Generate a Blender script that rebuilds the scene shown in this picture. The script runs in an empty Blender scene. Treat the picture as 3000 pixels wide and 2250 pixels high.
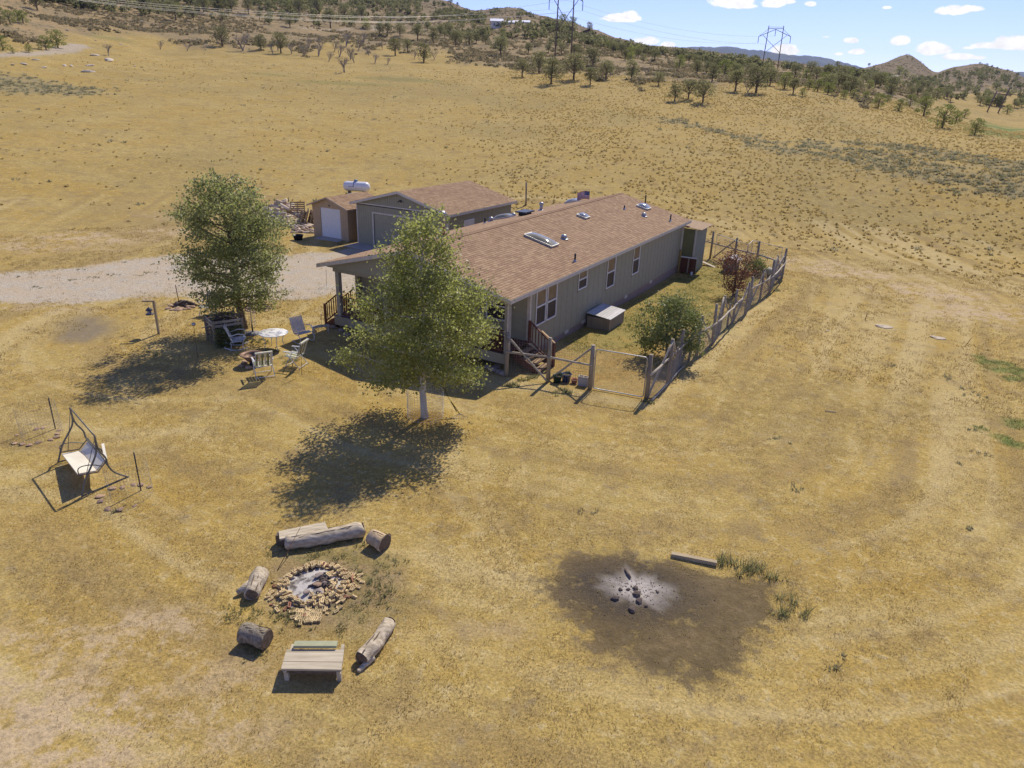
import bpy, math, random
import numpy as np
from mathutils import Vector, Matrix
R_ = random.Random(7)
rng = np.random.default_rng(11)
sc = bpy.context.scene
COL = sc.collection
# ------------------------------------------------------------------ camera
CAM_H = 10.5
FPX = 2060.0            # focal length in pixels of a 3000 px wide picture
PITCH, ROLL = math.radians(22.5), math.radians(2.07)
CX, CY = 1500.0, 1125.0
_F = np.array([0, math.cos(PITCH), -math.sin(PITCH)])
_R0 = np.array([1.0, 0, 0]); _D0 = np.cross(_F, _R0)
_R = math.cos(ROLL)*_R0 - math.sin(ROLL)*_D0
_D = math.sin(ROLL)*_R0 + math.cos(ROLL)*_D0
cam = bpy.data.cameras.new('camera'); cam.sensor_width = 36.0; cam.lens = 36.0*FPX/3000.0
cam.clip_start = 0.1; cam.clip_end = 40000
camo = bpy.data.objects.new('camera', cam); COL.objects.link(camo)
m = Matrix(((_R[0], -_D[0], -_F[0], 0), (_R[1], -_D[1], -_F[1], 0), (_R[2], -_D[2], -_F[2], CAM_H), (0, 0, 0, 1)))
camo.matrix_world = m
sc.camera = camo
# ------------------------------------------------------------------ sun, sky, exposure
SUN_AZ, SUN_EL = math.radians(23.5), math.radians(47.5)     # azimuth clockwise from +Y
EXPOSURE = 0.50
HAZE = 6.5e-5
sv = sc.view_settings; sv.view_transform = 'Standard'; sv.look = 'None'; sv.gamma = 1; sv.use_curve_mapping = False
sv.exposure = EXPOSURE
sun = bpy.data.lights.new('sun', 'SUN'); sun.energy = 3.5; sun.angle = math.radians(0.5); sun.color = (1.0, 0.92, 0.77)
suno = bpy.data.objects.new('sun', sun); COL.objects.link(suno)
sd = Vector((math.sin(SUN_AZ)*math.cos(SUN_EL), math.cos(SUN_AZ)*math.cos(SUN_EL), math.sin(SUN_EL)))
suno.rotation_euler = sd.to_track_quat('Z', 'Y').to_euler(); suno.location = (0, 0, 60)

def ray(x, y):
    v = _F*FPX + _R*(x-CX) + _D*(y-CY)
    return v/np.linalg.norm(v)

world = bpy.data.worlds.new('World'); sc.world = world; world.use_nodes = True
wt = world.node_tree; wn = wt.nodes; wl = wt.links
for n in list(wn): wn.remove(n)
SKY_S = 0.15
out = wn.new('ShaderNodeOutputWorld'); bg = wn.new('ShaderNodeBackground'); bg.inputs[1].default_value = SKY_S
sky = wn.new('ShaderNodeTexSky'); sky.sky_type = 'NISHITA'; sky.sun_disc = False
sky.sun_elevation = SUN_EL; sky.sun_rotation = SUN_AZ; sky.altitude = 1800; sky.air_density = 1.0; sky.dust_density = 0.1; sky.ozone_density = 1.4
tc = wn.new('ShaderNodeTexCoord'); sep = wn.new('ShaderNodeSeparateXYZ'); wl.new(tc.outputs['Generated'], sep.inputs[0])
def M(tree, op, a, b=None, c=None, clamp=False):
    n = tree.nodes.new('ShaderNodeMath'); n.operation = op; n.use_clamp = clamp
    for i, v in enumerate((a, b, c)):
        if v is None: continue
        if isinstance(v, (int, float)): n.inputs[i].default_value = v
        else: tree.links.new(v, n.inputs[i])
    return n.outputs[0]
W = lambda *a, **k: M(wt, *a, **k)
az_s = W('ARCTAN2', sep.outputs[0], sep.outputs[1])
el_s = W('ARCTAN2', sep.outputs[2], W('SQRT', W('ADD', W('MULTIPLY', sep.outputs[0], sep.outputs[0]), W('MULTIPLY', sep.outputs[1], sep.outputs[1]))))
nz = wn.new('ShaderNodeTexNoise'); nz.inputs['Scale'].default_value = 48; nz.inputs['Detail'].default_value = 7; nz.inputs['Roughness'].default_value = 0.62
wl.new(tc.outputs['Generated'], nz.inputs['Vector'])
nz2 = wn.new('ShaderNodeTexNoise'); nz2.inputs['Scale'].default_value = 120; nz2.inputs['Detail'].default_value = 5
wl.new(tc.outputs['Generated'], nz2.inputs['Vector'])
nf = W('MULTIPLY', W('SUBTRACT', nz.outputs['Fac'], 0.5), 3.0)
# cumulus: pixel centre, half width, half height, weight
CLOUDS = [(1820, 55, 58, 13, 1), (1845, 44, 22, 10, 1), (2145, 8, 62, 20, 1.1), (2190, 18, 36, 10, .8), (2262, 12, 34, 14, 1), (2300, 6, 30, 8, .8), (2372, 12, 18, 7, .6),
          (1890, 122, 36, 13, 1), (1958, 133, 22, 9, .9), (2300, 150, 34, 16, 1.1), (2458, 158, 14, 4, .8), (2512, 153, 24, 8, 1), (2492, 120, 19, 8, .9),
          (2636, 122, 24, 12, 1), (2730, 146, 42, 16, 1.1), (2790, 34, 40, 13, 1), (2835, 28, 34, 9, .9), (2600, 22, 14, 5, .5), (2806, 168, 36, 8, 1), (2865, 169, 18, 4, .7),
          (2930, 135, 62, 10, 1), (2985, 130, 60, 18, 1.1), (2835, 140, 18, 4, .6), (3150, 120, 90, 22, 1), (3300, 60, 80, 24, 1), (2420, 108, 14, 3, .4), (1010, 0, 10, 3, .1), (1910, -110, 90, 26, 1),
          (2500, -140, 110, 30, 1), (3000, -180, 120, 32, 1), (1500, -210, 100, 26, 1), (2990, 216, 16, 5, .7)]
mask = None; low = None
for (x, y, hw, hh, w) in CLOUDS:
    d = ray(x, y); az0 = math.atan2(d[0], d[1]); el0 = math.asin(d[2])
    ax = W('MULTIPLY', W('SUBTRACT', az_s, az0), FPX/hw*1.12); ey = W('MULTIPLY', W('SUBTRACT', el_s, el0), FPX/hh*1.02)
    ey = W('MAXIMUM', ey, W('MULTIPLY', ey, -1.7)) if hh > 7 else ey     # flatter base
    r2 = W('ADD', W('MULTIPLY', ax, ax), W('MULTIPLY', ey, ey))
    v = W('SUBTRACT', 1.35*w, r2)
    v = W('MAXIMUM', v, -3.0)
    mask = v if mask is None else W('MAXIMUM', mask, v)
cl = W('ADD', mask, nf)
cmask = W('MULTIPLY', cl, 1.5, clamp=True)
cm2 = W('MULTIPLY', W('MULTIPLY', cmask, cmask), W('SUBTRACT', 3.0, W('MULTIPLY', cmask, 2.0)))
mixc = wn.new('ShaderNodeMix'); mixc.data_type = 'RGBA'
shade = wn.new('ShaderNodeMapRange'); shade.inputs[1].default_value = 0.35; shade.inputs[2].default_value = 0.65; shade.inputs[3].default_value = 0.88; shade.inputs[4].default_value = 1.06
wl.new(nz2.outputs['Fac'], shade.inputs[0])
ccol = wn.new('ShaderNodeVectorMath'); ccol.operation = 'SCALE'; ccol.inputs[0].default_value = (0.86/SKY_S, 0.85/SKY_S, 0.86/SKY_S); wl.new(shade.outputs[0], ccol.inputs[3])
tintn = wn.new('ShaderNodeVectorMath'); tintn.operation = 'MULTIPLY'; tintn.inputs[1].default_value = (.56, .535, .82); wl.new(sky.outputs[0], tintn.inputs[0]); wl.new(tintn.outputs[0], mixc.inputs[6]); wl.new(ccol.outputs[0], mixc.inputs[7]); wl.new(cm2, mixc.inputs[0])
wl.new(mixc.outputs[2], bg.inputs[0]); wl.new(bg.outputs[0], out.inputs[0])

# ------------------------------------------------------------------ helpers
def noise2(x, y, seed=0):
    """smooth value noise, vectorised, range 0..1"""
    x = np.asarray(x, float); y = np.asarray(y, float)
    xi = np.floor(x); yi = np.floor(y); fx = x-xi; fy = y-yi
    fx = fx*fx*(3-2*fx); fy = fy*fy*(3-2*fy)
    def h(a, b):
        v = np.sin(a*127.1+b*311.7+seed*74.7)*43758.5453
        return v-np.floor(v)
    return (h(xi, yi)*(1-fx)+h(xi+1, yi)*fx)*(1-fy)+(h(xi, yi+1)*(1-fx)+h(xi+1, yi+1)*fx)*fy
def fbm(x, y, seed=0, oct=4):
    s = 0; a = .5; t = 0
    for i in range(oct):
        s = s+a*noise2(x*2**i+i*17.3, y*2**i-i*9.1, seed+i); t += a; a *= .5
    return s/t
def sstep(a, b, x):
    t = np.clip((x-a)/(b-a), 0, 1); return t*t*(3-2*t)

# terrain: elevations measured along lines of sight
T_D = [100, 130, 165, 220, 300, 420, 600, 1000]
T_ROWS = {-500: (370, 250, 130, 40, -60, -150, -250, -300), 0: (395, 285, 163, 60, -20, -100, -180, -200), 250: (400, 290, 190, 110, 40, -50, -140, -160),
 500: (405, 295, 205, 150, 75, 0, -80, -100), 800: (410, 300, 215, 155, 95, 35, -40, -60), 1000: (415, 305, 220, 165, 110, 60, -15, -20),
 1203: (418, 308, 225, 175, 120, 75, 4, 0), 1300: (420, 312, 228, 180, 125, 85, 16, 30), 1385: (421, 314, 229, 182, 130, 88, 43, 50), 1500: (423, 318, 231, 185, 135, 80, 26, 60),
 1570: (424, 319, 232, 190, 140, 84, 52, 70), 1650: (425, 320, 233, 195, 150, 92, 80, 80), 1720: (426, 320, 233, 195, 150, 104, 106, 100), 1800: (427, 322, 236, 205, 160, 132, 127, 128),
 1900: (428, 325, 240, 210, 175, 150, 145, 150), 2000: (430, 328, 245, 215, 185, 165, 148, 160), 2200: (440, 338, 258, 225, 205, 190, 180, 185), 2400: (450, 350, 275, 240, 225, 208, 202, 208),
 2500: (455, 358, 290, 255, 240, 225, 212, 212), 2560: (458, 362, 300, 265, 248, 235, 220, 196), 2640: (462, 368, 315, 280, 262, 250, 235, 166), 2735: (466, 376, 340, 312, 285, 265, 255, 218),
 2790: (470, 380, 355, 330, 300, 275, 258, 198), 2850: (472, 385, 368, 345, 310, 285, 262, 188), 2950: (476, 390, 385, 365, 325, 300, 275, 212), 3000: (478, 395, 392, 372, 335, 305, 280, 236), 3300: (485, 405, 400, 385, 345, 315, 290, 255)}
_az = []; _zt = []
for px in sorted(T_ROWS):
    rows = T_ROWS[px]; d0 = ray(px, 250); _az.append(math.atan2(d0[0], d0[1])); zr = []
    for D, row in zip(T_D, rows):
        # find the pixel on this azimuth at that row
        x = px
        for _ in range(6):
            r = ray(x, row); x -= (math.atan2(r[0], r[1])-_az[-1])*FPX
        r = ray(x, row); zr.append(CAM_H+D*r[2]/math.hypot(r[0], r[1]))
    _zt.append(zr)
_az = np.array(_az); _zt = np.array(_zt)
z70 = np.interp(_az, [-.7, 0, .45, .8], [.5, .4, -.3, -.8])
z50 = np.zeros(len(_az))
_zt = np.column_stack([z50, z70, _zt, _zt[:, -1]*.75, _zt[:, -1]*.3, _zt[:, -1]*0, _zt[:, -1]*0-10])
_ld = np.log(np.array([48, 72]+T_D+[1300, 1900, 4000, 30000]))
def local_z(x, y):
    p = x*.485+y*.875
    fac = np.clip((x+10)/14, 0, 1)
    return -0.017*np.clip(p-18, 0, 30)*fac
def hermite_rows(zt, t):
    return zt
def zf(x, y, detail=True):
    x = np.asarray(x, float); y = np.asarray(y, float)
    d = np.hypot(x, y)+1e-6; az = np.arctan2(x, y)
    fi = np.interp(az, _az, np.arange(len(_az))); i0 = np.clip(np.floor(fi).astype(int), 0, len(_az)-2); ft = fi-i0
    ft = ft*ft*(3-2*ft)*.6+ft*.4
    ld = np.log(np.clip(d, 48, 29999)); gi = np.interp(ld, _ld, np.arange(len(_ld))); j0 = np.clip(np.floor(gi).astype(int), 0, len(_ld)-2); gt = gi-j0
    def cub(i):
        jm = np.clip(j0-1, 0, len(_ld)-1); jp = np.clip(j0+2, 0, len(_ld)-1)
        a, b, c, e = _zt[i, jm], _zt[i, j0], _zt[i, j0+1], _zt[i, jp]
        m0 = (c-a)*.5; m1 = (e-b)*.5
        m0 = np.where(j0 == 0, 0, m0)
        t = gt; t2 = t*t; t3 = t2*t
        return (2*t3-3*t2+1)*b+(t3-2*t2+t)*m0+(-2*t3+3*t2)*c+(t3-t2)*m1
    z = cub(i0)*(1-ft)+cub(i0+1)*ft
    back = sstep(1.0, 1.7, np.abs(az))
    z = z*(1-back)
    near = 1-sstep(40, 66, d)
    z = z+local_z(x, y)*near
    if detail:
        a1 = sstep(75, 300, d)
        z = z+(fbm(x/26, y/26, 3)-.5)*5.0*a1*sstep(90, 420, d)
        z = z+(fbm(x/7, y/7, 9, 3)-.5)*1.1*sstep(110, 240, d)
        z = z+(fbm(x/9, y/9, 5, 3)-.5)*.14*sstep(6, 14, d)
        z = z+(fbm(x/1.1, y/1.1, 6, 3)-.5)*.05
    return z
def gz(x, y): return float(zf(x, y))
_ts = np.geomspace(6, 6000, 6000)
def at(px, py, lift=0.0):
    """ground point seen at a pixel of the 3000x2250 picture"""
    r = ray(px, py); X = r[0]*_ts; Y = r[1]*_ts; Z = CAM_H+r[2]*_ts
    below = Z-lift < zf(X, Y)
    k = int(np.argmax(below))
    if not below[k]: k = len(_ts)-1
    if k > 0:
        a, b = _ts[k-1], _ts[k]
        for _ in range(10):
            mth = (a+b)/2
            if CAM_H+r[2]*mth-lift < gz(r[0]*mth, r[1]*mth): b = mth
            else: a = mth
        t = b
    else: t = _ts[0]
    x, y = r[0]*t, r[1]*t
    return Vector((x, y, gz(x, y)))

class MB:
    def __init__(s): s.v = []; s.f = []; s.sm = []
    def add(s, vs, fs, smooth=False):
        o = len(s.v); s.v += [tuple(v) for v in vs]; s.f += [tuple(i+o for i in f) for f in fs]; s.sm += [smooth]*len(fs); return s
    def box(s, c, size, rz=0, rot=None):
        hx, hy, hz = size[0]/2, size[1]/2, size[2]/2
        Rm = rot if rot is not None else Matrix.Rotation(rz, 3, 'Z'); c = Vector(c)
        vs = [c+Rm@Vector((x, y, z)) for x in (-hx, hx) for y in (-hy, hy) for z in (-hz, hz)]
        return s.add(vs, [(0, 1, 3, 2), (4, 6, 7, 5), (0, 4, 5, 1), (2, 3, 7, 6), (0, 2, 6, 4), (1, 5, 7, 3)])
    def bx(s, x0, x1, y0, y1, z0, z1):
        return s.box(((x0+x1)/2, (y0+y1)/2, (z0+z1)/2), (abs(x1-x0), abs(y1-y0), abs(z1-z0)))
    def bar(s, a, b, w, h=None, up=(0, 0, 1)):
        a = Vector(a); b = Vector(b); h = w if h is None else h; d = (b-a); L = d.length; d.normalize()
        u = Vector(up); 
        if abs(d.dot(u)) > .98: u = Vector((1, 0, 0))
        x = d.cross(u).normalized(); z = x.cross(d).normalized()
        Rm = Matrix((x, d, z)).transposed()
        return s.box((a+b)/2, (w, L, h), rot=Rm)
    def tube(s, pts, r, n=6, cap=True, closed=False):
        pts = [Vector(p) for p in pts]; rr = r if isinstance(r, (list, tuple)) else [r]*len(pts)
        vs = []; N = len(pts); prev = None
        for i, p in enumerate(pts):
            if closed: t = pts[(i+1) % N]-pts[i-1]
            else: t = pts[min(i+1, N-1)]-pts[max(i-1, 0)]
            if t.length < 1e-9: t = Vector((0, 0, 1))
            t.normalize()
            if prev is None:
                u = Vector((0, 0, 1)) if abs(t.z) < .9 else Vector((1, 0, 0))
                a = t.cross(u).normalized()
            else:
                a = prev-t*prev.dot(t)
                a = a.normalized() if a.length > 1e-6 else t.cross(Vector((0, 0, 1))).normalized()
            prev = a; b = t.cross(a)
            for k in range(n):
                an = 2*math.pi*k/n; vs.append(p+(a*math.cos(an)+b*math.sin(an))*rr[i])
        fs = []
        for i in range(N if closed else N-1):
            j = (i+1) % N
            for k in range(n):
                fs.append((i*n+k, i*n+(k+1) % n, j*n+(k+1) % n, j*n+k))
        s.add(vs, fs, n > 4)
        if cap and not closed:
            o = len(s.v)-len(vs)
            s.f += [tuple(o+k for k in range(n))[::-1], tuple(o+(N-1)*n+k for k in range(n))]; s.sm += [False, False]
        return s
    def lathe(s, prof, c=(0, 0, 0), n=16, smooth=True):
        vs = []; c = Vector(c)
        for r, z in prof:
            for k in range(n):
                a = 2*math.pi*k/n; vs.append(c+Vector((r*math.cos(a), r*math.sin(a), z)))
        fs = []
        for i in range(len(prof)-1):
            for k in range(n): fs.append((i*n+k, i*n+(k+1) % n, (i+1)*n+(k+1) % n, (i+1)*n+k))
        return s.add(vs, fs, smooth)
    def prism(s, poly, axis, a0, a1):
        """extrude a polygon (2D) along axis 'x','y','z' """
        n = len(poly)
        def P(p, a):
            return {'x': (a, p[0], p[1]), 'y': (p[0], a, p[1]), 'z': (p[0], p[1], a)}[axis]
        vs = [P(p, a0) for p in poly]+[P(p, a1) for p in poly]
        fs = [tuple(range(n))[::-1], tuple(range(n, 2*n))]+[(i, (i+1) % n, n+(i+1) % n, n+i) for i in range(n)]
        return s.add(vs, fs)
    def mesh(s, name, mat=None):
        me = bpy.data.meshes.new(name); me.from_pydata(s.v, [], s.f); 
        me.polygons.foreach_set('use_smooth', s.sm)
        if mat is not None: me.materials.append(mat)
        me.update(); return me
    def obj(s, name, mat=None, parent=None, label=None, loc=None, rz=0):
        return link(name, s.mesh(name, mat), parent, label, loc, rz)
class PB:
    """every box becomes a part of its own"""
    def __init__(s, name, mat, parent): s.a = (name, mat, parent)
    def bx(s, *c): MB().bx(*c).obj(*s.a); return s
    def prism(s, *c): MB().prism(*c).obj(*s.a); return s
    def obj(s, *a): pass
def nth(i, n):
    if i == 0: return 'leftmost'
    if i == n-1: return 'rightmost'
    w = ('', 'second', 'third', 'fourth', 'fifth', 'sixth', 'seventh', 'eighth', 'ninth', 'tenth', 'eleventh', 'twelfth')
    if i < 12: return w[i]
    k = i+1; return '%d%s' % (k, 'st' if k % 10 == 1 else 'nd' if k % 10 == 2 else 'rd' if k % 10 == 3 else 'th')
def rank(L, it): return sorted(set((a[0], a[1]) for a in L)).index((it[0], it[1])), len(set((a[0], a[1]) for a in L))
def link(name, me, parent=None, label=None, loc=None, rz=0, rot=None):
    o = bpy.data.objects.new(name, me); COL.objects.link(o)
    if parent is not None: o.parent = parent
    if loc is not None: o.location = loc
    o.rotation_euler = rot if rot is not None else (0, 0, rz)
    if label: o['label'] = label
    return o
def tag(o, label, cat, group=None):
    o['label'] = label; o['category'] = cat
    if group: o['group'] = group
    return o
def struct(o): o['kind'] = 'structure'; return o
def stuff(o): o['kind'] = 'stuff'; return o
def thing(name, label, cat, loc=(0, 0, 0), rz=0, group=None):
    o = bpy.data.objects.new(name, None); COL.objects.link(o); o.location = loc; o.rotation_euler = (0, 0, rz); o.empty_display_size = .2
    return tag(o, label, cat, group)
def kids(o): return [c for c in bpy.data.objects if c.parent == o]
def copy_tree(o, parent=None, label=None, children=None):
    c = o.copy(); COL.objects.link(c); c.parent = parent
    if label: c['label'] = label
    for ch in (children if children is not None else kids(o)):
        copy_tree(ch, c, None)
    return c

# ------------------------------------------------------------------ materials
def newmat(name):
    mt = bpy.data.materials.new(name); mt.use_nodes = True; nt = mt.node_tree
    b = nt.nodes.get('Principled BSDF'); return mt, nt, b
def setspec(b, v):
    b.inputs['Specular IOR Level'].default_value = v
def N(nt, t, **k):
    n = nt.nodes.new(t)
    for a, v in k.items(): setattr(n, a, v)
    return n
def noise(nt, scale, detail=4, rough=.55, vec=None, stretch=None):
    n = N(nt, 'ShaderNodeTexNoise'); n.inputs['Scale'].default_value = scale; n.inputs['Detail'].default_value = detail; n.inputs['Roughness'].default_value = rough
    if vec is None:
        tcx = N(nt, 'ShaderNodeTexCoord'); vec = tcx.outputs['Object']
    if stretch:
        mp = N(nt, 'ShaderNodeMapping'); mp.inputs['Scale'].default_value = stretch; nt.links.new(vec, mp.inputs[0]); vec = mp.outputs[0]
    nt.links.new(vec, n.inputs['Vector']); return n.outputs['Fac']
def ramp(nt, fac, a, b, c0=0.0, c1=1.0):
    n = N(nt, 'ShaderNodeMapRange'); n.clamp = True
    n.inputs[1].default_value = a; n.inputs[2].default_value = b; n.inputs[3].default_value = c0; n.inputs[4].default_value = c1
    nt.links.new(fac, n.inputs[0]); return n.outputs[0]
def mix(nt, fac, a, b):
    n = N(nt, 'ShaderNodeMix'); n.data_type = 'RGBA'
    for i, v in ((0, fac), (6, a), (7, b)):
        if isinstance(v, (int, float)): n.inputs[i].default_value = v
        elif isinstance(v, (tuple, list)): n.inputs[i].default_value = (*v[:3], 1)
        else: nt.links.new(v, n.inputs[i])
    return n.outputs[2]
def mat(name, col, rough=.8, col2=None, scale=6, metal=0, bump=0, spec=.3, stretch=None, lo=.35, hi=.65, rand=0.0, vec='Object', detail=4):
    """procedural paint/wood/stone: two colours mixed by noise plus per-object variation"""
    mt, nt, b = newmat(name); b.inputs['Roughness'].default_value = rough; b.inputs['Metallic'].default_value = metal; setspec(b, spec)
    tcx = N(nt, 'ShaderNodeTexCoord'); v = tcx.outputs[vec]
    if col2 is None: col2 = tuple(c*.86 for c in col)
    f = ramp(nt, noise(nt, scale, detail, .6, v, stretch), lo, hi)
    c = mix(nt, f, col, col2)
    if rand:
        oi = N(nt, 'ShaderNodeObjectInfo'); h = N(nt, 'ShaderNodeHueSaturation')
        nt.links.new(c, h.inputs['Color']); nt.links.new(ramp(nt, oi.outputs['Random'], 0, 1, 1-rand, 1+rand), h.inputs['Value'])
        c = h.outputs[0]
    nt.links.new(c, b.inputs['Base Color'])
    if bump:
        bp = N(nt, 'ShaderNodeBump'); bp.inputs['Strength'].default_value = 1; bp.inputs['Distance'].default_value = bump
        nt.links.new(noise(nt, scale*2.3, 5, .65, v, stretch), bp.inputs['Height']); nt.links.new(bp.outputs[0], b.inputs['Normal'])
    return mt
# ------------------------------------------------------------------ ground
azf = np.radians(np.arange(-45, 45.01, .27)); azc = np.radians(np.arange(51, 310, 6.0))
AZ = np.concatenate([azf, azc])
RR = [1.2, 3.0, 5.0]; r = 6.8
while r < 1350: RR.append(r); r *= 1.0085
while r < 26000: RR.append(r); r *= 1.13
RR = np.array(RR)
A2, R2 = np.meshgrid(AZ, RR); GX = (R2*np.sin(A2)).ravel(); GY = (R2*np.cos(A2)).ravel(); GZ = zf(GX, GY)
def PW(*pp): return np.array([tuple(at(*p))[:2] for p in pp])
def sdf(poly, X, Y):
    """signed distance, negative inside"""
    d = np.full(X.shape, 1e9); ins = np.zeros(X.shape, bool); n = len(poly)
    for i in range(n):
        ax, ay = poly[i]; bx_, by_ = poly[(i+1) % n]; ex, ey = bx_-ax, by_-ay
        t = np.clip(((X-ax)*ex+(Y-ay)*ey)/(ex*ex+ey*ey+1e-9), 0, 1)
        d = np.minimum(d, np.hypot(X-ax-t*ex, Y-ay-t*ey))
        c = ((ay > Y) != (by_ > Y)) & (X < (bx_-ax)*(Y-ay)/(by_-ay+1e-12)+ax); ins ^= c
    return np.where(ins, -d, d)
def dline(pts, X, Y):
    d = np.full(X.shape, 1e9)
    for (ax, ay), (bx_, by_) in zip(pts[:-1], pts[1:]):
        ex, ey = bx_-ax, by_-ay; t = np.clip(((X-ax)*ex+(Y-ay)*ey)/(ex*ex+ey*ey+1e-9), 0, 1)
        d = np.minimum(d, np.hypot(X-ax-t*ex, Y-ay-t*ey))
    return d
P_GRAVEL = PW((-500, 860), (0, 797), (300, 770), (480, 752), (700, 735), (860, 742), (960, 738), (1050, 722), (1200, 730), (1290, 790), (1150, 850), (985, 862), (900, 882), (700, 876), (480, 870), (240, 884), (0, 893), (-500, 980))
P_BURN = PW((1600, 1700), (1700, 1645), (1830, 1630), (1960, 1650), (2100, 1690), (2280, 1700), (2270, 1790), (2190, 1850), (2150, 1950), (2050, 1985), (1900, 1975), (1750, 1925), (1680, 1840))
P_DARK2 = PW((2100, 1830), (2180, 1800), (2160, 1900), (2080, 1960))
P_LAWN = PW((1640, 1000), (1800, 900), (1990, 805), (2050, 770), (2140, 780), (2230, 800), (2220, 860), (2130, 930), (2010, 1000), (1900, 1050), (1740, 1010), (1700, 1060))
P_PIT = PW((800, 1600), (1000, 1580), (1180, 1640), (1200, 1760), (1100, 1830), (900, 1860), (790, 1790), (760, 1680))
P_ASHL = PW((170, 950), (230, 925), (330, 930), (320, 975), (250, 1000), (190, 985))
P_ROAD = PW((-300, 172), (0, 156), (120, 150), (180, 134), (205, 127), (250, 131), (268, 141), (230, 153), (150, 160), (90, 166), (0, 168), (-300, 186))
P_SAGEL = PW((-60, 215), (60, 225), (300, 262), (270, 276), (80, 276), (-60, 262))
P_GREENR = PW((2480+330, 372), (2900, 362), (3060, 380), (3080, 412), (2930, 402), (2860, 392))
GA = {}
def mask(name, v): GA[name] = v.astype(np.float32)
GD = np.hypot(GX, GY)
GSD = None
nW = fbm(GX/2.2, GY/2.2, 21, 4)-.5; nWs = fbm(GX/.5, GY/.5, 22, 3)-.5
mask('gravel', 1-sstep(-1.9, 1.3, sdf(P_GRAVEL, GX, GY)+nW*2.6))
sb = sdf(P_BURN, GX, GY)
mask('burn', (1-sstep(-.9, .9, sb+nW*1.3))*(.74+.45*sstep(.38, .60, fbm(GX/.8, GY/.8, 31, 4))) * (1-.0*sb) + .35*(1-sstep(-.1, .3, sdf(P_DARK2, GX, GY)+nWs)))
fc = at(1862, 1728); ang = np.arctan2(GY-fc.y, GX-fc.x); rad = np.hypot((GX-fc.x)/1.25, GY-fc.y)
fc2 = at(900, 1715)
mask('ash', np.clip(1.15-rad/(.34+.75*fbm(ang*1.7, ang*0, 4, 3)**1.3)+nWs*.5, 0, 1))
mask('soot', 1-sstep(.35, 1.7, rad+nW*1.2))
mask('pitash', 1-sstep(.55, .95, np.hypot(GX-at(925, 1715).x, GY-at(925, 1715).y)+nWs*.3))
mask('lawn', (1-sstep(-.9, .8, sdf(P_LAWN, GX, GY)+nW*3.0)))
yard = 1-sstep(-.2, .3, sdf(PW((1600, 1110), (1728, 1140), (1893, 1170), (2100, 930), (2290, 808), (2080, 755), (1990, 800), (1616, 1009)), GX, GY))
mask('yard', yard)
mask('pit', (1-sstep(-.5, .6, sdf(P_PIT, GX, GY)+nW*1.4)))
mask('greyspot', (1-sstep(-.6, .8, sdf(P_ASHL, GX, GY)+nW*1.5)))
gr = np.zeros_like(GX)
for pxy, rr, yy in (((2905, 1062), 1.0, .55), ((2960, 1085), 1.2, .6), ((2870, 1045), .5, .3), ((2980, 1110), .8, .4), ((2985, 1240), .9, .5), ((2930, 1280), .5, .3), ((2965, 1300), .7, .4), ((2870, 1255), .35, .25)):
    p = at(*pxy); gr = np.maximum(gr, 1-sstep(.5, 1.2, np.hypot((GX-p.x)/rr, (GY-p.y)/yy)+nWs*.9))
mask('weedy', gr)
tr = np.zeros_like(GX)
TRK = [[(2300, 850), (2210, 905), (2120, 965), (2060, 1030), (2035, 1080), (2060, 1130), (2110, 1165)], [(2340, 850), (2250, 905), (2170, 960), (2110, 1020), (2085, 1075), (2110, 1120)],
       [(2390, 830), (2372, 900), (2368, 980), (2380, 1050), (2410, 1120)], [(2440, 850), (2420, 930), (2412, 1010), (2425, 1080)],
       [(2130, 905), (2070, 960), (1990, 1060), (1930, 1150)], [(1520, 1660), (1440, 1500), (1330, 1350), (1340, 1260)], [(1470, 1700), (1390, 1530), (1290, 1400)],
       [(2600, 1240), (2760, 1200), (2830, 1120)], [(900, 2260), (1150, 2120), (1380, 2010)], [(1600, 1290), (2000, 1330), (2300, 1290)],
       [(300, 1300), (520, 1260), (640, 1190), (660, 1150)], [(330, 1330), (520, 1310), (620, 1250)], [(-40, 1100), (150, 1080), (330, 1110), (420, 1190)]]
for L in TRK:
    tr = np.maximum(tr, 1-sstep(.05, .30, dline(PW(*L), GX, GY)+nWs*.25))
mask('track', tr*(GD < 60))
br = np.zeros_like(GX)
for pxy, rx, ry, w in (((150, 2150), 3.4, 1.5, 1), ((330, 2080), 2.0, 1.0, .9), ((60, 2020), 2.0, 1.0, .8), ((470, 1830), 1.6, .8, .8), ((380, 1900), 1.8, .6, .8), ((640, 1990), 1.6, .8, .5), ((560, 2130), 2.2, 1.0, .75), ((120, 1860), 1.4, .6, .6), ((260, 700), 6, 3.0, 1), ((480, 680), 5, 2.0, .9), ((100, 720), 6, 2.5, .8), ((600, 640), 7, 2, .5), ((2500, 800), 5, 2.5, 1), ((2700, 850), 5, 3, 1), ((2890, 920), 5, 3, 1), ((2370, 770), 4, 2, .8),
                       ((1210, 1260), .1, .1, 0), ((320, 780), 3, 1, .5), ((120, 905), 4, .8, .5), ((560, 890), 3, .6, .4), ((1450, 1850), 1.2, .5, .3), ((700, 2150), 1.6, .8, .45)):
    p = at(*pxy); br = np.maximum(br, w*(1-sstep(.35, 1.15, np.hypot((GX-p.x)/rx, (GY-p.y)/ry)+nW*.9)))
mask('bare', br)
hs = sdf(PW((700, 960), (985, 760), (1050, 600), (1600, 590), (2060, 650), (2290, 812), (1893, 1172), (1483, 1104), (1060, 960)), GX, GY)
hang = np.arctan2(GY-33, GX+2)
mow = fbm(hs/.55, hang*1.3, 131, 3)*.55+fbm(hs/2.1, hang*.8, 137, 3)*.45
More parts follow.
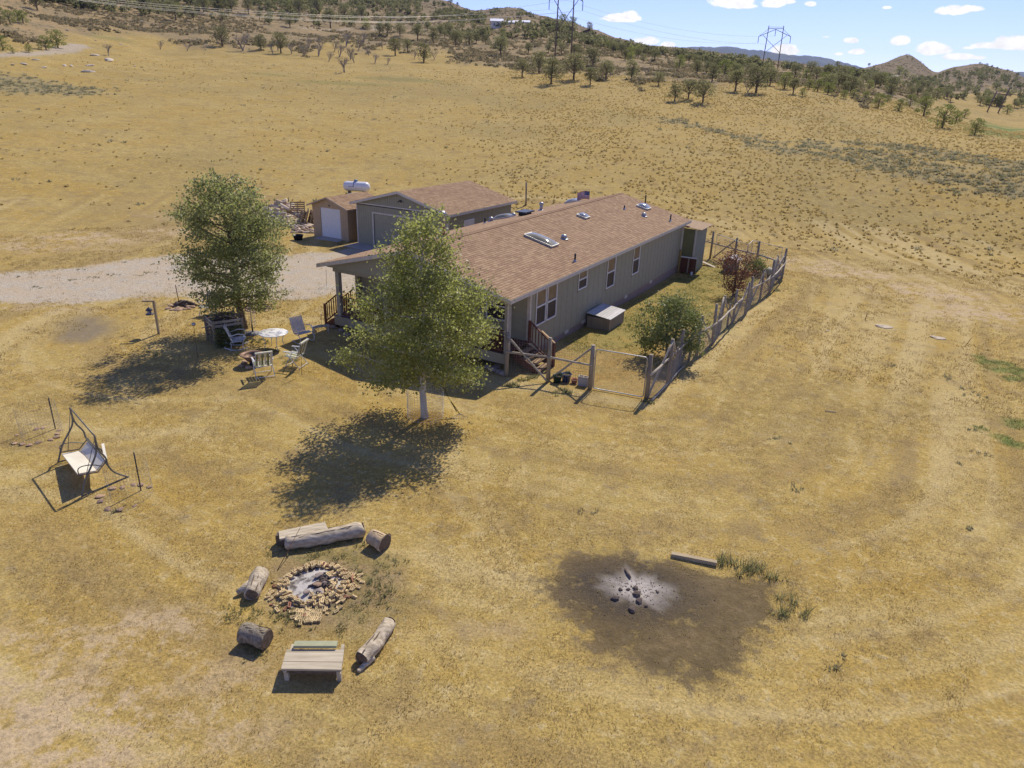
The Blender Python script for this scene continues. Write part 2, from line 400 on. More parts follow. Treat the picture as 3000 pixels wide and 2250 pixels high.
mc = at(1750, 1500); md = np.hypot(GX-mc.x-1, GY-mc.y); ma = np.arctan2(GY-mc.y, GX-mc.x-1); mow2 = fbm(md/.45, ma*1.2, 141, 3)
w2 = 1-sstep(1, 5, np.abs(md-3)); mow = mow*(1-w2*.25)+mow2*w2*.25
mask('mow', np.clip((mow-.5)*2.2+.5, 0, 1)*(GD < 75)+.5*(GD >= 75))
azg = np.arctan2(GX, GY)
fieldlim = np.interp(azg, [math.atan2(*ray(px, 250)[:2]) for px in (-400, 0, 250, 500, 800, 1000, 1300, 1480, 1700, 2000, 2300, 2500, 2700, 2900, 3200)],
                     [150, 172, 225, 235, 235, 260, 235, 205, 178, 168, 172, 165, 180, 600, 600])
fieldlim = fieldlim*(1+(fbm(azg*40, GD/60, 44, 3)-.5)*.35)
mask('hill', sstep(.93, 1.12, GD/fieldlim))
road = 1-sstep(-.6, .5, sdf(P_ROAD, GX, GY)+nW*.8)
for L, wd in (([(880, 82), (1010, 86), (1100, 88)], 2.2), ([(1090, 80), (1180, 84)], 2)): road = np.maximum(road, .8*(1-sstep(wd*.6, wd, dline(PW(*L), GX, GY)+nW)))
mask('road', road)
sg = 1-sstep(-1.5, 2.5, sdf(P_SAGEL, GX, GY)+nW*7)
sagezone = np.zeros_like(GX)
for (a, b, w) in (((2250, 430), (2480, 465), 2.0), ((2380, 425), (2620, 460), 2.5), ((2560, 470), (2960, 545), 4), ((2640, 430), (2990, 490), 3), ((2500, 420), (2680, 430), 2), ((1950, 350), (2260, 420), 1.6)):
    A, B = at(*a), at(*b); sagezone = np.maximum(sagezone, 1-sstep(w*.5, w*1.4, dline([A[:2], B[:2]], GX, GY)+nW*6))
mask('sage', np.maximum(sg, sagezone*.9))
mask('meadow', 1-sstep(-3, 4, sdf(P_GREENR, GX, GY)+nW*6))
gr2 = np.zeros_like(GX)
for pxy, rx, ry in (((790, 218), 6, 2), ((1170, 232), 14, 3), ((1010, 245), 12, 3), ((330, 112), 8, 6), ((1000, 125), 6, 4)):
    p = at(*pxy); gr2 = np.maximum(gr2, .55*(1-sstep(.4, 1.1, np.hypot((GX-p.x)/rx, (GY-p.y)/ry)+nW*.5)))
mask('green', gr2)
GXm, GYm = GX, GY
def build_ground():
    na, nr = len(AZ), len(RR)
    verts = np.column_stack([GX, GY, GZ])
    # pale ground a little lower where the tyres run
    verts[:, 2] -= .015*GA['track']
    verts = np.vstack([verts, [[0, 0, gz(0.01, 0.01)]]])
    i, j = np.meshgrid(np.arange(nr-1), np.arange(na), indexing='ij'); j2 = (j+1) % na
    quads = np.stack([i*na+j, i*na+j2, (i+1)*na+j2, (i+1)*na+j], -1).reshape(-1, 4)[:, ::-1]
    tris = [(len(verts)-1, (k+1) % na, k) for k in range(na)]
    me = bpy.data.meshes.new('ground')
    nv = len(verts); nq = len(quads); nt_ = len(tris)
    me.vertices.add(nv); me.vertices.foreach_set('co', verts.astype(np.float32).ravel())
    loops = np.concatenate([quads.ravel(), np.array(tris).ravel()]); me.loops.add(len(loops)); me.loops.foreach_set('vertex_index', loops.astype(np.int32))
    me.polygons.add(nq+nt_)
    st = np.concatenate([np.arange(nq)*4, nq*4+np.arange(nt_)*3]); me.polygons.foreach_set('loop_start', st.astype(np.int32))
    me.polygons.foreach_set('loop_total', np.concatenate([np.full(nq, 4), np.full(nt_, 3)]).astype(np.int32))
    me.polygons.foreach_set('use_smooth', np.ones(nq+nt_, bool))
    me.update(calc_edges=True); me.validate()
    for k, v in GA.items():
        a = me.attributes.new(k, 'FLOAT', 'POINT'); a.data.foreach_set('value', np.append(v, 0).astype(np.float32))
    me.materials.append(ground_mat())
    o = bpy.data.objects.new('ground', me); COL.objects.link(o); struct(o); return o
def ground_mat():
    mt, nt, b = newmat('dry_grass_ground'); b.inputs['Roughness'].default_value = .95; setspec(b, .08)
    L = nt.links
    tcx = N(nt, 'ShaderNodeTexCoord'); V = tcx.outputs['Object']
    def A(n):
        a = N(nt, 'ShaderNodeAttribute'); a.attribute_name = n; return a.outputs['Fac']
    def m_(op, a, c=None, clamp=False): return M(nt, op, a, c, clamp=clamp)
    n20 = noise(nt, .045, 5, .6, V); n6 = noise(nt, .17, 5, .62, V, (1, 1.3, 1)); n1 = noise(nt, .8, 5, .65, V); nq = noise(nt, 3.4, 5, .7, V); nf = noise(nt, 17, 4, .75, V); nff = noise(nt, 55, 3, .7, V)
    straw = (.425, .312, .104); gold = (.395, .268, .068); pale = (.515, .405, .195); brown = (.290, .205, .088); olive = (.270, .212, .080)
    c = mix(nt, ramp(nt, n6, .38, .62), straw, gold)
    c = mix(nt, ramp(nt, n1, .50, .68, 0, .75), c, brown)
    c = mix(nt, ramp(nt, n20, .50, .62, 0, .45), c, olive)
    c = mix(nt, ramp(nt, nq, .53, .66, 0, .85), c, pale)
    c = mix(nt, ramp(nt, nq, .46, .32, 0, .7), c, brown)
    c = mix(nt, ramp(nt, A('mow'), .52, .85, 0, .55), c, pale)
    c = mix(nt, ramp(nt, A('mow'), .48, .15, 0, .60), c, brown)
    # bare soil patches
    soil = mix(nt, ramp(nt, nf, .35, .65), (.54, .415, .25), (.46, .34, .19))
    bare = m_('MULTIPLY', A('bare'), ramp(nt, m_('ADD', m_('MULTIPLY', n1, .5), m_('MULTIPLY', nq, .5)), .46, .54), clamp=True)
    c = mix(nt, bare, c, soil)
    c = mix(nt, m_('MULTIPLY', m_('MULTIPLY', A('track'), .42), ramp(nt, nq, .35, .6, .2, 1), clamp=True), c, pale)
    # far side: hill soil with scrub, sage flats, damp greens
    far = mix(nt, ramp(nt, noise(nt, .10, 6, .65, V), .38, .62), (.365, .255, .120), (.260, .195, .105))
    far = mix(nt, ramp(nt, noise(nt, .55, 5, .7, V), .5, .62, 0, .9), far, (.150, .135, .075))
    far = mix(nt, ramp(nt, noise(nt, .23, 5, .7, V, (1, 1, 3)), .60, .72, 0, .8), far, (.39, .28, .115))
    cd = N(nt, 'ShaderNodeNewGeometry'); ln = N(nt, 'ShaderNodeVectorMath'); ln.operation = 'LENGTH'; L.new(cd.outputs['Position'], ln.inputs[0])
    far = mix(nt, ramp(nt, ln.outputs['Value'], 330, 700, 0, .8), far, mix(nt, ramp(nt, noise(nt, .05, 6, .7, V), .4, .6), (.225, .165, .100), (.150, .125, .080)))
    c = mix(nt, A('hill'), c, far)
    c = mix(nt, m_('MULTIPLY', A('sage'), ramp(nt, noise(nt, .9, 4, .7, V), .35, .6, .25, .85), clamp=True), c, (.255, .225, .125))
    c = mix(nt, m_('MULTIPLY', A('green'), .8), c, (.17, .19, .06))
    c = mix(nt, A('meadow'), c, mix(nt, ramp(nt, n6, .4, .6), (.14, .20, .05), (.36, .28, .09)))
    # yard lawn
    grass = mix(nt, ramp(nt, n1, .35, .65), (.17, .185, .045), (.29, .235, .075))
    yd = mix(nt, ramp(nt, n1, .4, .62), (.40, .255, .075), (.335, .24, .08))
    c = mix(nt, m_('MULTIPLY', A('yard'), .75), c, yd)
    lw = m_('MULTIPLY', A('lawn'), ramp(nt, m_('ADD', m_('MULTIPLY', n1, .6), m_('MULTIPLY', nq, .4)), .42, .60, .25, 1), clamp=True)
    c = mix(nt, lw, c, grass)
    c = mix(nt, m_('MULTIPLY', A('weedy'), ramp(nt, nq, .35, .6, .4, .9), clamp=True), c, (.10, .16, .035))
    # trodden, sooty ground round the two fires
    c = mix(nt, m_('MULTIPLY', A('pit'), ramp(nt, nq, .3, .6, .45, .8), clamp=True), c, mix(nt, ramp(nt, n1, .45, .6), (.225, .165, .10), (.16, .15, .06)))
    bn = ramp(nt, m_('ADD', A('burn'), m_('ADD', m_('MULTIPLY', m_('SUBTRACT', n1, .5), 1.5), m_('MULTIPLY', m_('SUBTRACT', nq, .5), 1.7))), .20, .62)
    c = mix(nt, m_('MULTIPLY', bn, ramp(nt, nf, .3, .7, .66, 1.0), clamp=True), c, mix(nt, ramp(nt, m_('ADD', m_('MULTIPLY', n1, .6), m_('MULTIPLY', nq, .4)), .40, .60), (.045, .036, .028), (.150, .108, .060)))
    c = mix(nt, m_('MULTIPLY', A('soot'), ramp(nt, nq, .3, .6, .45, .95), clamp=True), c, (.060, .050, .042))
    c = mix(nt, m_('MULTIPLY', A('greyspot'), ramp(nt, nf, .40, .60, .35, 1.0), clamp=True), c, (.17, .145, .12))
    ashc = mix(nt, ramp(nt, nf, .35, .6), (.66, .61, .54), (.30, .26, .22))
    c = mix(nt, m_('MULTIPLY', A('ash'), ramp(nt, nq, .25, .50, .5, 1.3), clamp=True), c, ashc)
    c = mix(nt, A('pitash'), c, mix(nt, ramp(nt, nq, .42, .55), (.52, .50, .50), (.09, .085, .08)))
    # gravel
    vor = N(nt, 'ShaderNodeTexVoronoi'); vor.inputs['Scale'].default_value = 16; L.new(V, vor.inputs['Vector'])
    vv = N(nt, 'ShaderNodeSeparateColor'); L.new(vor.outputs['Color'], vv.inputs[0])
    gcol = mix(nt, vv.outputs[0], (.34, .295, .225), (.53, .465, .36))
    gcol = mix(nt, ramp(nt, n1, .40, .66, 0, .9), gcol, (.47, .365, .235))
    gv = ramp(nt, m_('ADD', A('gravel'), m_('MULTIPLY', m_('SUBTRACT', nq, .5), 1.4)), .32, .68)
    c = mix(nt, gv, c, gcol)
    c = mix(nt, A('road'), c, (.42, .35, .25))
    vt = N(nt, 'ShaderNodeTexVoronoi'); vt.inputs['Scale'].default_value = 1.25; vt.inputs['Randomness'].default_value = 1; L.new(V, vt.inputs['Vector'])
    vd = m_('MULTIPLY', ramp(nt, vt.outputs['Distance'], .42, .18), ramp(nt, ln.outputs['Value'], 48, 75))
    vd = m_('MULTIPLY', m_('MULTIPLY', vd, m_('SUBTRACT', 1.0, A('hill'))), .38)
    c = mix(nt, vd, c, (.255, .185, .085))
    # fine litter: pale straw flecks and dark gaps
    c = mix(nt, ramp(nt, nff, .42, .30, 0, .55), c, (.21, .145, .07))
    c = mix(nt, ramp(nt, nff, .60, .72, 0, .5), c, (.58, .45, .22))
    h = N(nt, 'ShaderNodeHueSaturation'); L.new(c, h.inputs['Color']); L.new(ramp(nt, nf, .30, .70, .60, 1.36), h.inputs['Value']); h.inputs['Saturation'].default_value = 1.0
    L.new(h.outputs[0], b.inputs['Base Color'])
    bp = N(nt, 'ShaderNodeBump'); bp.inputs['Strength'].default_value = .8; bp.inputs['Distance'].default_value = .035
    L.new(m_('ADD', m_('MULTIPLY', nf, .6), m_('MULTIPLY', nq, 1.2)), bp.inputs['Height']); L.new(bp.outputs[0], b.inputs['Normal'])
    return mt
ground = build_ground()

def sample_mask(name, x, y):
    """nearest ground vertex of a mask (arrays)"""
    d = np.hypot(x, y); az = np.arctan2(x, y)
    j = np.clip(np.round((az-azf[0])/(azf[1]-azf[0])).astype(int), 0, len(azf)-1)
    i = np.clip(np.round(np.interp(d, RR, np.arange(len(RR)))).astype(int), 0, len(RR)-1)
    return GA[name][i*len(AZ)+j]
def view_scatter(n, d0, d1, power=1.0):
    """random points in the sector the camera looks over, uniform per area**power"""
    u = rng.random(n); 
    d = np.sqrt(d0*d0+u*(d1*d1-d0*d0)) if power == 1 else d0*(d1/d0)**u
    a = rng.uniform(math.radians(-41), math.radians(41), n)
    return d*np.sin(a), d*np.cos(a)
def blades_object(name, X, Y, size, nb, spread, width, tint, label, cat, matl, lean=.55, hvar=.4):
    """tufts of pointed blades as one mesh; colour varied per tuft"""
    n = len(X); Z = zf(X, Y)-.01
    ph = rng.random((n, nb))*2*np.pi; ln = (.2+rng.random((n, nb))*lean*1.3)
    hh = size[:, None]*(1-hvar*rng.random((n, nb))); rad = spread[:, None]*np.sqrt(rng.random((n, nb)))
    bx_ = X[:, None]+np.cos(ph)*rad; by_ = Y[:, None]+np.sin(ph)*rad; bz = np.repeat(Z[:, None], nb, 1)
    tx = bx_+np.cos(ph)*hh*ln; ty = by_+np.sin(ph)*hh*ln; tz = bz+hh*np.sqrt(np.clip(1-ln*ln*.6, .1, 1))
    w = width[:, None]*(.6+.8*rng.random((n, nb))); pa = ph+np.pi/2+rng.normal(0, .5, (n, nb))
    wx = np.cos(pa)*w*.5; wy = np.sin(pa)*w*.5
    V = np.stack([np.stack([bx_-wx, by_-wy, bz], -1), np.stack([bx_+wx, by_+wy, bz], -1), np.stack([tx, ty, tz], -1)], 2).reshape(-1, 3)
    nf = n*nb; me = bpy.data.meshes.new(name)
    me.vertices.add(nf*3); me.vertices.foreach_set('co', V.astype(np.float32).ravel())
    me.loops.add(nf*3); me.loops.foreach_set('vertex_index', np.arange(nf*3, dtype=np.int32))
    me.polygons.add(nf); me.polygons.foreach_set('loop_start', (np.arange(nf)*3).astype(np.int32)); me.polygons.foreach_set('loop_total', np.full(nf, 3, np.int32))
    me.update(calc_edges=True)
    a = me.attributes.new('tint', 'FLOAT', 'POINT'); a.data.foreach_set('value', np.repeat(tint, nb*3).astype(np.float32))
    me.materials.append(matl); o = bpy.data.objects.new(name, me); COL.objects.link(o); stuff(o); tag(o, label, cat); return o
def tuft_mat(name, c0, c1, c2, rough=.9, trans=.5):
    mt, nt, b = newmat(name); b.inputs['Roughness'].default_value = rough; setspec(b, .08)
    a = N(nt, 'ShaderNodeAttribute'); a.attribute_name = 'tint'
    c = mix(nt, ramp(nt, a.outputs['Fac'], 0, .5), c0, c1); c = mix(nt, ramp(nt, a.outputs['Fac'], .5, 1), c, c2)
    nt.links.new(c, b.inputs['Base Color'])
    tr_ = N(nt, 'ShaderNodeBsdfTranslucent'); nt.links.new(c, tr_.inputs['Color']); mx = N(nt, 'ShaderNodeMixShader'); mx.inputs[0].default_value = trans
    nt.links.new(b.outputs[0], mx.inputs[1]); nt.links.new(tr_.outputs[0], mx.inputs[2]); nt.links.new(mx.outputs[0], nt.nodes['Material Output'].inputs[0])
    return mt
M_STRAW = tuft_mat('dry_blades', (.33, .24, .085), (.49, .37, .155), (.60, .48, .26))
M_GREENB = tuft_mat('green_blades', (.17, .195, .055), (.25, .25, .085), (.36, .30, .115))
M_BUNCH = tuft_mat('bunch_grass', (.40, .285, .125), (.47, .345, .15), (.53, .40, .18))
M_SAGE = tuft_mat('sage_leaves', (.25, .245, .135), (.33, .31, .18), (.40, .36, .22))
# house footprint etc. are kept free of grass
HO = np.array([-.17, 26.39]); HU = np.array([math.sin(math.radians(29.0)), math.cos(math.radians(29.0))]); HV = np.array([-HU[1], HU[0]])
def in_buildings(X, Y):
    dx, dy = X-HO[0], Y-HO[1]; a = dx*HU[0]+dy*HU[1]; b_ = dx*HV[0]+dy*HV[1]
    h = (a > 0) & (a < 24) & (b_ > .2) & (b_ < 9.8)
    dx, dy = X+4.51, Y-46.69; a = dx*HU[0]+dy*HU[1]; b_ = dx*HV[0]+dy*HV[1]
    return h | ((a > -1.5) & (a < 9) & (b_ > 0) & (b_ < 13.2))
def keep_soft(X, Y, base=1.0):
    k = 1-.92*sample_mask('gravel', X, Y)-.80*sample_mask('burn', X, Y)-.75*sample_mask('bare', X, Y)-sample_mask('ash', X, Y)-1*sample_mask('pitash', X, Y)-.5*sample_mask('pit', X, Y)-.5*sample_mask('track', X, Y)-sample_mask('road', X, Y)-.5*sample_mask('greyspot', X, Y)
    return (rng.random(len(X)) < k*base) & ~in_buildings(X, Y)
# short turf near
X, Y = view_scatter(95000, 8, 31); dn = fbm(X/1.3, Y/1.3, 51, 4); k = keep_soft(X, Y) & (rng.random(len(X)) < sstep(.30, .62, dn)*.9+.1); X, Y = X[k], Y[k]
gm = np.maximum(sample_mask('lawn', X, Y), sample_mask('weedy', X, Y)); tn = np.clip(.18+.6*fbm(X/3, Y/3, 52, 3)+rng.normal(0, .16, len(X)), 0, 1)
isg = rng.random(len(X)) < gm*.8
blades_object('dry_turf', X[~isg], Y[~isg], .03+.055*rng.random((~isg).sum()), 7, np.full((~isg).sum(), .08), np.full((~isg).sum(), .014), tn[~isg], 'short straw coloured turf over the whole near field', 'grass', M_STRAW, lean=.9)
X2, Y2 = view_scatter(60000, 31, 62); dn = fbm(X2/2.3, Y2/2.3, 53, 4); k = keep_soft(X2, Y2) & (rng.random(len(X2)) < sstep(.32, .62, dn)*.9); X2, Y2 = X2[k], Y2[k]
gm2 = np.maximum(sample_mask('lawn', X2, Y2), sample_mask('weedy', X2, Y2)); ig2 = rng.random(len(X2)) < gm2
tn = np.clip(.2+.6*fbm(X2/5, Y2/5, 54, 3)+rng.normal(0, .16, len(X2)), 0, 1)
blades_object('dry_turf', X2[~ig2], Y2[~ig2], .06+.09*rng.random((~ig2).sum()), 6, np.full((~ig2).sum(), .14), np.full((~ig2).sum(), .035), tn[~ig2], 'taller straw coloured grass round the garage and beyond the driveway', 'grass', M_STRAW, lean=.8)
# green lawn in the yard and green weed patches
X3, Y3 = view_scatter(130000, 14, 56); g3 = np.maximum(sample_mask('lawn', X3, Y3)*(.25+.75*sstep(.45, .6, fbm(X3/1.4, Y3/1.4, 61, 3))), sample_mask('weedy', X3, Y3)); k = (rng.random(len(X3)) < g3*.9) & ~in_buildings(X3, Y3); X3, Y3 = X3[k], Y3[k]
blades_object('green_grass', X3, Y3, .05+.09*rng.random(len(X3)), 6, np.full(len(X3), .09), np.full(len(X3), .028), rng.random(len(X3))*.8, 'green grass growing in the fenced yard and in patches at the right', 'grass', M_GREENB, lean=.8)
# bunch grass of the field behind, rounder and browner
X4, Y4 = view_scatter(46000, 50, 190); d4 = np.hypot(X4, Y4); az4 = np.arctan2(X4, Y4)
dens = (.05+.95*sstep(-.16, .16, az4))*sstep(52, 70, d4)*(.35+.9*sstep(.38, .6, fbm(X4/9, Y4/9, 71, 3)))*(1-.85*sample_mask('bare', X4, Y4)-sample_mask('road', X4, Y4))*(1-sample_mask('hill', X4, Y4)*.7)
k = (rng.random(len(X4)) < dens) & ~in_buildings(X4, Y4); X4, Y4 = X4[k], Y4[k]
BG = (X4, Y4)
# sagebrush
X5, Y5 = view_scatter(110000, 62, 330, 0); s5 = sample_mask('sage', X5, Y5); hl = sample_mask('hill', X5, Y5)
k = (rng.random(len(X5)) < np.maximum(s5*.5, np.maximum(hl*.16*sstep(.4, .6, fbm(X5/12, Y5/12, 81, 3)), .0012))) & (rng.random(len(X5)) > sample_mask('road', X5, Y5)); X5, Y5 = X5[k], Y5[k]
blades_object('sagebrush', X5, Y5, .18+.26*rng.random(len(X5)), 18, .12+.22*rng.random(len(X5)), np.full(len(X5), .12), rng.random(len(X5)), 'grey green sagebrush spread in strips over the field and hill foot', 'shrubs', M_SAGE, lean=.8)
print('scatter', len(X), len(X2), len(X3), len(X4), len(X5))
# ------------------------------------------------------------------ common materials
M_SIDE = mat('sage_siding', (.335, .312, .215), .75, (.305, .284, .195), 3)
M_SIDED = mat('sage_siding_b', (.315, .280, .185), .8, (.285, .252, .167), 3)
M_TRIM = mat('cream_trim', (.62, .56, .46), .6, (.52, .47, .38), 5)
M_WHITE = mat('white_vinyl', (.78, .77, .73), .45, (.70, .68, .64), 8)
M_SKIRT = mat('tan_skirting', (.33, .235, .185), .8, (.27, .19, .15), 5)
M_TAN = mat('tan_siding', (.48, .35, .21), .8, (.42, .305, .18), 4)
M_REDWOOD = mat('redwood_stain', (.155, .060, .032), .65, (.10, .038, .022), 9, stretch=(1, 1, 1), bump=.002)
M_TREAD = mat('worn_tread', (.36, .245, .13), .8, (.24, .15, .08), 8)
M_POSTW = mat('post_wood', (.36, .30, .205), .85, (.24, .19, .13), 9, stretch=(1, 1, .15), bump=.004, rand=.15)
M_GREYW = mat('grey_weathered_wood', (.47, .41, .31), .85, (.30, .255, .185), 14, stretch=(.18, 1, 1), bump=.004, rand=.12)
M_LOG = mat('silver_log', (.64, .54, .39), .85, (.33, .265, .175), 13, stretch=(.2, 1, 1), bump=.012, rand=.08)
M_LOGEND = mat('log_end', (.20, .15, .10), .9, (.11, .08, .055), 14, bump=.006)
M_PLANK = mat('grey_plank', (.55, .47, .335), .8, (.38, .32, .22), 9, stretch=(.12, 1, 1), bump=.002, rand=.1)
M_METAL = mat('galvanised_metal', (.48, .48, .46), .45, (.36, .36, .35), 8, metal=.7)
M_DARKM = mat('dark_metal', (.045, .040, .036), .5, (.075, .06, .05), 8, metal=.3)
M_WIRE = mat('grey_wire', (.34, .33, .30), .6, (.25, .24, .22), 6, metal=.3)
M_RUST = mat('rusty_steel', (.16, .075, .04), .8, (.08, .045, .03), 9)
M_CONC = mat('concrete', (.46, .42, .36), .9, (.36, .32, .27), 5, bump=.003)
M_ROCKP = mat('pink_sandstone', (.47, .315, .205), .9, (.35, .235, .155), 6, bump=.01, rand=.25)
M_ROCKG = mat('grey_boulder', (.36, .29, .235), .9, (.25, .20, .165), 4, bump=.01, rand=.2)
M_FRAMEW = mat('white_painted_metal', (.66, .68, .68), .45, (.50, .51, .50), 10)
M_BLACK = mat('black_plastic', (.018, .018, .018), .5)
def glass_mat():
    mt, nt, b = newmat('window_glass'); b.inputs['Roughness'].default_value = .06; setspec(b, .6)
    b.inputs['Base Color'].default_value = (.045, .030, .028, 1); return mt
M_GLASS = glass_mat()
M_SCREEN = mat('window_screen', (.040, .032, .034), .45, (.055, .044, .046), 3, spec=.25)
M_BLIND = mat('drawn_tan_shade', (.27, .19, .095), .5, (.20, .135, .065), 3, spec=.5)
def dome_mat(name, c):
    mt, nt, b = newmat(name); b.inputs['Roughness'].default_value = .12; setspec(b, .6); b.inputs['Base Color'].default_value = (*c, 1); b.inputs['Coat Weight'].default_value = .5; return mt
M_DOME = dome_mat('acrylic_dome', (.30, .27, .16)); M_DOMEG = dome_mat('acrylic_dome_grey', (.33, .35, .34))
def shingle_mat():
    mt, nt, b = newmat('brown_shingles'); b.inputs['Roughness'].default_value = .93; setspec(b, .12); L = nt.links
    oi = N(nt, 'ShaderNodeObjectInfo'); a = N(nt, 'ShaderNodeAttribute'); a.attribute_name = 'tint'
    f = M(nt, 'FRACT', M(nt, 'ADD', M(nt, 'MULTIPLY', oi.outputs['Random'], 7.3), a.outputs['Fac']))
    geo = N(nt, 'ShaderNodeNewGeometry')
    n1 = noise(nt, .5, 4, .6, geo.outputs['Position']); n2 = noise(nt, 30, 3, .7, geo.outputs['Position'])
    c = mix(nt, ramp(nt, f, .0, 1), (.320, .208, .122), (.430, .298, .180))
    c = mix(nt, ramp(nt, f, .80, .83, 0, .55), c, (.20, .115, .07))
    c = mix(nt, ramp(nt, n1, .4, .65, 0, .35), c, (.25, .15, .09))
    h = N(nt, 'ShaderNodeHueSaturation'); L.new(c, h.inputs['Color']); L.new(ramp(nt, n2, .3, .7, .85, 1.15), h.inputs['Value']); L.new(h.outputs[0], b.inputs['Base Color'])
    return mt
M_SHING = shingle_mat()
M_UNDER = mat('roof_underlay', (.12, .07, .05), .95)

def shingle_quads(L, run, slope, course=.145, tab=.30, seed=0):
    """list of (x, y, w) tab positions on one slope; y measured along the slope from the eave"""
    rr = random.Random(seed); out = []
    n = int(run/course)+1
    for i in range(n):
        y = i*course; off = rr.random()*tab; x = -off
        while x < L:
            x0 = max(x, 0); x1 = min(x+tab, L)
            if x1-x0 > .04: out.append((x0, x1, y, min(y+course*1.12, run)))
            x += tab
    return out
def slope_roof(parent, L, halfw, z_e, rise, side, origin_y, sep, total_seed, n_single=150, course=.145):
    """cover one slope. side=+1: eave at y=origin_y rising towards +y ; -1 the other"""
    sl = math.hypot(halfw, rise); cy, sz = halfw/sl, rise/sl
    tabs = shingle_quads(L, sl, 0, course, seed=total_seed)
    def P(x, t, lift): return (x, origin_y+side*(t*cy-lift*sz), z_e+t*sz+lift*cy)
    return tabs, P
def build_shingles(parent, tabs, P, single_ids, name='shingle', lap=None):
    """single tabs share nothing but are tiny meshes; the rest one stuff mesh"""
    rr = random.Random(5); vs = []; fs = []; tn = []
    th = .011
    for k, (x0, x1, t0, t1) in enumerate(tabs):
        g = .006; lf = .004+rr.random()*.004
        q = [P(x0+g, t0, th+lf), P(x1-g, t0, th+lf), P(x1-g, t1, .003), P(x0+g, t1, .003), P(x0+g, t0, 0), P(x1-g, t0, 0)]
        F = [(0, 1, 2, 3), (4, 5, 1, 0), (4, 0, 3), (5, 2, 1)]
        if k in single_ids:
            me = bpy.data.meshes.new(name); me.from_pydata(q, [], F); me.materials.append(M_SHING); link(name, me, parent)
        else:
            o = len(vs); vs += q; fs += [tuple(i+o for i in f) for f in F]; tn += [rr.random()]*6
    me = bpy.data.meshes.new(name); me.from_pydata(vs, [], fs); me.materials.append(M_SHING)
    a = me.attributes.new('tint', 'FLOAT', 'POINT'); a.data.foreach_set('value', tn)
    stuff(link(name, me, parent))

# siding with vertical grooves: real battens of shade line between 0.4 m sheets
def siding(mb, mbg, x0, x1, z0, z1, y, axis, facing, step=.405, gro=.012, depth=.008):
    """axis 'x': wall runs along x at constant y; facing = outward sign. boards proud of a recessed groove sheet"""
    x = x0
    while x < x1-1e-6:
        xe = min(x+step, x1)
        if axis == 'x': mb.bx(x+gro/2, xe-gro/2, y, y+facing*depth, z0, z1)
        else: mb.bx(y, y+facing*depth, x+gro/2, xe-gro/2, z0, z1)
        x = xe

# ------------------------------------------------------------------ manufactured home
HZ = 61.0
home = thing('manufactured_home', 'long sage green single storey home with brown shingle gable roof and corner porch', 'house', (-.17, 26.39, 0), math.radians(HZ))
L_, W_, EZ, RZ = 24.1, 10.1, 3.07, 4.35
WX0, WX1, WY0, WY1 = 2.3, 23.6, .35, 9.75
FZ = .68
def wall_with_holes(mb, axis, c, facing, a0, a1, z0, z1, holes, th=.12):
    """solid wall panels around rectangular holes. c = outer face coordinate"""
    holes = sorted(holes); a = a0
    def bxx(p, q, za, zb):
        if q-p < 1e-4 or zb-za < 1e-4: return
        if axis == 'x': mb.bx(p, q, c, c-facing*th, za, zb)
        else: mb.bx(c, c-facing*th, p, q, za, zb)
    for (h0, h1, hz0, hz1) in holes:
        bxx(a, h0, z0, z1); bxx(h0, h1, z0, hz0); bxx(h0, h1, hz1, z1); a = h1
    bxx(a, a1, z0, z1)
WIN_R = [(2.84, 3.80, 1.18, 2.86), (3.88, 4.84, 1.18, 2.86), (7.12, 8.14, 1.86, 2.84), (10.68, 11.80, 1.17, 2.84), (14.44, 15.52, 1.17, 2.84)]
mb = MB(); wall_with_holes(mb, 'x', WY0, -1, WX0, WX1, .12, 2.93, WIN_R); mb.obj('side_wall', M_SIDE, home)
# battened sheets on the visible long wall
mb = PB('siding_groove', M_SIDED, home)
x = WX0
while x < WX1-.05:
    xe = min(x+.61, WX1)
    ok = True
    zs = [(.12, 2.93)]
    for h in WIN_R:
        if h[0]-.08 < x+.005 < h[1]+.08: zs = [(.12, h[2]-.1), (h[3]+.03, 2.93)]
    for za, zb in zs: mb.bx(x-.006, x+.006, WY0-.006, WY0-.0005, za, zb)
    x = xe
mb.obj('siding_groove', M_SIDED, home)
mb = MB(); mb.bx(WX0, WX1, WY1-.12, WY1, .12, 2.93); mb.bx(WX1-.12, WX1, WY0+.122, WY1-.122, .12, 2.93); mb.obj('back_wall', M_SIDE, home)
FRONT_H = [(.9+.35, 2.15+.35, 1.35, 2.6), (3.4, 4.35, FZ+.02, 2.72), (6.4, 8.0, 1.35, 2.6)]
mb = MB(); wall_with_holes(mb, 'y', WX0, -1, WY0+.122, WY1-.122, FZ+.002, 2.93, FRONT_H); mb.obj('porch_wall', M_SIDE, home)
mb = PB('corner_trim', M_TRIM, home); mb.bx(WX0-.02, WX0+.1, WY0-.022, WY0-.002, .12, 2.93); mb.bx(WX0-.022, WX0-.002, WY0, WY0+.12, FZ+.01, 2.93); mb.bx(WX1-.1, WX1+.02, WY0-.022, WY0-.002, .12, 2.93); mb.obj('corner_trim', M_TRIM, home)
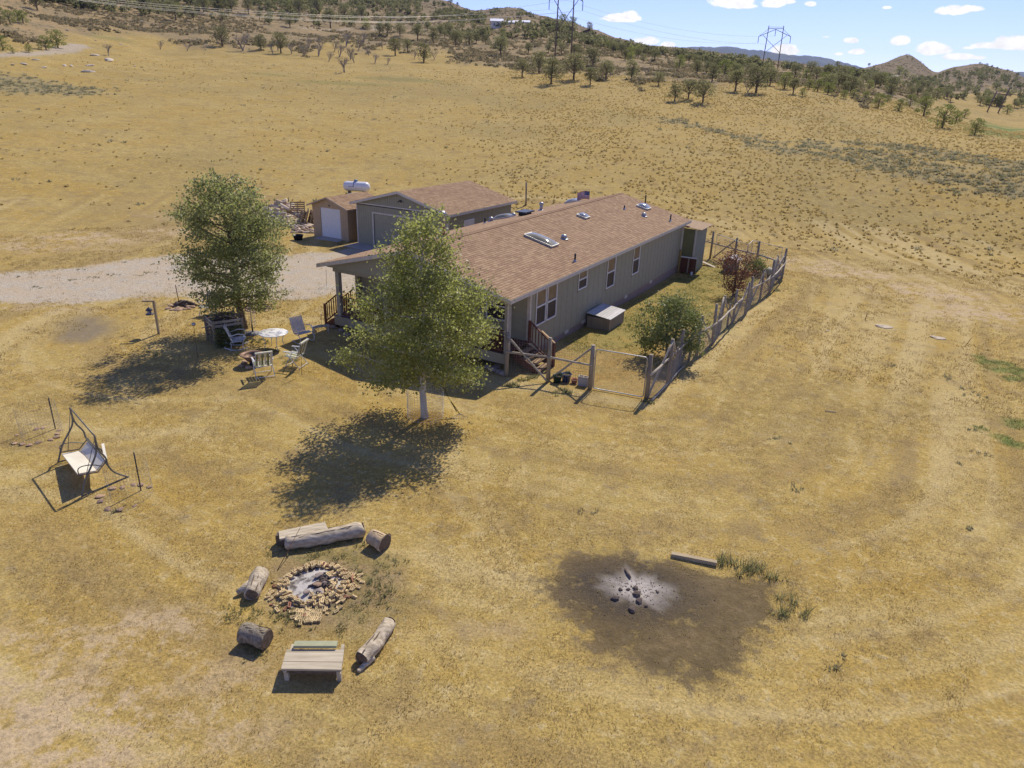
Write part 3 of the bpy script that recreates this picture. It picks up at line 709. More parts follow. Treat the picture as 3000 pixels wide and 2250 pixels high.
# skirting (sloping ground: runs below grade)
mb = MB()
mb = PB('skirting', M_SKIRT, home)
x = WX0
while x < WX1-.01:
    xe = min(x+1.2, WX1); mb.bx(x+.004, xe-.004, WY0+.03, WY0+.06, -.8, .14); x = xe
mb.bx(WX1-.06, WX1-.03, WY0+.07, WY1-.02, -.8, .11); mb.bx(WX0+.03, WX1-.1, WY1-.06, WY1-.03, -.8, .11)
mb.obj('skirting', M_SKIRT, home)
for vx in (5.9, 7.9, 13.6, 17.8): MB().bx(vx, vx+.42, WY0-.03, WY0+.029, .0, .16).obj('skirting_vent', M_TRIM, home)
def window(parent, axis, c, facing, a0, a1, z0, z1, shade=True, double=False):
    """sash window: frame > upper pane, lower pane, casing"""
    def B(mbx, p, q, za, zb, d0, d1):
        if axis == 'x': mbx.bx(p, q, c+facing*d0, c+facing*d1, za, zb)
        else: mbx.bx(c+facing*d0, c+facing*d1, p, q, za, zb)
    fr = MB(); w = .055
    B(fr, a0, a0+w, z0, z1, -.05, .03); B(fr, a1-w, a1, z0, z1, -.05, .03); B(fr, a0+w, a1-w, z0, z0+w, -.05, .03); B(fr, a0+w, a1-w, z1-w, z1, -.05, .03)
    zm = (z0+z1)/2; B(fr, a0+w, a1-w, zm-.03, zm+.03, -.045, .025)
    win = fr.obj('window', M_WHITE, parent)
    g = MB(); B(g, a0+w, a1-w, zm+.03, z1-w, -.035, -.015); g.obj('upper_pane', M_BLIND if shade else M_GLASS, win)
    g = MB(); B(g, a0+w, a1-w, z0+w, zm-.03, -.035, -.012); g.obj('lower_pane', M_SCREEN, win)
    s = MB(); B(s, a0-.07, a1+.07, z0-.09, z0-.002, .001, .022); B(s, a0-.07, a0-.002, z0, z1, .001, .018); B(s, a1+.002, a1+.07, z0, z1, .001, .018); s.obj('casing', M_SIDED, win)
    return win
for i, h in enumerate(WIN_R): 
    if i == 0: h = (h[0], h[1]+.0, h[2], h[3])
    window(home, 'x', WY0, -1, *h)
for i in (0, 2): window(home, 'y', WX0, -1, *FRONT_H[i], shade=False)
d = MB().bx(WX0-.0+.02, WX0+.06, 3.42, 4.33, FZ+.03, 2.70).obj('front_door', M_TRIM, home); MB().bx(WX0-.02, WX0+.018, 4.2, 4.26, 1.65, 1.75).obj('door_handle', M_METAL, d)
# gable ends and fascia
sl = (RZ-EZ)/(W_/2)
def gable(x0, x1, y0, y1, zb):
    m_ = MB(); m_.prism([(y0, zb), (y1, zb), (y1, EZ-.13+(W_-y1)*sl), (W_/2, RZ-.13), (y0, EZ-.13+y0*sl)], 'x', x0, x1); return m_
gable(WX0, WX0+.1, WY0, WY1, 2.932).obj('gable_wall', M_SIDE, home); gable(WX1-.1, WX1, WY0, WY1, 2.932).obj('gable_wall', M_SIDE, home)
gable(.28, .38, .30, 9.80, 2.93).obj('porch_gable', M_SIDE, home)
# roof deck, two slabs
for side, y0 in ((1, 0), (-1, W_)):
    m_ = MB(); th = .05
    pr = [(y0, EZ-th), (W_/2, RZ-th), (W_/2, RZ-.003), (y0, EZ-.003)]
    m_.prism(pr if side == 1 else pr[::-1], 'x', .0, L_); m_.obj('roof_deck', M_UNDER, home)
mb = PB('fascia', M_TRIM, home); mb.bx(-.002, L_+.002, -.022, -.001, EZ-.17, EZ-.005); mb.bx(-.002, L_+.002, W_+.001, W_+.022, EZ-.17, EZ-.005)
for xx in (-.024, L_+.003):
    mb.prism([(-.02, EZ-.17), (W_/2, RZ-.17), (W_+.02, EZ-.17), (W_+.02, EZ-.004), (W_/2, RZ-.004), (-.02, EZ-.004)], 'x', xx, xx+.02)
mb.obj('fascia', M_TRIM, home)
mb = MB(); mb.bx(.02, L_-.02, .0, WY0-.025, EZ-.172, EZ-.16); mb.bx(.4, WX0-.03, WY0, WY1, 2.90, 2.925); mb.obj('soffit', M_TRIM, home)
tabsR, PR = slope_roof(home, L_, W_/2, EZ, RZ-EZ, 1, 0, 0, 3)
tabsL, PL = slope_roof(home, L_, W_/2, EZ, RZ-EZ, -1, W_, 0, 4)
ids = sorted(range(len(tabsR)), key=lambda i: tabsR[i][0]*1.0+tabsR[i][2]*1.9)[:300]
build_shingles(home, tabsR, PR, set(ids)); build_shingles(home, tabsL, PL, set())
mb = MB(); x = 0
rr = random.Random(2)
capv = []
while x < L_-.2:
    mb.box((x+.15, W_/2-.07, RZ+.012-.004), (.29, .16, .012), rot=Matrix.Rotation(math.atan(sl), 3, 'X')@Matrix.Rotation(.03, 3, 'Y'))
    mb.box((x+.15, W_/2+.07, RZ+.012-.004), (.29, .16, .012), rot=Matrix.Rotation(-math.atan(sl), 3, 'X')@Matrix.Rotation(.03, 3, 'Y')); x += .2
stuff(mb.obj('ridge_cap', M_SHING, home))
# porch deck, posts, beam
mb = MB(); y = .32
while y < 9.5: mb.bx(.3, WX0-.005, y, y+.13, FZ-.05, FZ); y += .138
stuff(mb.obj('deck_board', M_REDWOOD, home))
MB().bx(.26, .298, .26, 9.5, FZ-.42, FZ-.0).obj('deck_skirt', M_SIDED, home)
MB().bx(.3, 2.28, 9.5, 9.54, FZ-.42, FZ).obj('deck_skirt', M_SIDED, home)
for yy in (.33, 3.4, 6.5, 9.25):
    p = MB().bx(.32, .52, yy-.1, yy+.1, FZ+.002, 2.76).obj('porch_post', M_TRIM if False else mat('post_paint_%d' % int(yy), (.36, .33, .26), .7), home)
MB().bx(2.05, 2.25, 9.55, 9.73, FZ, 2.76).obj('porch_post', M_SIDED, home)
MB().bx(.30, .54, .25, 9.45, 2.76, 2.93).obj('porch_beam', M_SIDED, home)
MB().bx(.54, 2.3, 9.30, 9.46, 2.76, 2.93).obj('porch_beam', M_SIDED, home)
mb = MB(); mb.bx(.2, .24, .2, .24, FZ, 2.95); mb.obj('downspout', M_TRIM, home)
# porch railings (left part of the front and left side) with balusters
def railing(parent, a, b, z0a, z0b, h=.92, step=.13, name='railing', m_top=None):
    a = Vector(a); b = Vector(b); d = b-a; n = max(2, int(d.length/step))
    m_ = MB(); m_.bar((a.x, a.y, z0a+h), (b.x, b.y, z0b+h), .09, .04); m_.bar((a.x, a.y, z0a+.10), (b.x, b.y, z0b+.10), .04, .06)
    rail = m_.obj(name, m_top or M_REDWOOD, parent)
    for i in range(1, n):
        p = a+d*(i/n); z = z0a+(z0b-z0a)*(i/n)
        MB().bar((p.x, p.y, z+.1), (p.x, p.y, z+h-.02), .035).obj('baluster', M_REDWOOD, rail)
    return rail
railing(home, (.42, .45), (.42, 3.3), FZ, FZ); railing(home, (.42, 3.5), (.42, 6.4), FZ, FZ); railing(home, (.42, 6.6), (.42, 9.15), FZ, FZ)
# left steps with raking rails
mb = MB()
for i in range(3): mb.bx(.62+.02, 1.62, 9.56+i*.28, 9.82+i*.28, FZ-.20-i*.2, FZ-.15-i*.2)
steps = mb.obj('steps', M_TREAD, home)
for xx in (.6, 1.64): 
    m_ = MB(); m_.prism([(9.55, FZ-.05), (9.55, .0), (10.4, -.12), (10.4, .08)], 'x', xx, xx+.035); m_.obj('stringer', M_REDWOOD, home)
    MB().bx(xx-.03, xx+.06, 10.36, 10.45, -.12, 1.02).obj('newel_post', M_REDWOOD, home)
    railing(home, (xx+.02, 9.56), (xx+.02, 10.4), FZ+.02, .05, .92, .12)
# right steps down into the fenced corner
for i in range(4):
    MB().bx(.95, 2.08, -.02-i*.3, .26-i*.3, FZ-.20-i*.165-.0, FZ-.16-i*.165).obj('tread', M_TREAD, home)
for xx in (.9, 2.10): MB().prism([(.3, FZ-.05), (.3, .28), (-1.0, -.25), (-1.0, .02)], 'x', xx, xx+.04).obj('stringer', M_REDWOOD, home)
MB().bx(2.06, 2.18, -1.02, -.90, -.3, .92).obj('newel_post', M_REDWOOD, home)
MB().bx(2.06, 2.18, .16, .27, FZ, FZ+.98).obj('newel_post', M_REDWOOD, home)
railing(home, (2.12, .22), (2.12, -.96), FZ+.05, -.12, .92, .14)
MB().bar((2.12, -.35, 1.327), (2.12, -.98, .925), .10, .025).obj('rail_cap', mat('new_cedar', (.50, .33, .15), .7), home)
for j in range(16):
    bo = MB(); a = rr.uniform(.16, .34); 
    me = None
def rock_mesh(name, m_, seed, flat=.6):
    rr = random.Random(seed); m2 = MB(); vs = []; n = 8
    rings = [(0, -1), (.75, -.62), (1, 0), (.72, .62), (0, 1)]
    vs = [(0, 0, -flat)]
    for (r_, z_) in rings[1:-1]:
        for k in range(n):
            a = 2*math.pi*k/n; q = r_*(1+rr.uniform(-.22, .22)); vs.append((q*math.cos(a), q*math.sin(a)*.8, z_*flat*(1+rr.uniform(-.2, .2))))
    vs.append((0, 0, flat))
    fs = [(0, 1+(k+1) % n, 1+k) for k in range(n)]
    for i in range(2):
        for k in range(n): fs.append((1+i*n+k, 1+i*n+(k+1) % n, 1+(i+1)*n+(k+1) % n, 1+(i+1)*n+k))
    t = 1+3*n; fs += [(1+2*n+k, 1+2*n+(k+1) % n, t) for k in range(n)]
    m2.add(vs, fs, False); return m2.mesh(name, m_)
ROCKP = [rock_mesh('rock', M_ROCKP, s, .45) for s in range(5)]
ROCKG = [rock_mesh('boulder', M_ROCKG, s+9, .7) for s in range(4)]
# roof furniture -------------------------------------------------
def on_roof(u, v): return EZ+(v if v < W_/2 else W_-v)*sl
TILT_R = math.atan(sl)
def skylight(u, v, lu, lv, hgt, matd, long_=False):
    z = on_roof(u, v); e = bpy.data.objects.new('skylight', MB().bx(-lu/2, lu/2, -lv/2, lv/2, 0, .11).mesh('skylight', M_METAL)); COL.objects.link(e); e.parent = home
    e.location = (u, v, z+.01); e.rotation_euler = ((TILT_R if v < W_/2 else -TILT_R), 0, 0)
    m_ = MB(); nx, ny = 9, 7; vs = []; fs = []
    for i in range(nx):
        for j in range(ny):
            a = i/(nx-1)*2-1; b = j/(ny-1)*2-1
            h = hgt*(max(0, 1-abs(a)**3.0)*max(0, 1-abs(b)**3.0))**.6
            vs.append((a*(lu/2-.03), b*(lv/2-.03), .112+h))
    for i in range(nx-1):
        for j in range(ny-1): fs.append((i*ny+j, (i+1)*ny+j, (i+1)*ny+j+1, i*ny+j+1))
    m_.add(vs, fs, True); m_.obj('dome', matd, e); return e
skylight(7.92, 2.85, .80, 1.62, .14, M_DOME); skylight(14.75, 3.72, .62, .62, .12, M_DOMEG); skylight(22.35, 2.8, .80, .80, .16, M_DOMEG)
skylight(14.9, 9.1, .7, 1.3, .16, M_DOME); skylight(22.5, 8.0, .8, .9, .14, M_DOMEG)
def pipe(u, v, h, r, m_, cap=None, name='vent_pipe'):
    z = on_roof(u, v); mb = MB(); mb.tube([(u, v, z-.02), (u, v, z+h)], r, 10)
    o = mb.obj(name, m_, home)
    f = MB(); f.lathe([(r*2.2, z+.0), (r*1.5, z+.05), (r, z+.1)], (u, v, 0), 12); f.obj('flashing', M_METAL, o)
    if cap: c_ = MB(); c_.lathe([(0, z+h+.12), (cap*.7, z+h+.09), (cap, z+h+.02), (cap, z+h-.05), (cap*.7, z+h-.07)], (u, v, 0), 14); c_.obj('cap', M_METAL, o)
    return o
pipe(7.16, .62, .38, .045, M_BLACK); pipe(20.1, 3.27, .24, .045, M_BLACK); pipe(21.7, .69, .42, .045, M_BLACK); pipe(23.5, 3.1, .62, .045, M_BLACK)
pipe(9.68, 2.45, .12, .11, M_METAL, .16, 'roof_vent'); pipe(20.3, 2.0, .12, .11, M_METAL, .15, 'roof_vent'); pipe(13.8, 9.3, .16, .1, M_METAL, .15, 'roof_vent'); pipe(15.3, 8.6, .12, .1, M_METAL, .14, 'roof_vent'); pipe(12.6, 9.0, .34, .05, M_BLACK)
pipe(17.6, 7.9, .42, .10, M_METAL, .15, 'roof_vent')
o = pipe(5.0, 6.7, 1.15, .13, mat('rusted_flue', (.42, .30, .20), .6, (.26, .15, .09), 6, metal=.4), .2, 'chimney_flue')
zz_ = on_roof(14.4, 7.3); t = MB().bx(14.1, 14.8, 7.1, 7.6, zz_-.02, zz_+.18).obj('turbine_vent', M_BLACK, home); MB().bx(13.9, 15.0, 7.0, 7.7, zz_+.18, zz_+.26).obj('vent_hood', mat('blue_grey_hood', (.05, .06, .08), .4), t)
# ------------------------------------------------------------------ lean-to behind the home
t = thing('lean_to_shed', 'narrow sage lean-to with tan roof joined to the far end of the long home', 'shed', tuple((home.matrix_basis@Vector((23.66, -.54, -.45)))), math.radians(HZ))
MB().bx(0, .05, 0, 2.6, 0, 3.02).obj('olive_panel', mat('olive_sheet', (.20, .195, .085), .7, (.17, .165, .07), 2), t)
MB().bx(.06, 2.55, -.05, 0, 0, 2.94).obj('side_panel', mat('green_grey_sheet', (.235, .25, .195), .7, (.205, .215, .17), 2), t)
MB().bx(-.05, 0, -.06, .04, 0, 3.0).obj('corner_post', M_TRIM, t); MB().bx(-.05, 0, .82, .92, 0, 3.1).obj('corner_post', M_TRIM, t)
mb = MB()
for i in range(14): mb.box((-.1+i*.2+.1, 1.2, 3.18+(.012 if i % 2 else 0)), (.19, 3.2, .03), rot=Matrix.Rotation(.09, 3, 'X'))
mb.obj('corrugated_roof', mat('tan_roof_sheet', (.42, .285, .16), .8), t)
# ------------------------------------------------------------------ garage
GZR = 60.5
gar = thing('garage', 'detached sage garage with brown shingle gable and wide closed door behind the home', 'garage', (-4.51, 46.69, 0), math.radians(GZR))
GL, GW, GE, GR = 8.9, 8.6, 2.95, 4.07; gsl = (GR-GE)/(GW/2)
x0, x1, y0, y1 = .3, 8.55, .3, 8.25
DH = [(1.55, 6.70, .03, 2.30)]
mb = MB(); wall_with_holes(mb, 'y', x0, -1, y0+.1, y1-.1, -.15, 2.80, DH); mb.obj('front_wall', M_SIDE, gar)
mb = PB('batten', M_SIDED, gar)
y = y0+.1
while y < y1-.05:
    zs = [(-.15, 2.86)] if not (1.45 < y < 6.8) else [(2.42, 2.86)]
    for a, b in zs: mb.bx(x0-.012, x0-.001, y-.012, y+.012, a, b)
    h = GE-.1+min(y, GW-y)*gsl
    mb.bx(x0-.012, x0-.001, y-.012, y+.012, 2.98, h-.06); y += .2
x = x0+.1
while x < x1: mb.bx(x-.012, x+.012, y0-.012, y0-.001, -.15, 2.80); x += .2
mb.obj('batten', M_SIDED, gar)
mb = MB(); mb.bx(x0, x1, y0, y0+.098, -.15, 2.86); mb.obj('side_wall', M_SIDE, gar)
mb = MB(); mb.bx(x0, x1, y1-.098, y1, -.15, 2.86); mb.bx(x1-.1, x1, y0+.1, y1-.1, -.15, 2.86); mb.obj('back_wall', M_SIDE, gar)
def ggable(xa, xb): return MB().prism([(y0, 2.862), (y1, 2.862), (y1, GE-.1+(GW-y1)*gsl), (GW/2, GR-.1), (y0, GE-.1+y0*gsl)], 'x', xa, xb)
ggable(x0, x0+.08).obj('gable_wall', M_SIDE, gar); ggable(x1-.08, x1).obj('gable_wall', M_SIDE, gar)
dr = MB().bx(x0+.05, x0+.09, 1.57, 6.68, .0, 2.29).obj('garage_door', M_SIDED, gar)
for i in range(4): MB().bx(x0+.035, x0+.049, 1.6, 6.65, .03+i*.565, .57+i*.565).obj('door_panel', M_SIDE, dr)
mb = PB('door_trim', M_TRIM, gar); mb.bx(x0-.02, x0+.05, 1.43, 1.55, 0, 2.42); mb.bx(x0-.02, x0+.05, 6.70, 6.82, 0, 2.42); mb.bx(x0-.02, x0+.05, 1.55, 6.70, 2.31, 2.42); mb.obj('door_trim', M_TRIM, gar)
mb = PB('wall_trim', M_TRIM, gar); mb.bx(x0-.025, x0-.013, y0, y1, 2.87, 2.96); mb.bx(x0-.03, x0-.013, y0-.012, y0+.09, -.15, 2.87); mb.bx(x0-.03, x0-.013, y1-.09, y1+.01, -.15, 2.87); mb.bx(x0, x0+.1, y0-.03, y0-.013, -.15, 2.8); mb.bx(x1-.1, x1, y0-.03, y0-.013, -.15, 2.8); mb.obj('wall_trim', M_TRIM, gar)
w = MB(); w.bx(2.2, 3.45, y0-.03, y0-.012, 1.35, 2.30); w = w.obj('window', M_WHITE, gar); MB().bx(2.28, 2.80, y0-.036, y0-.031, 1.43, 2.22).obj('pane', mat('bright_pane', (.62, .62, .60), .2), w); MB().bx(2.85, 3.37, y0-.036, y0-.031, 1.43, 2.22).obj('pane', mat('bright_pane', (.62, .62, .60), .2), w)
for side, yy in ((1, 0), (-1, GW)):
    pr = [(yy, GE-.05), (GW/2, GR-.05), (GW/2, GR-.003), (yy, GE-.003)]
    MB().prism(pr if side == 1 else pr[::-1], 'x', 0, GL).obj('roof_deck', M_UNDER, gar)
mb = PB('fascia', M_TRIM, gar); mb.bx(0, GL, -.022, -.001, GE-.17, GE-.006); mb.bx(0, GL, GW+.001, GW+.022, GE-.17, GE-.006)
for xx in (-.024, GL+.003): mb.prism([(-.02, GE-.17), (GW/2, GR-.17), (GW+.02, GE-.17), (GW+.02, GE-.004), (GW/2, GR-.004), (-.02, GE-.004)], 'x', xx, xx+.02)
mb.obj('fascia', M_TRIM, gar)
tb, P_ = slope_roof(gar, GL, GW/2, GE, GR-GE, 1, 0, 0, 7, course=.16); build_shingles(gar, tb, P_, set())
tb, P_ = slope_roof(gar, GL, GW/2, GE, GR-GE, -1, GW, 0, 8, course=.16); build_shingles(gar, tb, P_, set())
l = MB().box((x0-.03, 4.24, 3.42), (.05, .12, .1)).obj('flood_light', M_DARKM, gar)
for s in (-1, 1): MB().tube([(x0-.04, 4.24+s*.05, 3.42), (x0-.14, 4.24+s*.14, 3.36)], [.03, .055], 8).obj('lamp_head', M_DARKM, l)
ap = MB(); ap.bx(-1.1, .28, 1.2, 8.4, -.2, .03); o = ap.obj('concrete_apron', M_CONC); o.location = gar.location; o.rotation_euler = gar.rotation_euler; struct(o)
# ------------------------------------------------------------------ tan storage shed
shd = thing('storage_shed', 'small tan storage shed with white roll-up door left of the garage', 'shed', tuple(gar.matrix_basis@Vector((.3, 9.15, 0))), math.radians(GZR))
SW_, SL_, SE, SR = 3.45, 3.9, 2.35, 3.05
mb = MB(); wall_with_holes(mb, 'y', 0, -1, .08, SW_-.08, -.1, SE, [(.72, 2.66, .1, 2.22)], .08); mb.obj('front_wall', M_TAN, shd)
MB().prism([(0, SE), (SW_, SE), (SW_/2, SR-.06)], 'x', 0, .07).obj('gable_wall', M_TAN, shd)
mb = MB(); mb.bx(0, SL_, 0, .078, -.1, SE); mb.bx(0, SL_, SW_-.078, SW_, -.1, SE); mb.bx(SL_-.08, SL_, .08, SW_-.08, -.1, SE); mb.obj('side_wall', mat('tan_siding_side', (.44, .32, .19), .8), shd)
rd = MB().bx(.05, .07, .73, 2.65, .08, 2.21).obj('roll_up_door', M_WHITE, shd)
for i in range(21): MB().bx(.032, .049, .74, 2.64, .09+i*.1, .17+i*.1).obj('slat', M_WHITE, rd)
mb = PB('siding_groove', mat('tan_shadow', (.36, .26, .155), .8), shd)
y = .2
while y < SW_:
    if not .6 < y < 2.75: mb.bx(-.006, -.001, y-.008, y+.008, -.1, SE)
    y += .2
x = .2
while x < SL_: mb.bx(x-.008, x+.008, -.006, -.001, -.1, SE); x += .2
mb.obj('siding_groove', mat('tan_shadow', (.36, .26, .155), .8), shd)
ssl = (SR-SE+.04)/(SW_/2+.25)
for s in (1, -1):
    yy = -.25 if s == 1 else SW_+.25
    pr = [(yy, SE-.06), (SW_/2, SR-.04), (SW_/2, SR), (yy, SE-.02)]; MB().prism(pr if s == 1 else pr[::-1], 'x', -.3, SL_+.2).obj('roof_deck', M_UNDER, shd)
    tb, P_ = slope_roof(shd, SL_+.5, SW_/2+.25, SE-.02, SR-SE+.02, s, yy, 0, 11, course=.16)
    P2 = (lambda P_: (lambda x, t, l: (P_(x, t, l)[0]-.3, P_(x, t, l)[1], P_(x, t, l)[2])))(P_)
    build_shingles(shd, tb, P2, set())
mb = MB(); mb.prism([(-.27, SE-.12), (SW_/2, SR-.1), (SW_+.27, SE-.12), (SW_+.27, SE-.0), (SW_/2, SR+.0), (-.27, SE-.0)], 'x', -.325, -.302); mb.bx(-.3, SL_+.2, -.275, -.252, SE-.12, SE-.01); mb.obj('fascia', mat('tan_trim', (.46, .36, .26), .8), shd)
MB().box((-.02, SW_/2, 2.42), (.05, .12, .08)).obj('lamp', M_DARKM, shd)
MB().box((3.0, SW_/2+.75, 2.86), (1.0, .8, .05), rot=Matrix.Rotation(-ssl*.9, 3, 'X')).obj('roof_hatch', M_WHITE, shd)
rmp = MB().prism([(-.75, -.02), (0, -.02), (0, .07), (-.75, .0)], 'y', .55, 2.8).obj('ramp', M_CONC, shd)
p = at(872, 700); 
# ------------------------------------------------------------------ deer fence round the yard
def yardz(x, y): return gz(x, y)
def post(parent, base, h, r, lean=(0, 0), name='post', m_=None, sink=.1):
    x, y, z = base; mb = MB(); mb.tube([(x, y, z-sink), (x+lean[0], y+lean[1], z+h)], [r*1.05, r*.92], 8); return mb.obj(name, m_ or M_POSTW, parent)
fence = thing('yard_fence', 'weathered timber and wire deer fence enclosing the narrow side yard of the home', 'fence')
pA, pM, pL, pR = at(1483, 1102), at(1605, 1118), at(1728, 1140), at(1893, 1170)
FH = 1.82
for p, h, r in ((pA, 1.85, .085), (pM, 1.85, .08), (pL, 1.83, .09), (pR, 1.82, .085)): post(fence, p, h, r)
def rail(parent, a, b, r, name='rail', m_=None, wob=.02, n=6):
    a = Vector(a); b = Vector(b); pts = []
    for i in range(n+1):
        t = i/n; p = a.lerp(b, t); p = p+Vector((R_.uniform(-wob, wob), R_.uniform(-wob, wob), R_.uniform(-wob, wob))) if 0 < i < n else p; pts.append(p)
    mb = MB(); mb.tube(pts, [r*(1.1-.25*i/n) for i in range(n+1)], 7); return mb.obj(name, m_ or M_GREYW, parent)
up = lambda p, h: Vector((p.x, p.y, p.z+h))
rail(fence, up(pA, 1.08)+Vector((-.03, -.1, 0)), up(pM, 1.08)+Vector((0, -.09, 0)), .045, 'cross_rail', wob=.005); rail(fence, up(pM, 1.06)+Vector((0, -.09, 0)), up(pL, 1.02)+Vector((0, -.07, 0)), .045, 'cross_rail', wob=.005)
rail(fence, up(pA, 1.75)+Vector((0, -.14, 0)), up(pM, .08)+Vector((-.05, -.14, 0)), .045, 'brace', wob=.004); rail(fence, up(pM, .08)+Vector((.1, .12, 0)), up(pL, 1.68)+Vector((-.02, .1, 0)), .045, 'brace', wob=.004)
# long side: posts every two metres
side_px = [(1906, 1037), (1944, 995), (1982, 967), (2021, 931), (2058, 905), (2088, 880), (2114, 853), (2145, 836), (2170, 811), (2194, 797), (2235, 768), (2268, 742), (2296, 728)]
pE = at(2290, 812); posts = [pR]
for k in range(1, 13):
    t = (k/12); p = pR.lerp(pE, t); off = .16*math.sin(k*2.1); p = Vector((p.x+off*.8, p.y-off*.5, 0)); p.z = gz(p.x, p.y); posts.append(p)
hh = [0, 1.9, 1.7, 1.85, 1.95, 1.85, 1.75, 1.8, 1.7, 1.8, 2.0, 1.85, 1.95]
dirF = (pE-pR).normalized(); nF = Vector((dirF.y, -dirF.x, 0)).normalized()    # outward (right)
for k in range(1, 13): post(fence, posts[k], hh[k], .060+.02*R_.random(), (R_.uniform(-.05, .05), R_.uniform(-.05, .05)))
for k in range(0, 12):      # slim leaning stays in pairs against every other post
    a, b = posts[k], posts[k+1]
    if k % 2 == 0: rail(fence, up(a, .02)+dirF*.12, up(b, hh[k+1]-.08)-dirF*.05, .05, 'brace', wob=.02)
    else: rail(fence, up(b, .02)-dirF*.12, up(a, hh[k]-.1)+dirF*.05, .05, 'brace', wob=.02)
    if k in (1, 2, 4, 5, 7): post(fence, a.lerp(b, .5)+nF*.05, 1.25, .05)
tops = [up(posts[k], 1.06+.03*math.sin(k*1.7))+nF*.11 for k in range(13)]
for k in range(0, 12, 2): rail(fence, tops[k]-dirF*.1, tops[k+2]+dirF*.1, .048, 'long_pole', mat('peeled_pole', (.50, .44, .33), .8, (.36, .30, .22), 8) if k == 0 else bpy.data.materials['peeled_pole'], wob=.035, n=8)
rail(fence, up(pR, .06)+nF*.25-dirF*.1, up(posts[2], .10)+nF*.22, .04, 'ground_pole', bpy.data.materials['peeled_pole'])
def wire_panel(parent, a, b, z0, z1, sx, sz, r=.0022, name='wire_mesh', m_=None):
    """welded wire: every wire a thin three-sided rod, one stuff part"""
    a = Vector(a); b = Vector(b); L = (b-a).length; d = (b-a)/L; vs = []; fs = []
    nrm = Vector((-d.y, d.x, 0)).normalized()
    def rod(p, q, u, w):
        o = len(vs)
        for c in (p, q):
            vs.extend([tuple(c+u*r), tuple(c-u*r*.5+w*r*.87), tuple(c-u*r*.5-w*r*.87)])
        for i in range(3): j = (i+1) % 3; fs.append((o+i, o+j, o+3+j, o+3+i))
    n = int(L/sx)
    for i in range(n+1):
        p = a+d*(L*i/n); rod(Vector((p.x, p.y, p.z+z0)), Vector((p.x, p.y, p.z+z1)), d, nrm)
    m2 = int((z1-z0)/sz)
    for j in range(m2+1):
        z = z0+(z1-z0)*j/m2; rod(Vector((a.x, a.y, a.z+z)), Vector((b.x, b.y, b.z+z)), Vector((0, 0, 1)), nrm)
    me = bpy.data.meshes.new(name); me.from_pydata(vs, [], fs); me.materials.append(m_ or M_WIRE); return stuff(link(name, me, parent))
for k in range(12):
    a, b = posts[k]+nF*.09, posts[k+1]+nF*.09
    wire_panel(fence, a, b, .03, 1.0, .05, .05, .0034)
    wire_panel(fence, a, b, 1.02, 1.75, .15, .15, .0028)
for a, b in ((pA, pM), (pM, pL)): wire_panel(fence, a+Vector((0, .06, 0)), b+Vector((0, .06, 0)), .03, 1.7, .10, .10, .0028)
# back run of the fence
pB = [at(2080, 757), at(2148, 776), at(2212, 790)]
for p, h in zip(pB, (2.0, 1.95, 2.0)): post(fence, p, h, .08)
q0 = up(pB[0], 1.15)-(pB[1]-pB[0])*.35
rail(fence, q0, up(pB[1], 1.12), .055, 'cross_rail', wob=.01); rail(fence, up(pB[1], 1.12), up(pB[2], 1.08), .055, 'cross_rail', wob=.01); rail(fence, up(pB[2], 1.08), up(posts[12], .95), .055, 'cross_rail', wob=.01)
rail(fence, up(pB[0], .1)+(pB[1]-pB[0])*.12, up(pB[1], 1.85), .055, 'brace', wob=.01); rail(fence, up(posts[11], .4), up(posts[12], 1.7), .05, 'brace')
rail(fence, up(posts[10], .5)+nF*-.3, up(posts[12], 1.6), .05, 'brace')
for a, b in ((pB[0], pB[1]), (pB[1], pB[2]), (pB[2], posts[12])): wire_panel(fence, a, b, .03, 1.6, .15, .15, .003)
# gate: tubular frame with rounded corners
gate = thing('yard_gate', 'galvanised tube gate with wire infill between two timber posts', 'gate')
ga, gb = pL+(pR-pL)*.055, pL+(pR-pL)*.945; gd = (gb-ga).normalized(); wl_ = (gb-ga).length
pts = []
for cx_, cz_, a0 in ((wl_-.1, 1.58, 0), (.1, 1.58, 90), (.1, .17, 180), (wl_-.1, .17, 270)):
    for k in range(5):
        a = math.radians(a0+k*22.5); pts.append(ga+gd*(cx_+.1*math.cos(a))+Vector((0, 0, cz_+.1*math.sin(a)-(ga.z-ga.z))))
MB().tube(pts, .022, 8, closed=True).obj('gate_frame', M_METAL, gate)
wire_panel(gate, ga+gd*.03, gb-gd*.03, .1, 1.66, .05, .05, .0016)
MB().tube([pL+(pR-pL)*.02+Vector((0, 0, 1.3)), ga+Vector((0, 0, 1.3))], .015, 6).obj('hinge', M_DARKM, gate)
# wooden kennel gate by the lean-to
kg = thing('board_gate', 'dark board gate with a pale top rail leaning by the lean-to wall', 'gate', tuple(home.matrix_basis@Vector((23.45, .3, -.42))), math.radians(HZ-90))
for i in range(8): MB().bx(.14+i*.13, .26+i*.13, -.03, 0, .12, 1.2).obj('board', M_REDWOOD, kg)
MB().bx(.12, 1.2, -.07, -.035, 1.12, 1.2).obj('top_rail', M_WHITE, kg); MB().bx(-.02, .1, -.06, .06, 0, 1.6).obj('gate_post', mat('yellow_post', (.40, .27, .09), .7), kg); MB().bx(.62, .7, -.07, -.035, .1, 1.1).obj('stile', M_POSTW, kg)
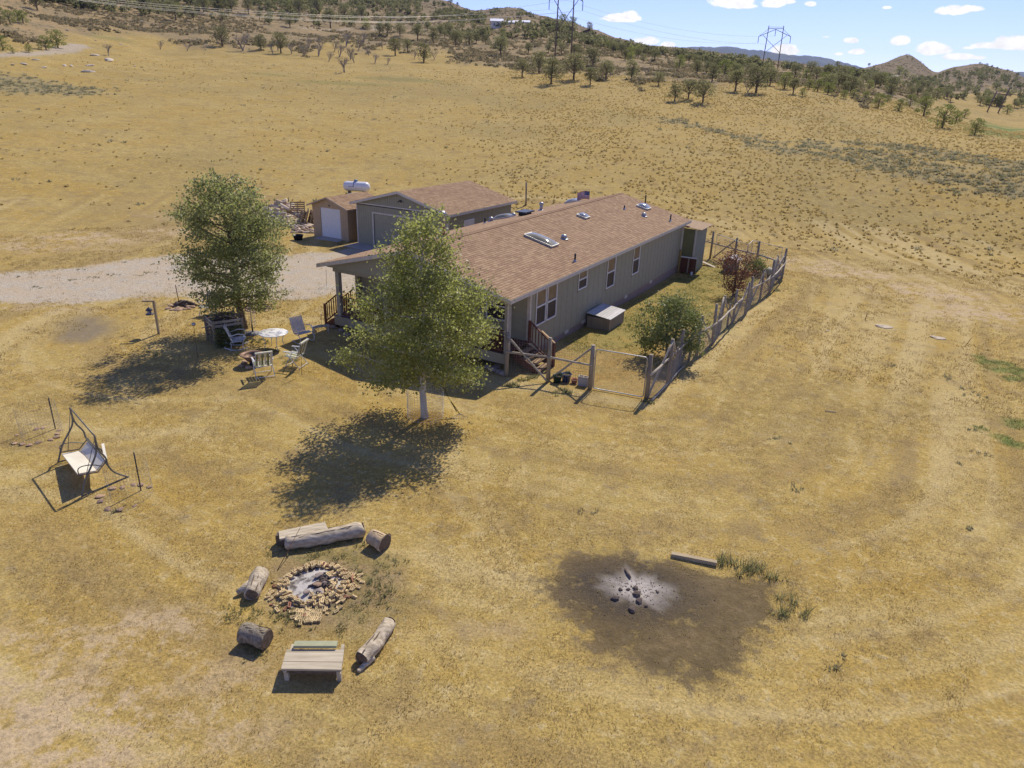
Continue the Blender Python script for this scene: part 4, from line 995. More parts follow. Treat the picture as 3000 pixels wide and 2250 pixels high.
# dog kennel of tube panels
ken = thing('wire_kennel', 'open wire panel dog kennel at the far end of the yard', 'kennel')
kp = [at(2092, 755), at(2180, 790), at(2195, 775), at(2280, 800)]
for i in range(3):
    a, b = kp[i], kp[i+1]; d = (b-a).normalized(); L = (b-a).length; h = 1.75
    pts = [up(a, .05), up(a, h), up(b, h), up(b, .05)]
    MB().tube(pts, .02, 6, closed=True).obj('panel_frame', M_METAL, ken); wire_panel(ken, a, b, .08, h-.05, .12, .12, .0025)
# wheelless tin tank / barrel lying by the fence, dog house, board, lid
b_ = at(2262, 812); t = thing('fuel_barrel', 'pale barrel lying on its side against the far fence corner', 'barrel', tuple(b_), .6)
MB().lathe([(0, -.42), (.27, -.42), (.29, -.38), (.29, .38), (.27, .42), (0, .42)], (0, 0, 0), 16).obj('drum', mat('cream_drum', (.55, .50, .42), .5), t).rotation_euler = (math.pi/2, 0, 0); kids(t)[0].location = (0, 0, .3)
b_ = at(2140, 792); t = thing('dog_house', 'small pale roofed dog house behind the dark red bush', 'dog house', tuple(b_), math.radians(55))
MB().bx(-.5, .5, -.4, .4, 0, .75).obj('wall', M_POSTW, t); MB().prism([(-.55, .72), (0, 1.0), (.55, .72), (.55, .76), (0, 1.05), (-.55, .76)], 'x', -.6, .6).obj('roof', mat('pale_roof', (.55, .50, .45), .8), t); MB().bx(.5, .505, -.16, .16, .05, .5).obj('doorway', M_BLACK, t)
b_ = at(2062, 776); t = MB().box((0, 0, .16), (1.9, .32, .05), rot=Matrix.Rotation(.22, 3, 'Y')).obj('plank', mat('pale_tan_board', (.52, .42, .29), .8, stretch=(.1, 1, 1))); t.location = b_; t.rotation_euler = (0, 0, math.radians(-38)); tag(t, 'pale board propped on debris beside the lean-to', 'board')
b_ = at(1757+267, 805); t = thing('cleanout_pipe', 'short white capped pipe standing in the green grass', 'pipe', tuple(at(2025, 808)))
MB().tube([(0, 0, -.05), (0, 0, .22)], .06, 10).obj('riser', M_WHITE, t); MB().lathe([(.075, .22), (.075, .26), (0, .27)], (0, 0, 0), 10).obj('cap', M_WHITE, t)
# well box against the wall
wb = thing('well_box', 'plywood box with a light grey plank lid against the long side wall', 'box', tuple(home.matrix_basis@Vector((8.2, -1.0, -.24))), math.radians(HZ))
for a in ((0, 1.95, 0, .03), (0, 1.95, 1.18, 1.21), (0, .03, .031, 1.179), (1.92, 1.95, .031, 1.179)): MB().bx(*a, 0, .62).obj('side_panel', mat('weathered_ply', (.30, .245, .165), .8, (.235, .19, .125), 5, stretch=(1, 1, .2)) if 'weathered_ply' not in bpy.data.materials else bpy.data.materials['weathered_ply'], wb)
for i in range(9): MB().box((.975, -.05+.143*i+.07, .645+.016*i), (2.05, .134, .03), rot=Matrix.Rotation(.11, 3, 'X')).obj('lid_plank', mat('lid_plank', (.56, .54, .51), .7, (.45, .43, .40), 6, stretch=(.2, 1, 1), rand=.1) if 'lid_plank' not in bpy.data.materials else bpy.data.materials['lid_plank'], wb)
# pots and block at the gate
def pot(x, y, r0, r1, h, m_, name, label, cat, soil=None, plant=0):
    p = at(x, y); t = thing(name, label, cat, tuple(p)); MB().lathe([(0, .0), (r0, 0), (r1, h), (r1+.02, h), (r1+.02, h-.03), (r1-.02, h-.04), (r1-.03, h-.06)], (0, 0, 0), 14).obj('pot', m_, t)
    MB().lathe([(r1-.02, h-.06), (0, h-.05)], (0, 0, 0), 14).obj('soil', soil or mat('potting_soil', (.10, .075, .05), .95), t)
    if plant:
        g = MB(); 
        for i in range(plant):
            a = R_.uniform(0, 6.28); l = R_.uniform(.08, .2); g.add([(0, 0, h-.05), (math.cos(a)*l+.02, math.sin(a)*l, h+.08), (math.cos(a)*l, math.sin(a)*l+.03, h+.1)], [(0, 1, 2)])
        g.obj('plant', mat('pot_leaf', (.10, .15, .04), .7), t)
    return t
pot(1658, 1117, .16, .20, .33, mat('cobalt_glaze', (.03, .05, .13), .25, spec=.5), 'flower_pot', 'cobalt blue glazed pot with a little green behind the yard gate post', 'flower pot', plant=12)
pot(1682, 1123, .10, .13, .18, mat('terracotta', (.42, .17, .08), .8), 'flower_pot', 'small terracotta pot between the blue pot and the concrete block', 'flower pot')
pot(1632, 1120, .14, .18, .30, mat('dark_green_glaze', (.03, .06, .04), .3), 'flower_pot', 'dark green pot with stems beside the middle fence post', 'flower pot', plant=26)
p = at(1708, 1130); cb = thing('concrete_block', 'grey hollow concrete block standing on end by the gate post', 'concrete block', tuple(p), math.radians(-22))
mb = MB(); X_, Y_, Z_ = .40, .20, .40
mb.bx(-.2, .2, -.1, -.068, 0, .4); mb.bx(-.2, .2, .068, .1, 0, .4)
for c in (-.184, 0, .184): mb.bx(c-.016, c+.016, -.068, .068, 0, .4)
mb.obj('block', M_CONC, cb)
# ------------------------------------------------------------------ trees
M_BARKP = mat('pale_aspen_bark', (.55, .50, .41), .8, (.42, .37, .29), 5, stretch=(1, 1, .5), bump=.004)
M_BARKB = mat('brown_bark', (.20, .15, .11), .9, (.10, .075, .055), 12, stretch=(1, 1, .25), bump=.01)
def leaf_mat(name, c0, c1, c2, trans=.35, rough=.55, spec=.25):
    mt, nt, b = newmat(name); b.inputs['Roughness'].default_value = rough; setspec(b, spec)
    a = N(nt, 'ShaderNodeAttribute'); a.attribute_name = 'tint'; oi = N(nt, 'ShaderNodeObjectInfo')
    c = mix(nt, ramp(nt, a.outputs['Fac'], 0, .5), c0, c1); c = mix(nt, ramp(nt, a.outputs['Fac'], .5, 1), c, c2)
    h = N(nt, 'ShaderNodeHueSaturation'); nt.links.new(c, h.inputs['Color']); nt.links.new(ramp(nt, oi.outputs['Random'], 0, 1, .85, 1.15), h.inputs['Value']); c = h.outputs[0]
    nt.links.new(c, b.inputs['Base Color'])
    tr_ = N(nt, 'ShaderNodeBsdfTranslucent'); hs = N(nt, 'ShaderNodeHueSaturation'); hs.inputs['Saturation'].default_value = 1.1; hs.inputs['Value'].default_value = 1.3; nt.links.new(c, hs.inputs['Color']); nt.links.new(hs.outputs[0], tr_.inputs['Color'])
    mx = N(nt, 'ShaderNodeMixShader'); mx.inputs[0].default_value = trans; nt.links.new(b.outputs[0], mx.inputs[1]); nt.links.new(tr_.outputs[0], mx.inputs[2]); nt.links.new(mx.outputs[0], nt.nodes['Material Output'].inputs[0]); return mt
M_ASPEN = leaf_mat('aspen_leaves', (.185, .208, .060), (.275, .290, .102), (.43, .43, .23), .64, .4, .4)
M_ASPEN2 = leaf_mat('aspen_leaves_b', (.205, .235, .082), (.295, .315, .128), (.45, .45, .26), .64, .4, .4)
M_JUN = leaf_mat('juniper_foliage', (.175, .178, .085), (.245, .238, .118), (.31, .285, .155), .48, .8, .1)
M_JUN2 = leaf_mat('oak_foliage', (.175, .200, .065), (.25, .27, .092), (.32, .315, .125), .48, .8, .1)
M_GREYB = mat('grey_twigs', (.36, .32, .26), .9, (.26, .225, .18), 4, rand=.15)
M_REDL = leaf_mat('dark_red_leaves', (.14, .065, .048), (.22, .105, .068), (.29, .16, .10), .3, .6, .2)
M_BUSHL = leaf_mat('bush_leaves', (.135, .170, .052), (.215, .24, .08), (.32, .31, .13), .3, .5, .3)
def leaves_mesh(name, P, size, matl, tint, tilt=1.0, fold=True):
    """P (n,3) leaf centres -> pointed quads with random orientation"""
    n = len(P); a = rng.random(n)*2*np.pi; b = np.arccos(1-2*rng.random(n)*tilt*.999)
    nx, ny, nz_ = np.sin(b)*np.cos(a), np.sin(b)*np.sin(a), np.cos(b)
    Nn = np.stack([nx, ny, nz_], 1); r_ = rng.normal(size=(n, 3)); U = np.cross(Nn, r_); U /= np.linalg.norm(U, axis=1)[:, None]+1e-9; Wv = np.cross(Nn, U)
    s = size*(.65+.7*rng.random(n)); s = s[:, None]
    V = np.stack([P-U*s*.55, P+Wv*s*.42-U*s*.08, P+U*s*.6, P-Wv*s*.42-U*s*.08], 1).reshape(-1, 3)
    me = bpy.data.meshes.new(name); me.vertices.add(n*4); me.vertices.foreach_set('co', V.astype(np.float32).ravel())
    me.loops.add(n*4); me.loops.foreach_set('vertex_index', np.arange(n*4, dtype=np.int32)); me.polygons.add(n)
    me.polygons.foreach_set('loop_start', (np.arange(n)*4).astype(np.int32)); me.polygons.foreach_set('loop_total', np.full(n, 4, np.int32)); me.update(calc_edges=True)
    at_ = me.attributes.new('tint', 'FLOAT', 'POINT'); at_.data.foreach_set('value', np.repeat(tint, 4).astype(np.float32)); me.materials.append(matl); return me
def broad_tree(name, label, base, height, prof, bark, leafm, nleaf, leafsize, trunk_r, lean=(0, 0), seed=1, nlimb=34, clear=1.1, yscale=1.0, off=(0, 0), cat='tree', group=None, stems=1, twist=0):
    """prof: list of (height, radius). trunk, limbs rising outward, leaves clumped along twigs"""
    rr = random.Random(seed); t = thing(name, label, cat, tuple(base), 0, group)
    hs = [p[0] for p in prof]; rs = [p[1] for p in prof]
    def axis(z): f = z/height; return Vector((lean[0]*f**1.3+.06*math.sin(z*1.7+seed), lean[1]*f**1.3+.05*math.cos(z*1.3+seed), z))
    mb = MB(); n = 14
    for s_ in range(stems):
        o = Vector((0, 0, 0)) if stems == 1 else Vector((.18*math.cos(s_*2.2+seed), .18*math.sin(s_*2.2+seed), 0))
        mb.tube([axis(height*.94*i/n)*1+o*(.3+2.5*i/n if stems > 1 else 1)+Vector((0, 0, -.12 if i == 0 else 0)) for i in range(n+1)], [max(.012, trunk_r*(1.25 if i == 0 else 1)*(1-i/n)**.8) for i in range(n+1)], 9)
    tips = []
    for k in range(nlimb):
        f = (k+.5)/nlimb; z0 = clear+(height*.93-clear)*f**1.15
        a = k*2.4+rr.uniform(-.5, .5); R0 = np.interp(min(z0+.25, height), hs, rs)*rr.uniform(.72, 1.02)
        if R0 < .12: continue
        o = axis(z0); rise = rr.uniform(.10+.45*f, .35+.75*f)*R0; c = Vector((off[0]*min(1, R0), off[1]*min(1, R0), 0))
        end = o+Vector((math.cos(a)*R0, math.sin(a)*R0*yscale, rise))+c
        if end.z > height: end.z = height-.05
        mid = o.lerp(end, .5)+Vector((0, 0, -.06*R0+rr.uniform(-.08, .08))); r0 = trunk_r*.36*(1-f*.65)
        mb.tube([o, o.lerp(mid, .6), mid, end], [r0, r0*.75, r0*.5, .008], 5)
        tips.append((o, mid, end, R0))
        for q in range(int(3+R0*2.2)):
            tt = rr.uniform(.3, .95); p0 = o.lerp(mid, tt*2) if tt < .5 else mid.lerp(end, tt*2-1); aa = a+rr.choice((-1, 1))*rr.uniform(.5, 1.2); ln = R0*rr.uniform(.18, .42)
            e = p0+Vector((math.cos(aa)*ln, math.sin(aa)*ln, rr.uniform(-.25, .55)*ln)); mb.tube([p0, e], [r0*.28, .005], 3, cap=False); tips.append((p0, p0.lerp(e, .5), e, ln))
    mb.obj('trunk', bark, t)
    T = np.array([[*a_, *b_, *c_, r] for a_, b_, c_, r in tips]); w = T[:, 9]+.15; w /= w.sum()
    # clumps first, then leaves in the clumps: leaves gaps
    ncl = int(nleaf/26); idx = rng.choice(len(T), ncl, p=w); u = rng.uniform(.30, 1.06, ncl)[:, None]
    A_, B_, C_ = T[idx, :3], T[idx, 3:6], T[idx, 6:9]
    ctr = np.where(u < .5, A_+(B_-A_)*u*2, B_+(C_-B_)*(u*2-1))+rng.normal(0, .07, (ncl, 3)); csz = rng.uniform(.13, .27, ncl)
    k = rng.integers(0, ncl, nleaf); P = ctr[k]+rng.normal(0, 1, (nleaf, 3))*csz[k][:, None]*np.array([1, 1, .8])
    P = P[P[:, 2] > clear*(.82 if 'aspen' in name else .5)]
    ct = rng.random(ncl)*.55; tint = np.clip(ct[k][:len(P)]+rng.normal(.12, .16, len(P)), 0, 1)
    link('crown', leaves_mesh('crown', P, leafsize, leafm, tint), t); return t
M_BGL = leaf_mat('bunch_grass_clump', (.43, .345, .155), (.49, .39, .18), (.53, .43, .215), .58, .9, .05)
X4, Y4 = BG; n4 = len(X4); s4 = .07+.13*rng.random(n4); kk = np.repeat(np.arange(n4), 14); dd = rng.normal(size=(len(kk), 3)); dd /= np.linalg.norm(dd, axis=1)[:, None]; dd[:, 2] = np.abs(dd[:, 2])
Q4 = np.stack([X4, Y4, zf(X4, Y4)], 1)[kk]+dd*s4[kk][:, None]*np.array([1.15, 1.15, 1.1])*(.5+.5*rng.random((len(kk), 1)))
o = link('bunch_grass', leaves_mesh('bunch_grass', Q4, .13, M_BGL, np.clip(rng.random(n4)[kk]*.8+rng.normal(.1, .1, len(kk)), 0, 1))); stuff(o); tag(o, 'rounded clumps of brown and gold bunch grass over the rising field behind the house', 'grass'); print('bunch', n4)
b1 = at(1245, 1222)
broad_tree('aspen_tree', 'leafy aspen with white trunk inside a wire cage in front of the porch', b1, 7.0, [(1.2, 1.3), (1.7, 2.2), (2.2, 2.5), (2.9, 2.35), (3.6, 2.0), (4.3, 1.65), (5.2, 1.3), (6.0, 1.0), (6.7, .6), (7.0, .2)], M_BARKP, M_ASPEN, 35000, .076, .125, lean=(.0, .0), seed=3, nlimb=56, clear=1.5)
b2 = at(712, 962)
broad_tree('aspen_tree', 'broad aspen with darker trunk beside the brush bin and the lawn chairs', b2, 7.2, [(1.2, 1.4), (1.8, 2.15), (2.6, 2.6), (3.5, 2.6), (4.5, 2.35), (5.3, 2.0), (6.0, 1.35), (6.7, .8), (7.2, .25)], M_BARKB, M_ASPEN2, 29000, .085, .17, lean=(.35, -1.5), seed=8, nlimb=60, clear=1.3, off=(.25, -.45))
b3 = at(1960, 1052)
broad_tree('lilac_bush', 'round green bush standing inside the fence near the gate', b3, 2.75, [(.2, .5), (.6, 1.1), (1.2, 1.45), (1.8, 1.4), (2.3, .95), (2.75, .2)], M_BARKB, M_BUSHL, 8500, .085, .05, seed=5, nlimb=30, clear=.3, stems=3, cat='bush')
b4 = at(2150, 868)
broad_tree('plum_bush', 'dark red leaved bush at the far end of the fenced yard', b4, 2.8, [(.2, .5), (.6, .9), (1.2, 1.2), (1.8, 1.1), (2.3, .8), (2.8, .25)], M_BARKB, M_REDL, 2600, .085, .05, seed=6, nlimb=30, clear=.3, stems=3, cat='bush')
b5 = at(2215, 805)
broad_tree('yard_shrub', 'small green shrub tucked behind the dark red bush', b5, 1.2, [(.1, .3), (.5, .7), (.9, .5), (1.2, .1)], M_BARKB, M_BUSHL, 1500, .09, .03, seed=16, nlimb=12, clear=.1, stems=2, cat='bush')
# ---- hill trees: five shared kinds
def proto_juniper(seed, h=4.5, nl=1500, leafm=None, bark=None, w=1.0, size=.17, open_=.35):
    rr = random.Random(seed); mb = MB(); bark = bark or M_BARKB; lob = []
    ns = rr.choice((1, 2, 3))
    mb.tube([(0, 0, -.3), (.05, 0, h*.25), (rr.uniform(-.2, .2), rr.uniform(-.2, .2), h*.6)], [.17, .13, .05], 6)
    nlb = rr.randint(11, 15)
    for k in range(nlb):
        a = k*2.4+rr.uniform(-.4, .4); f = k/nlb; R0 = w*h*.40*(1-.75*max(0, f-.35))*rr.uniform(.55, 1.0); z = h*(open_+(.92-open_)*f)
        c = Vector((math.cos(a)*R0*.72, math.sin(a)*R0*.72, z)); mb.tube([(0, 0, h*(.18+.35*f)), c.lerp(Vector((0, 0, h*.3)), .4), c], [.07, .045, .02], 4, cap=False)
        lob.append((c.x, c.y, c.z, h*rr.uniform(.11, .19)))
    lob.append((0, 0, h*.82, h*.17))
    lo = np.array(lob); k = rng.integers(0, len(lo), nl); d = rng.normal(size=(nl, 3)); d /= np.linalg.norm(d, axis=1)[:, None]
    P = lo[k, :3]+d*lo[k, 3:4]*(.55+.5*rng.random((nl, 1)))*np.array([1.15, 1.15, .8])
    tint = np.clip(.15+.3*rng.random(len(lo))[k]+rng.normal(0, .16, nl), 0, 1)
    return mb.mesh('trunk', bark), leaves_mesh('crown', P, size, leafm or M_JUN, tint)
JUN = [proto_juniper(s, w=ww, open_=oo) for s, ww, oo in ((1, 1.0, .42), (2, 1.15, .38), (3, .9, .3), (4, 1.3, .34), (5, 1.0, .22))]
OAK = [proto_juniper(s, w=1.25, open_=.12, leafm=M_JUN2) for s in (11, 12)]
def proto_grey(seed, h=3.0):
    rr = random.Random(seed); mb = MB()
    def br(p, d, L, r, lev):
        e = p+d*L; mb.tube([p, p.lerp(e, .5)+Vector((rr.uniform(-.1, .1)*L, rr.uniform(-.1, .1)*L, 0)), e], [r, r*.75, r*.45], 3, cap=False)
        if lev == 0: return
        for i in range(rr.choice((3, 4))):
            nd = (d+Vector((rr.uniform(-.75, .75), rr.uniform(-.75, .75), rr.uniform(-.1, .5)))).normalized(); br(p.lerp(e, rr.uniform(.45, 1)), nd, L*rr.uniform(.5, .8), r*.55, lev-1)
    for s in range(3): br(Vector((0, 0, -.1)), Vector((rr.uniform(-.3, .3), rr.uniform(-.3, .3), 1)).normalized(), h*.42, .07, 3)
    return mb.mesh('branches', M_GREYB)
GREY = [proto_grey(s) for s in (1, 2, 3)]
PROTO_H = 4.5
def hill_tree(px, py, hpx, kind, label, group, name='juniper_tree', cat='tree', jit=True):
    p = at(px, py); d = math.hypot(p.x, p.y); rr_ = R_
    h = hpx*d/(FPX*math.cos(math.atan2(CAM_H-p.z, d)))*1.0
    rng_d = (Vector((p.x, p.y, p.z))-Vector((0, 0, CAM_H))); depth = rng_d.x*_F[0]+rng_d.y*_F[1]+rng_d.z*_F[2]; h = hpx*depth/FPX
    place_tree(p, h, kind, label, group, name, cat)
def place_tree(p, h, kind, label, group, name='juniper_tree', cat='tree'):
    t = thing(name, label, cat, tuple(p), R_.uniform(0, 6.28), group)
    if kind == 'g':
        o = link('branches', R_.choice(GREY), t); s = h/3.0; o.scale = (s*1.3, s*1.3, s)
    else:
        tr, cr = R_.choice(OAK) if kind == 'o' else R_.choice(JUN); s = h/PROTO_H
        for nm, me in (('trunk', tr), ('crown', cr)):
            o = link(nm, me, t); o.scale = (s*1.22, s*1.22, s)
    return t
GROVE = [(1530, 226, 51, 'j'), (1579, 215, 63, 'j'), (1615, 246, 75, 'j'), (1680, 234, 76, 'j'), (1737, 199, 56, 'j'), (1729, 249, 50, 'j'), (1775, 233, 55, 'j'), (1850, 233, 54, 'j'), (1893, 221, 32, 'g'), (1929, 251, 38, 'j'), (1976, 296, 50, 'j'),
         (1466, 164, 56, 'j'), (2059, 301, 64, 'j'), (2016, 289, 55, 'j'), (2086, 240, 52, 'j'), (2154, 267, 62, 'j'), (2214, 273, 80, 'j'), (2255, 251, 50, 'j'), (2041, 219, 42, 'j'), (2323, 276, 46, 'j')]
WHERE = {0: 'leftmost juniper of the grove below the power pylon', 3: 'widest juniper in the grove below the power pylon', 16: 'large dark juniper at the right foot of the far pylon', 11: 'lone juniper on the golden slope below the white house'}
for i, (a, b, h, k) in enumerate(GROVE):
    r_ = rank(GROVE, (a, b)); hill_tree(a, b, h, k, WHERE.get(i, 'bare grey shrub at the edge of the grove' if k == 'g' else '%s juniper from the left in the grove along the field edge' % nth(*r_)), 'junipers of the grove along the field edge')
LEFTT = [(1158, 163, 50, 'j'), (1242, 183, 56, 'j'), (1194, 151, 36, 'j'), (1224, 120, 48, 'j'), (1269, 124, 44, 'j'), (1335, 136, 44, 'j'), (1375, 131, 36, 'j'), (1350, 128, 34, 'j'), (1423, 131, 30, 'j'), (1172, 104, 36, 'j'), (1113, 104, 36, 'j'), (1136, 104, 36, 'j'), (1289, 104, 30, 'j'), (1548, 99, 30, 'j'), (1395, 128, 30, 'j'),
         (651, 136, 55, 'j'), (764, 147, 45, 'j'), (823, 156, 57, 'j'), (515, 59, 45, 'j'), (597, 36, 50, 'j'), (640, 30, 50, 'j'), (678, 36, 52, 'j'), (728, 41, 44, 'j'), (877, 45, 50, 'j'), (968, 81, 50, 'j'), (850, 81, 36, 'j'), (930, 40, 48, 'j'), (1010, 60, 46, 'j'), (110, 30, 50, 'j'), (1060, 60, 42, 'j')]
for a, b, h, k in LEFTT: hill_tree(a, b, h, k, '%s juniper from the left among those on the slope left of the pylon' % nth(*rank(LEFTT, (a, b))), 'junipers scattered on the left slope')
OAKB = ((136, 147, 42), (170, 140, 52), (86, 154, 24), (38, 156, 18), (9, 147, 44), (68, 68, 36), (30, 70, 40), (55, 60, 30), (2, 60, 40))
for a, b, h in OAKB: hill_tree(a, b, h, 'o', '%s rounded green oak bush on the bank above the dirt road' % nth(*rank(OAKB, (a, b))), 'oak bushes above the dirt road', 'oak_bush', 'bush')
OAKR = ((2425, 276, 36), (2395, 268, 36), (2470, 289, 26), (2500, 286, 24), (2533, 294, 28), (2572, 316, 42), (2633, 325, 36), (2665, 312, 36), (2705, 339, 58), (2760, 375, 70), (2800, 362, 38), (2855, 396, 50), (2825, 345, 26), (2949, 334, 28), (2600, 300, 22), (2370, 262, 30), (2350, 282, 24))
for a, b, h in OAKR:
    lab, gp = ('%s rounded green oak along the right field edge' % nth(*rank(OAKR, (a, b))), 'oaks on the right field edge')
    if (a, b) == (2855, 396): lab, gp = 'lone round oak farthest down the right field edge', None
    if (a, b) == (2760, 375): lab, gp = 'tallest double crowned oak on the right field edge', None
    hill_tree(a, b, h, 'o', lab, gp, 'oak_tree')
DEADS = ((319, 163, 42), (470, 145, 30), (549, 149, 28), (712, 149, 56), (933, 165, 48), (855, 158, 34), (891, 163, 40), (963, 181, 34), (995, 167, 45), (1009, 213, 56), (1038, 185, 38), (1027, 176, 42), (1050, 149, 42), (1120, 145, 28), (1063, 127, 36), (1014, 136, 50), (1215, 172, 28), (1273, 174, 30), (1081, 163, 30), (980, 150, 40), (905, 140, 36), (940, 140, 36), (800, 158, 36), (815, 150, 40), (720, 130, 40), (1098, 186, 34), (1136, 188, 24), (640, 130, 40), (1790, 222, 40), (2190, 272, 40))
for a, b, h in DEADS:
    hill_tree(a, b, h, 'g', '%s leafless grey shrub from the left on the slope behind the field' % nth(*rank(DEADS, (a, b))), 'leafless grey shrubs on the slope', 'dead_shrub', 'shrub')
# random wooded slopes: individuals on the near hills, one mass beyond
def inpoly(poly, x, y):
    c = False; n = len(poly)
    for i in range(n):
        (ax, ay), (bx_, by_) = poly[i], poly[(i+1) % n]
        if ((ay > y) != (by_ > y)) and x < (bx_-ax)*(y-ay)/(by_-ay)+ax: c = not c
    return c
REG = [([(1180, 60), (1440, 100), (1650, 110), (1850, 145), (2000, 178), (2200, 215), (2330, 250), (2300, 262), (2000, 205), (1860, 190), (1690, 170), (1560, 175), (1480, 150), (1330, 118), (1180, 100)], 72, 'oak brush'),
       ([(2300, 215), (2560, 225), (2760, 262), (3000, 295), (3000, 325), (2880, 312), (2700, 298), (2560, 290), (2330, 258)], 62, ''), ([(0, 0), (1130, 0), (1180, 60), (1050, 95), (850, 88), (600, 72), (330, 25), (120, 10)], 34, '')]
for poly, n, _ in REG:
    xs = [p[0] for p in poly]; ys = [p[1] for p in poly]; c = 0; tries = 0
    while c < n and tries < 6000:
        tries += 1; x, y = R_.uniform(min(xs), max(xs)), R_.uniform(min(ys), max(ys))
        if not inpoly(poly, x, y): continue
        p = at(x, y); k = R_.choice('jjjo'); place_tree(p, R_.uniform(2.6, 4.6), k, 'dark green juniper on the wooded slope below the skyline', 'junipers of the wooded slopes'); c += 1
def far_wood(n, seed):
    """the mass of small trees farther than anyone could count, one object"""
    P = []; S = []; tt = 0
    SK = [(0, -10), (1200, -10), (1300, 15), (1385, 40), (1500, 26), (1600, 58), (1700, 104), (1900, 150), (2200, 182), (2450, 205), (2560, 205), (2735, 225), (2800, 205), (2900, 205), (3000, 245), (3100, 260)]
    sx = [a for a, _ in SK]; sy = [b for _, b in SK]
    while len(P) < n and tt < n*6:
        tt += 1; x = R_.uniform(-80, 3080); y0 = np.interp(x, sx, sy); y = y0+abs(R_.gauss(0, 1))*(26 if x < 2300 else 36) if R_.random() < .8 else y0+R_.uniform(0, 90)
        if y > np.interp(x, (0, 400, 1100, 1500, 2000, 2400, 3000), (20, 60, 110, 120, 215, 250, 345)) or y < y0+1.5: continue
        dens = fbm(x/60, y/22, 91, 3)
        if 2560 < x < 2730 and y < 230 and R_.random() < .75: continue
        if x > 2740 and y < 250 and R_.random() < .35: continue
        if dens < .40: continue
        p = at(x, y)
        if 330 < p.length < 1400: P.append(p); S.append(R_.uniform(2.2, 4.4))
    m_n = 46; n_ = len(P); C0 = np.array([tuple(p) for p in P]); s = np.array(S)
    k = np.repeat(np.arange(n_), m_n); d = rng.normal(size=(len(k), 3)); d /= np.linalg.norm(d, axis=1)[:, None]
    Q = C0[k]+d*s[k][:, None]*np.array([.48, .48, .42])*(.6+.4*rng.random((len(k), 1))); Q[:, 2] += s[k]*.5
    tint = np.clip(.1+.35*rng.random(n_)[k]+rng.normal(0, .12, len(k)), 0, 1)
    o = link('juniper_woodland', leaves_mesh('juniper_woodland', Q, .85, M_JUN, tint)); stuff(o); tag(o, 'countless small junipers covering the far hills up to the skyline', 'woodland'); return n_
print('woodland', far_wood(1700, 3))
def scrub(n):
    X, Y = view_scatter(n, 150, 1250, 0); h = sample_mask('hill', X, Y); a = np.arctan2(X, Y); dn = fbm(X/16, Y/16, 95, 4)
    k = (rng.random(n) < h*sstep(.42, .60, dn)*.95) & (rng.random(n) > sample_mask('road', X, Y)) & (rng.random(n) > sample_mask('meadow', X, Y)); X, Y = X[k], Y[k]; Z = zf(X, Y); s = .45+.75*rng.random(len(X))**1.5; m_n = 22
    kk = np.repeat(np.arange(len(X)), m_n); d = rng.normal(size=(len(kk), 3)); d /= np.linalg.norm(d, axis=1)[:, None]; d[:, 2] = np.abs(d[:, 2])
    Q = np.stack([X, Y, Z], 1)[kk]+d*s[kk][:, None]*np.array([1, 1, .85])*(.5+.5*rng.random((len(kk), 1)))
    tint = np.clip(rng.random(len(X))[kk]*.7+rng.normal(.1, .12, len(kk)), 0, 1)
    o = link('hill_scrub', leaves_mesh('hill_scrub', Q, .42, leaf_mat('scrub_leaves', (.19, .165, .09), (.25, .21, .12), (.31, .255, .155), .4, .8, .1), tint)); stuff(o); tag(o, 'low grey brown scrub covering the hillsides', 'scrub'); print('scrub', len(X))
scrub(70000)
# ------------------------------------------------------------------ far mountain
def mountain():
    rp = [(1880, 150), (1940, 143), (2000, 139), (2059, 136), (2100, 139), (2136, 135), (2181, 144), (2226, 147), (2294, 158), (2340, 163), (2371, 163), (2420, 171), (2475, 184), (2527, 197), (2565, 205), (2700, 212), (2850, 214), (3000, 211), (3100, 214)]
    D = 3600.0; vs = []; fs = []; n = 110; m_ = 26
    X = np.linspace(1860, 3120, n); row = np.interp(X, [a for a, _ in rp], [b for _, b in rp])
    for i in range(n):
        r_ = ray(X[i], row[i]); t = D/math.hypot(r_[0], r_[1]); top = CAM_H+r_[2]*t; dx, dy = r_[0]/math.hypot(r_[0], r_[1]), r_[1]/math.hypot(r_[0], r_[1])
        for j in range(m_):
            f = j/(m_-1); rad = D-1300+f*1300*1.0; rad2 = rad if j < m_-1 else D
            z = -20+(top+20)*(f**.8) if j < m_-1 else top
            z += (fbm(X[i]/28, f*6, 7, 4)-.5)*80*math.sin(math.pi*min(f*1.0, 1))*.9 if j < m_-1 else (noise2(X[i]/9, 0, 3)-.5)*5
            vs.append((dx*rad2, dy*rad2, float(z)))
    for i in range(n-1):
        for j in range(m_-1): fs.append((i*m_+j, (i+1)*m_+j, (i+1)*m_+j+1, i*m_+j+1))
    # back side down to the plain
    o = len(vs)
    for i in range(n):
        v = vs[i*m_+m_-1]; vs.append((v[0]*1.3, v[1]*1.3, -40))
    for i in range(n-1): fs.append((i*m_+m_-1, (i+1)*m_+m_-1, o+i+1, o+i))
    me = bpy.data.meshes.new('mountain'); me.from_pydata(vs, [], fs); me.polygons.foreach_set('use_smooth', [True]*len(fs)); me.materials.append(mat('haze_blue_forest', (.030, .060, .115), .95, (.055, .085, .13), .006, lo=.45, hi=.6, detail=6)); struct(link('mountain', me))  # forest colour tinted blue, standing in for the distant haze
mountain()
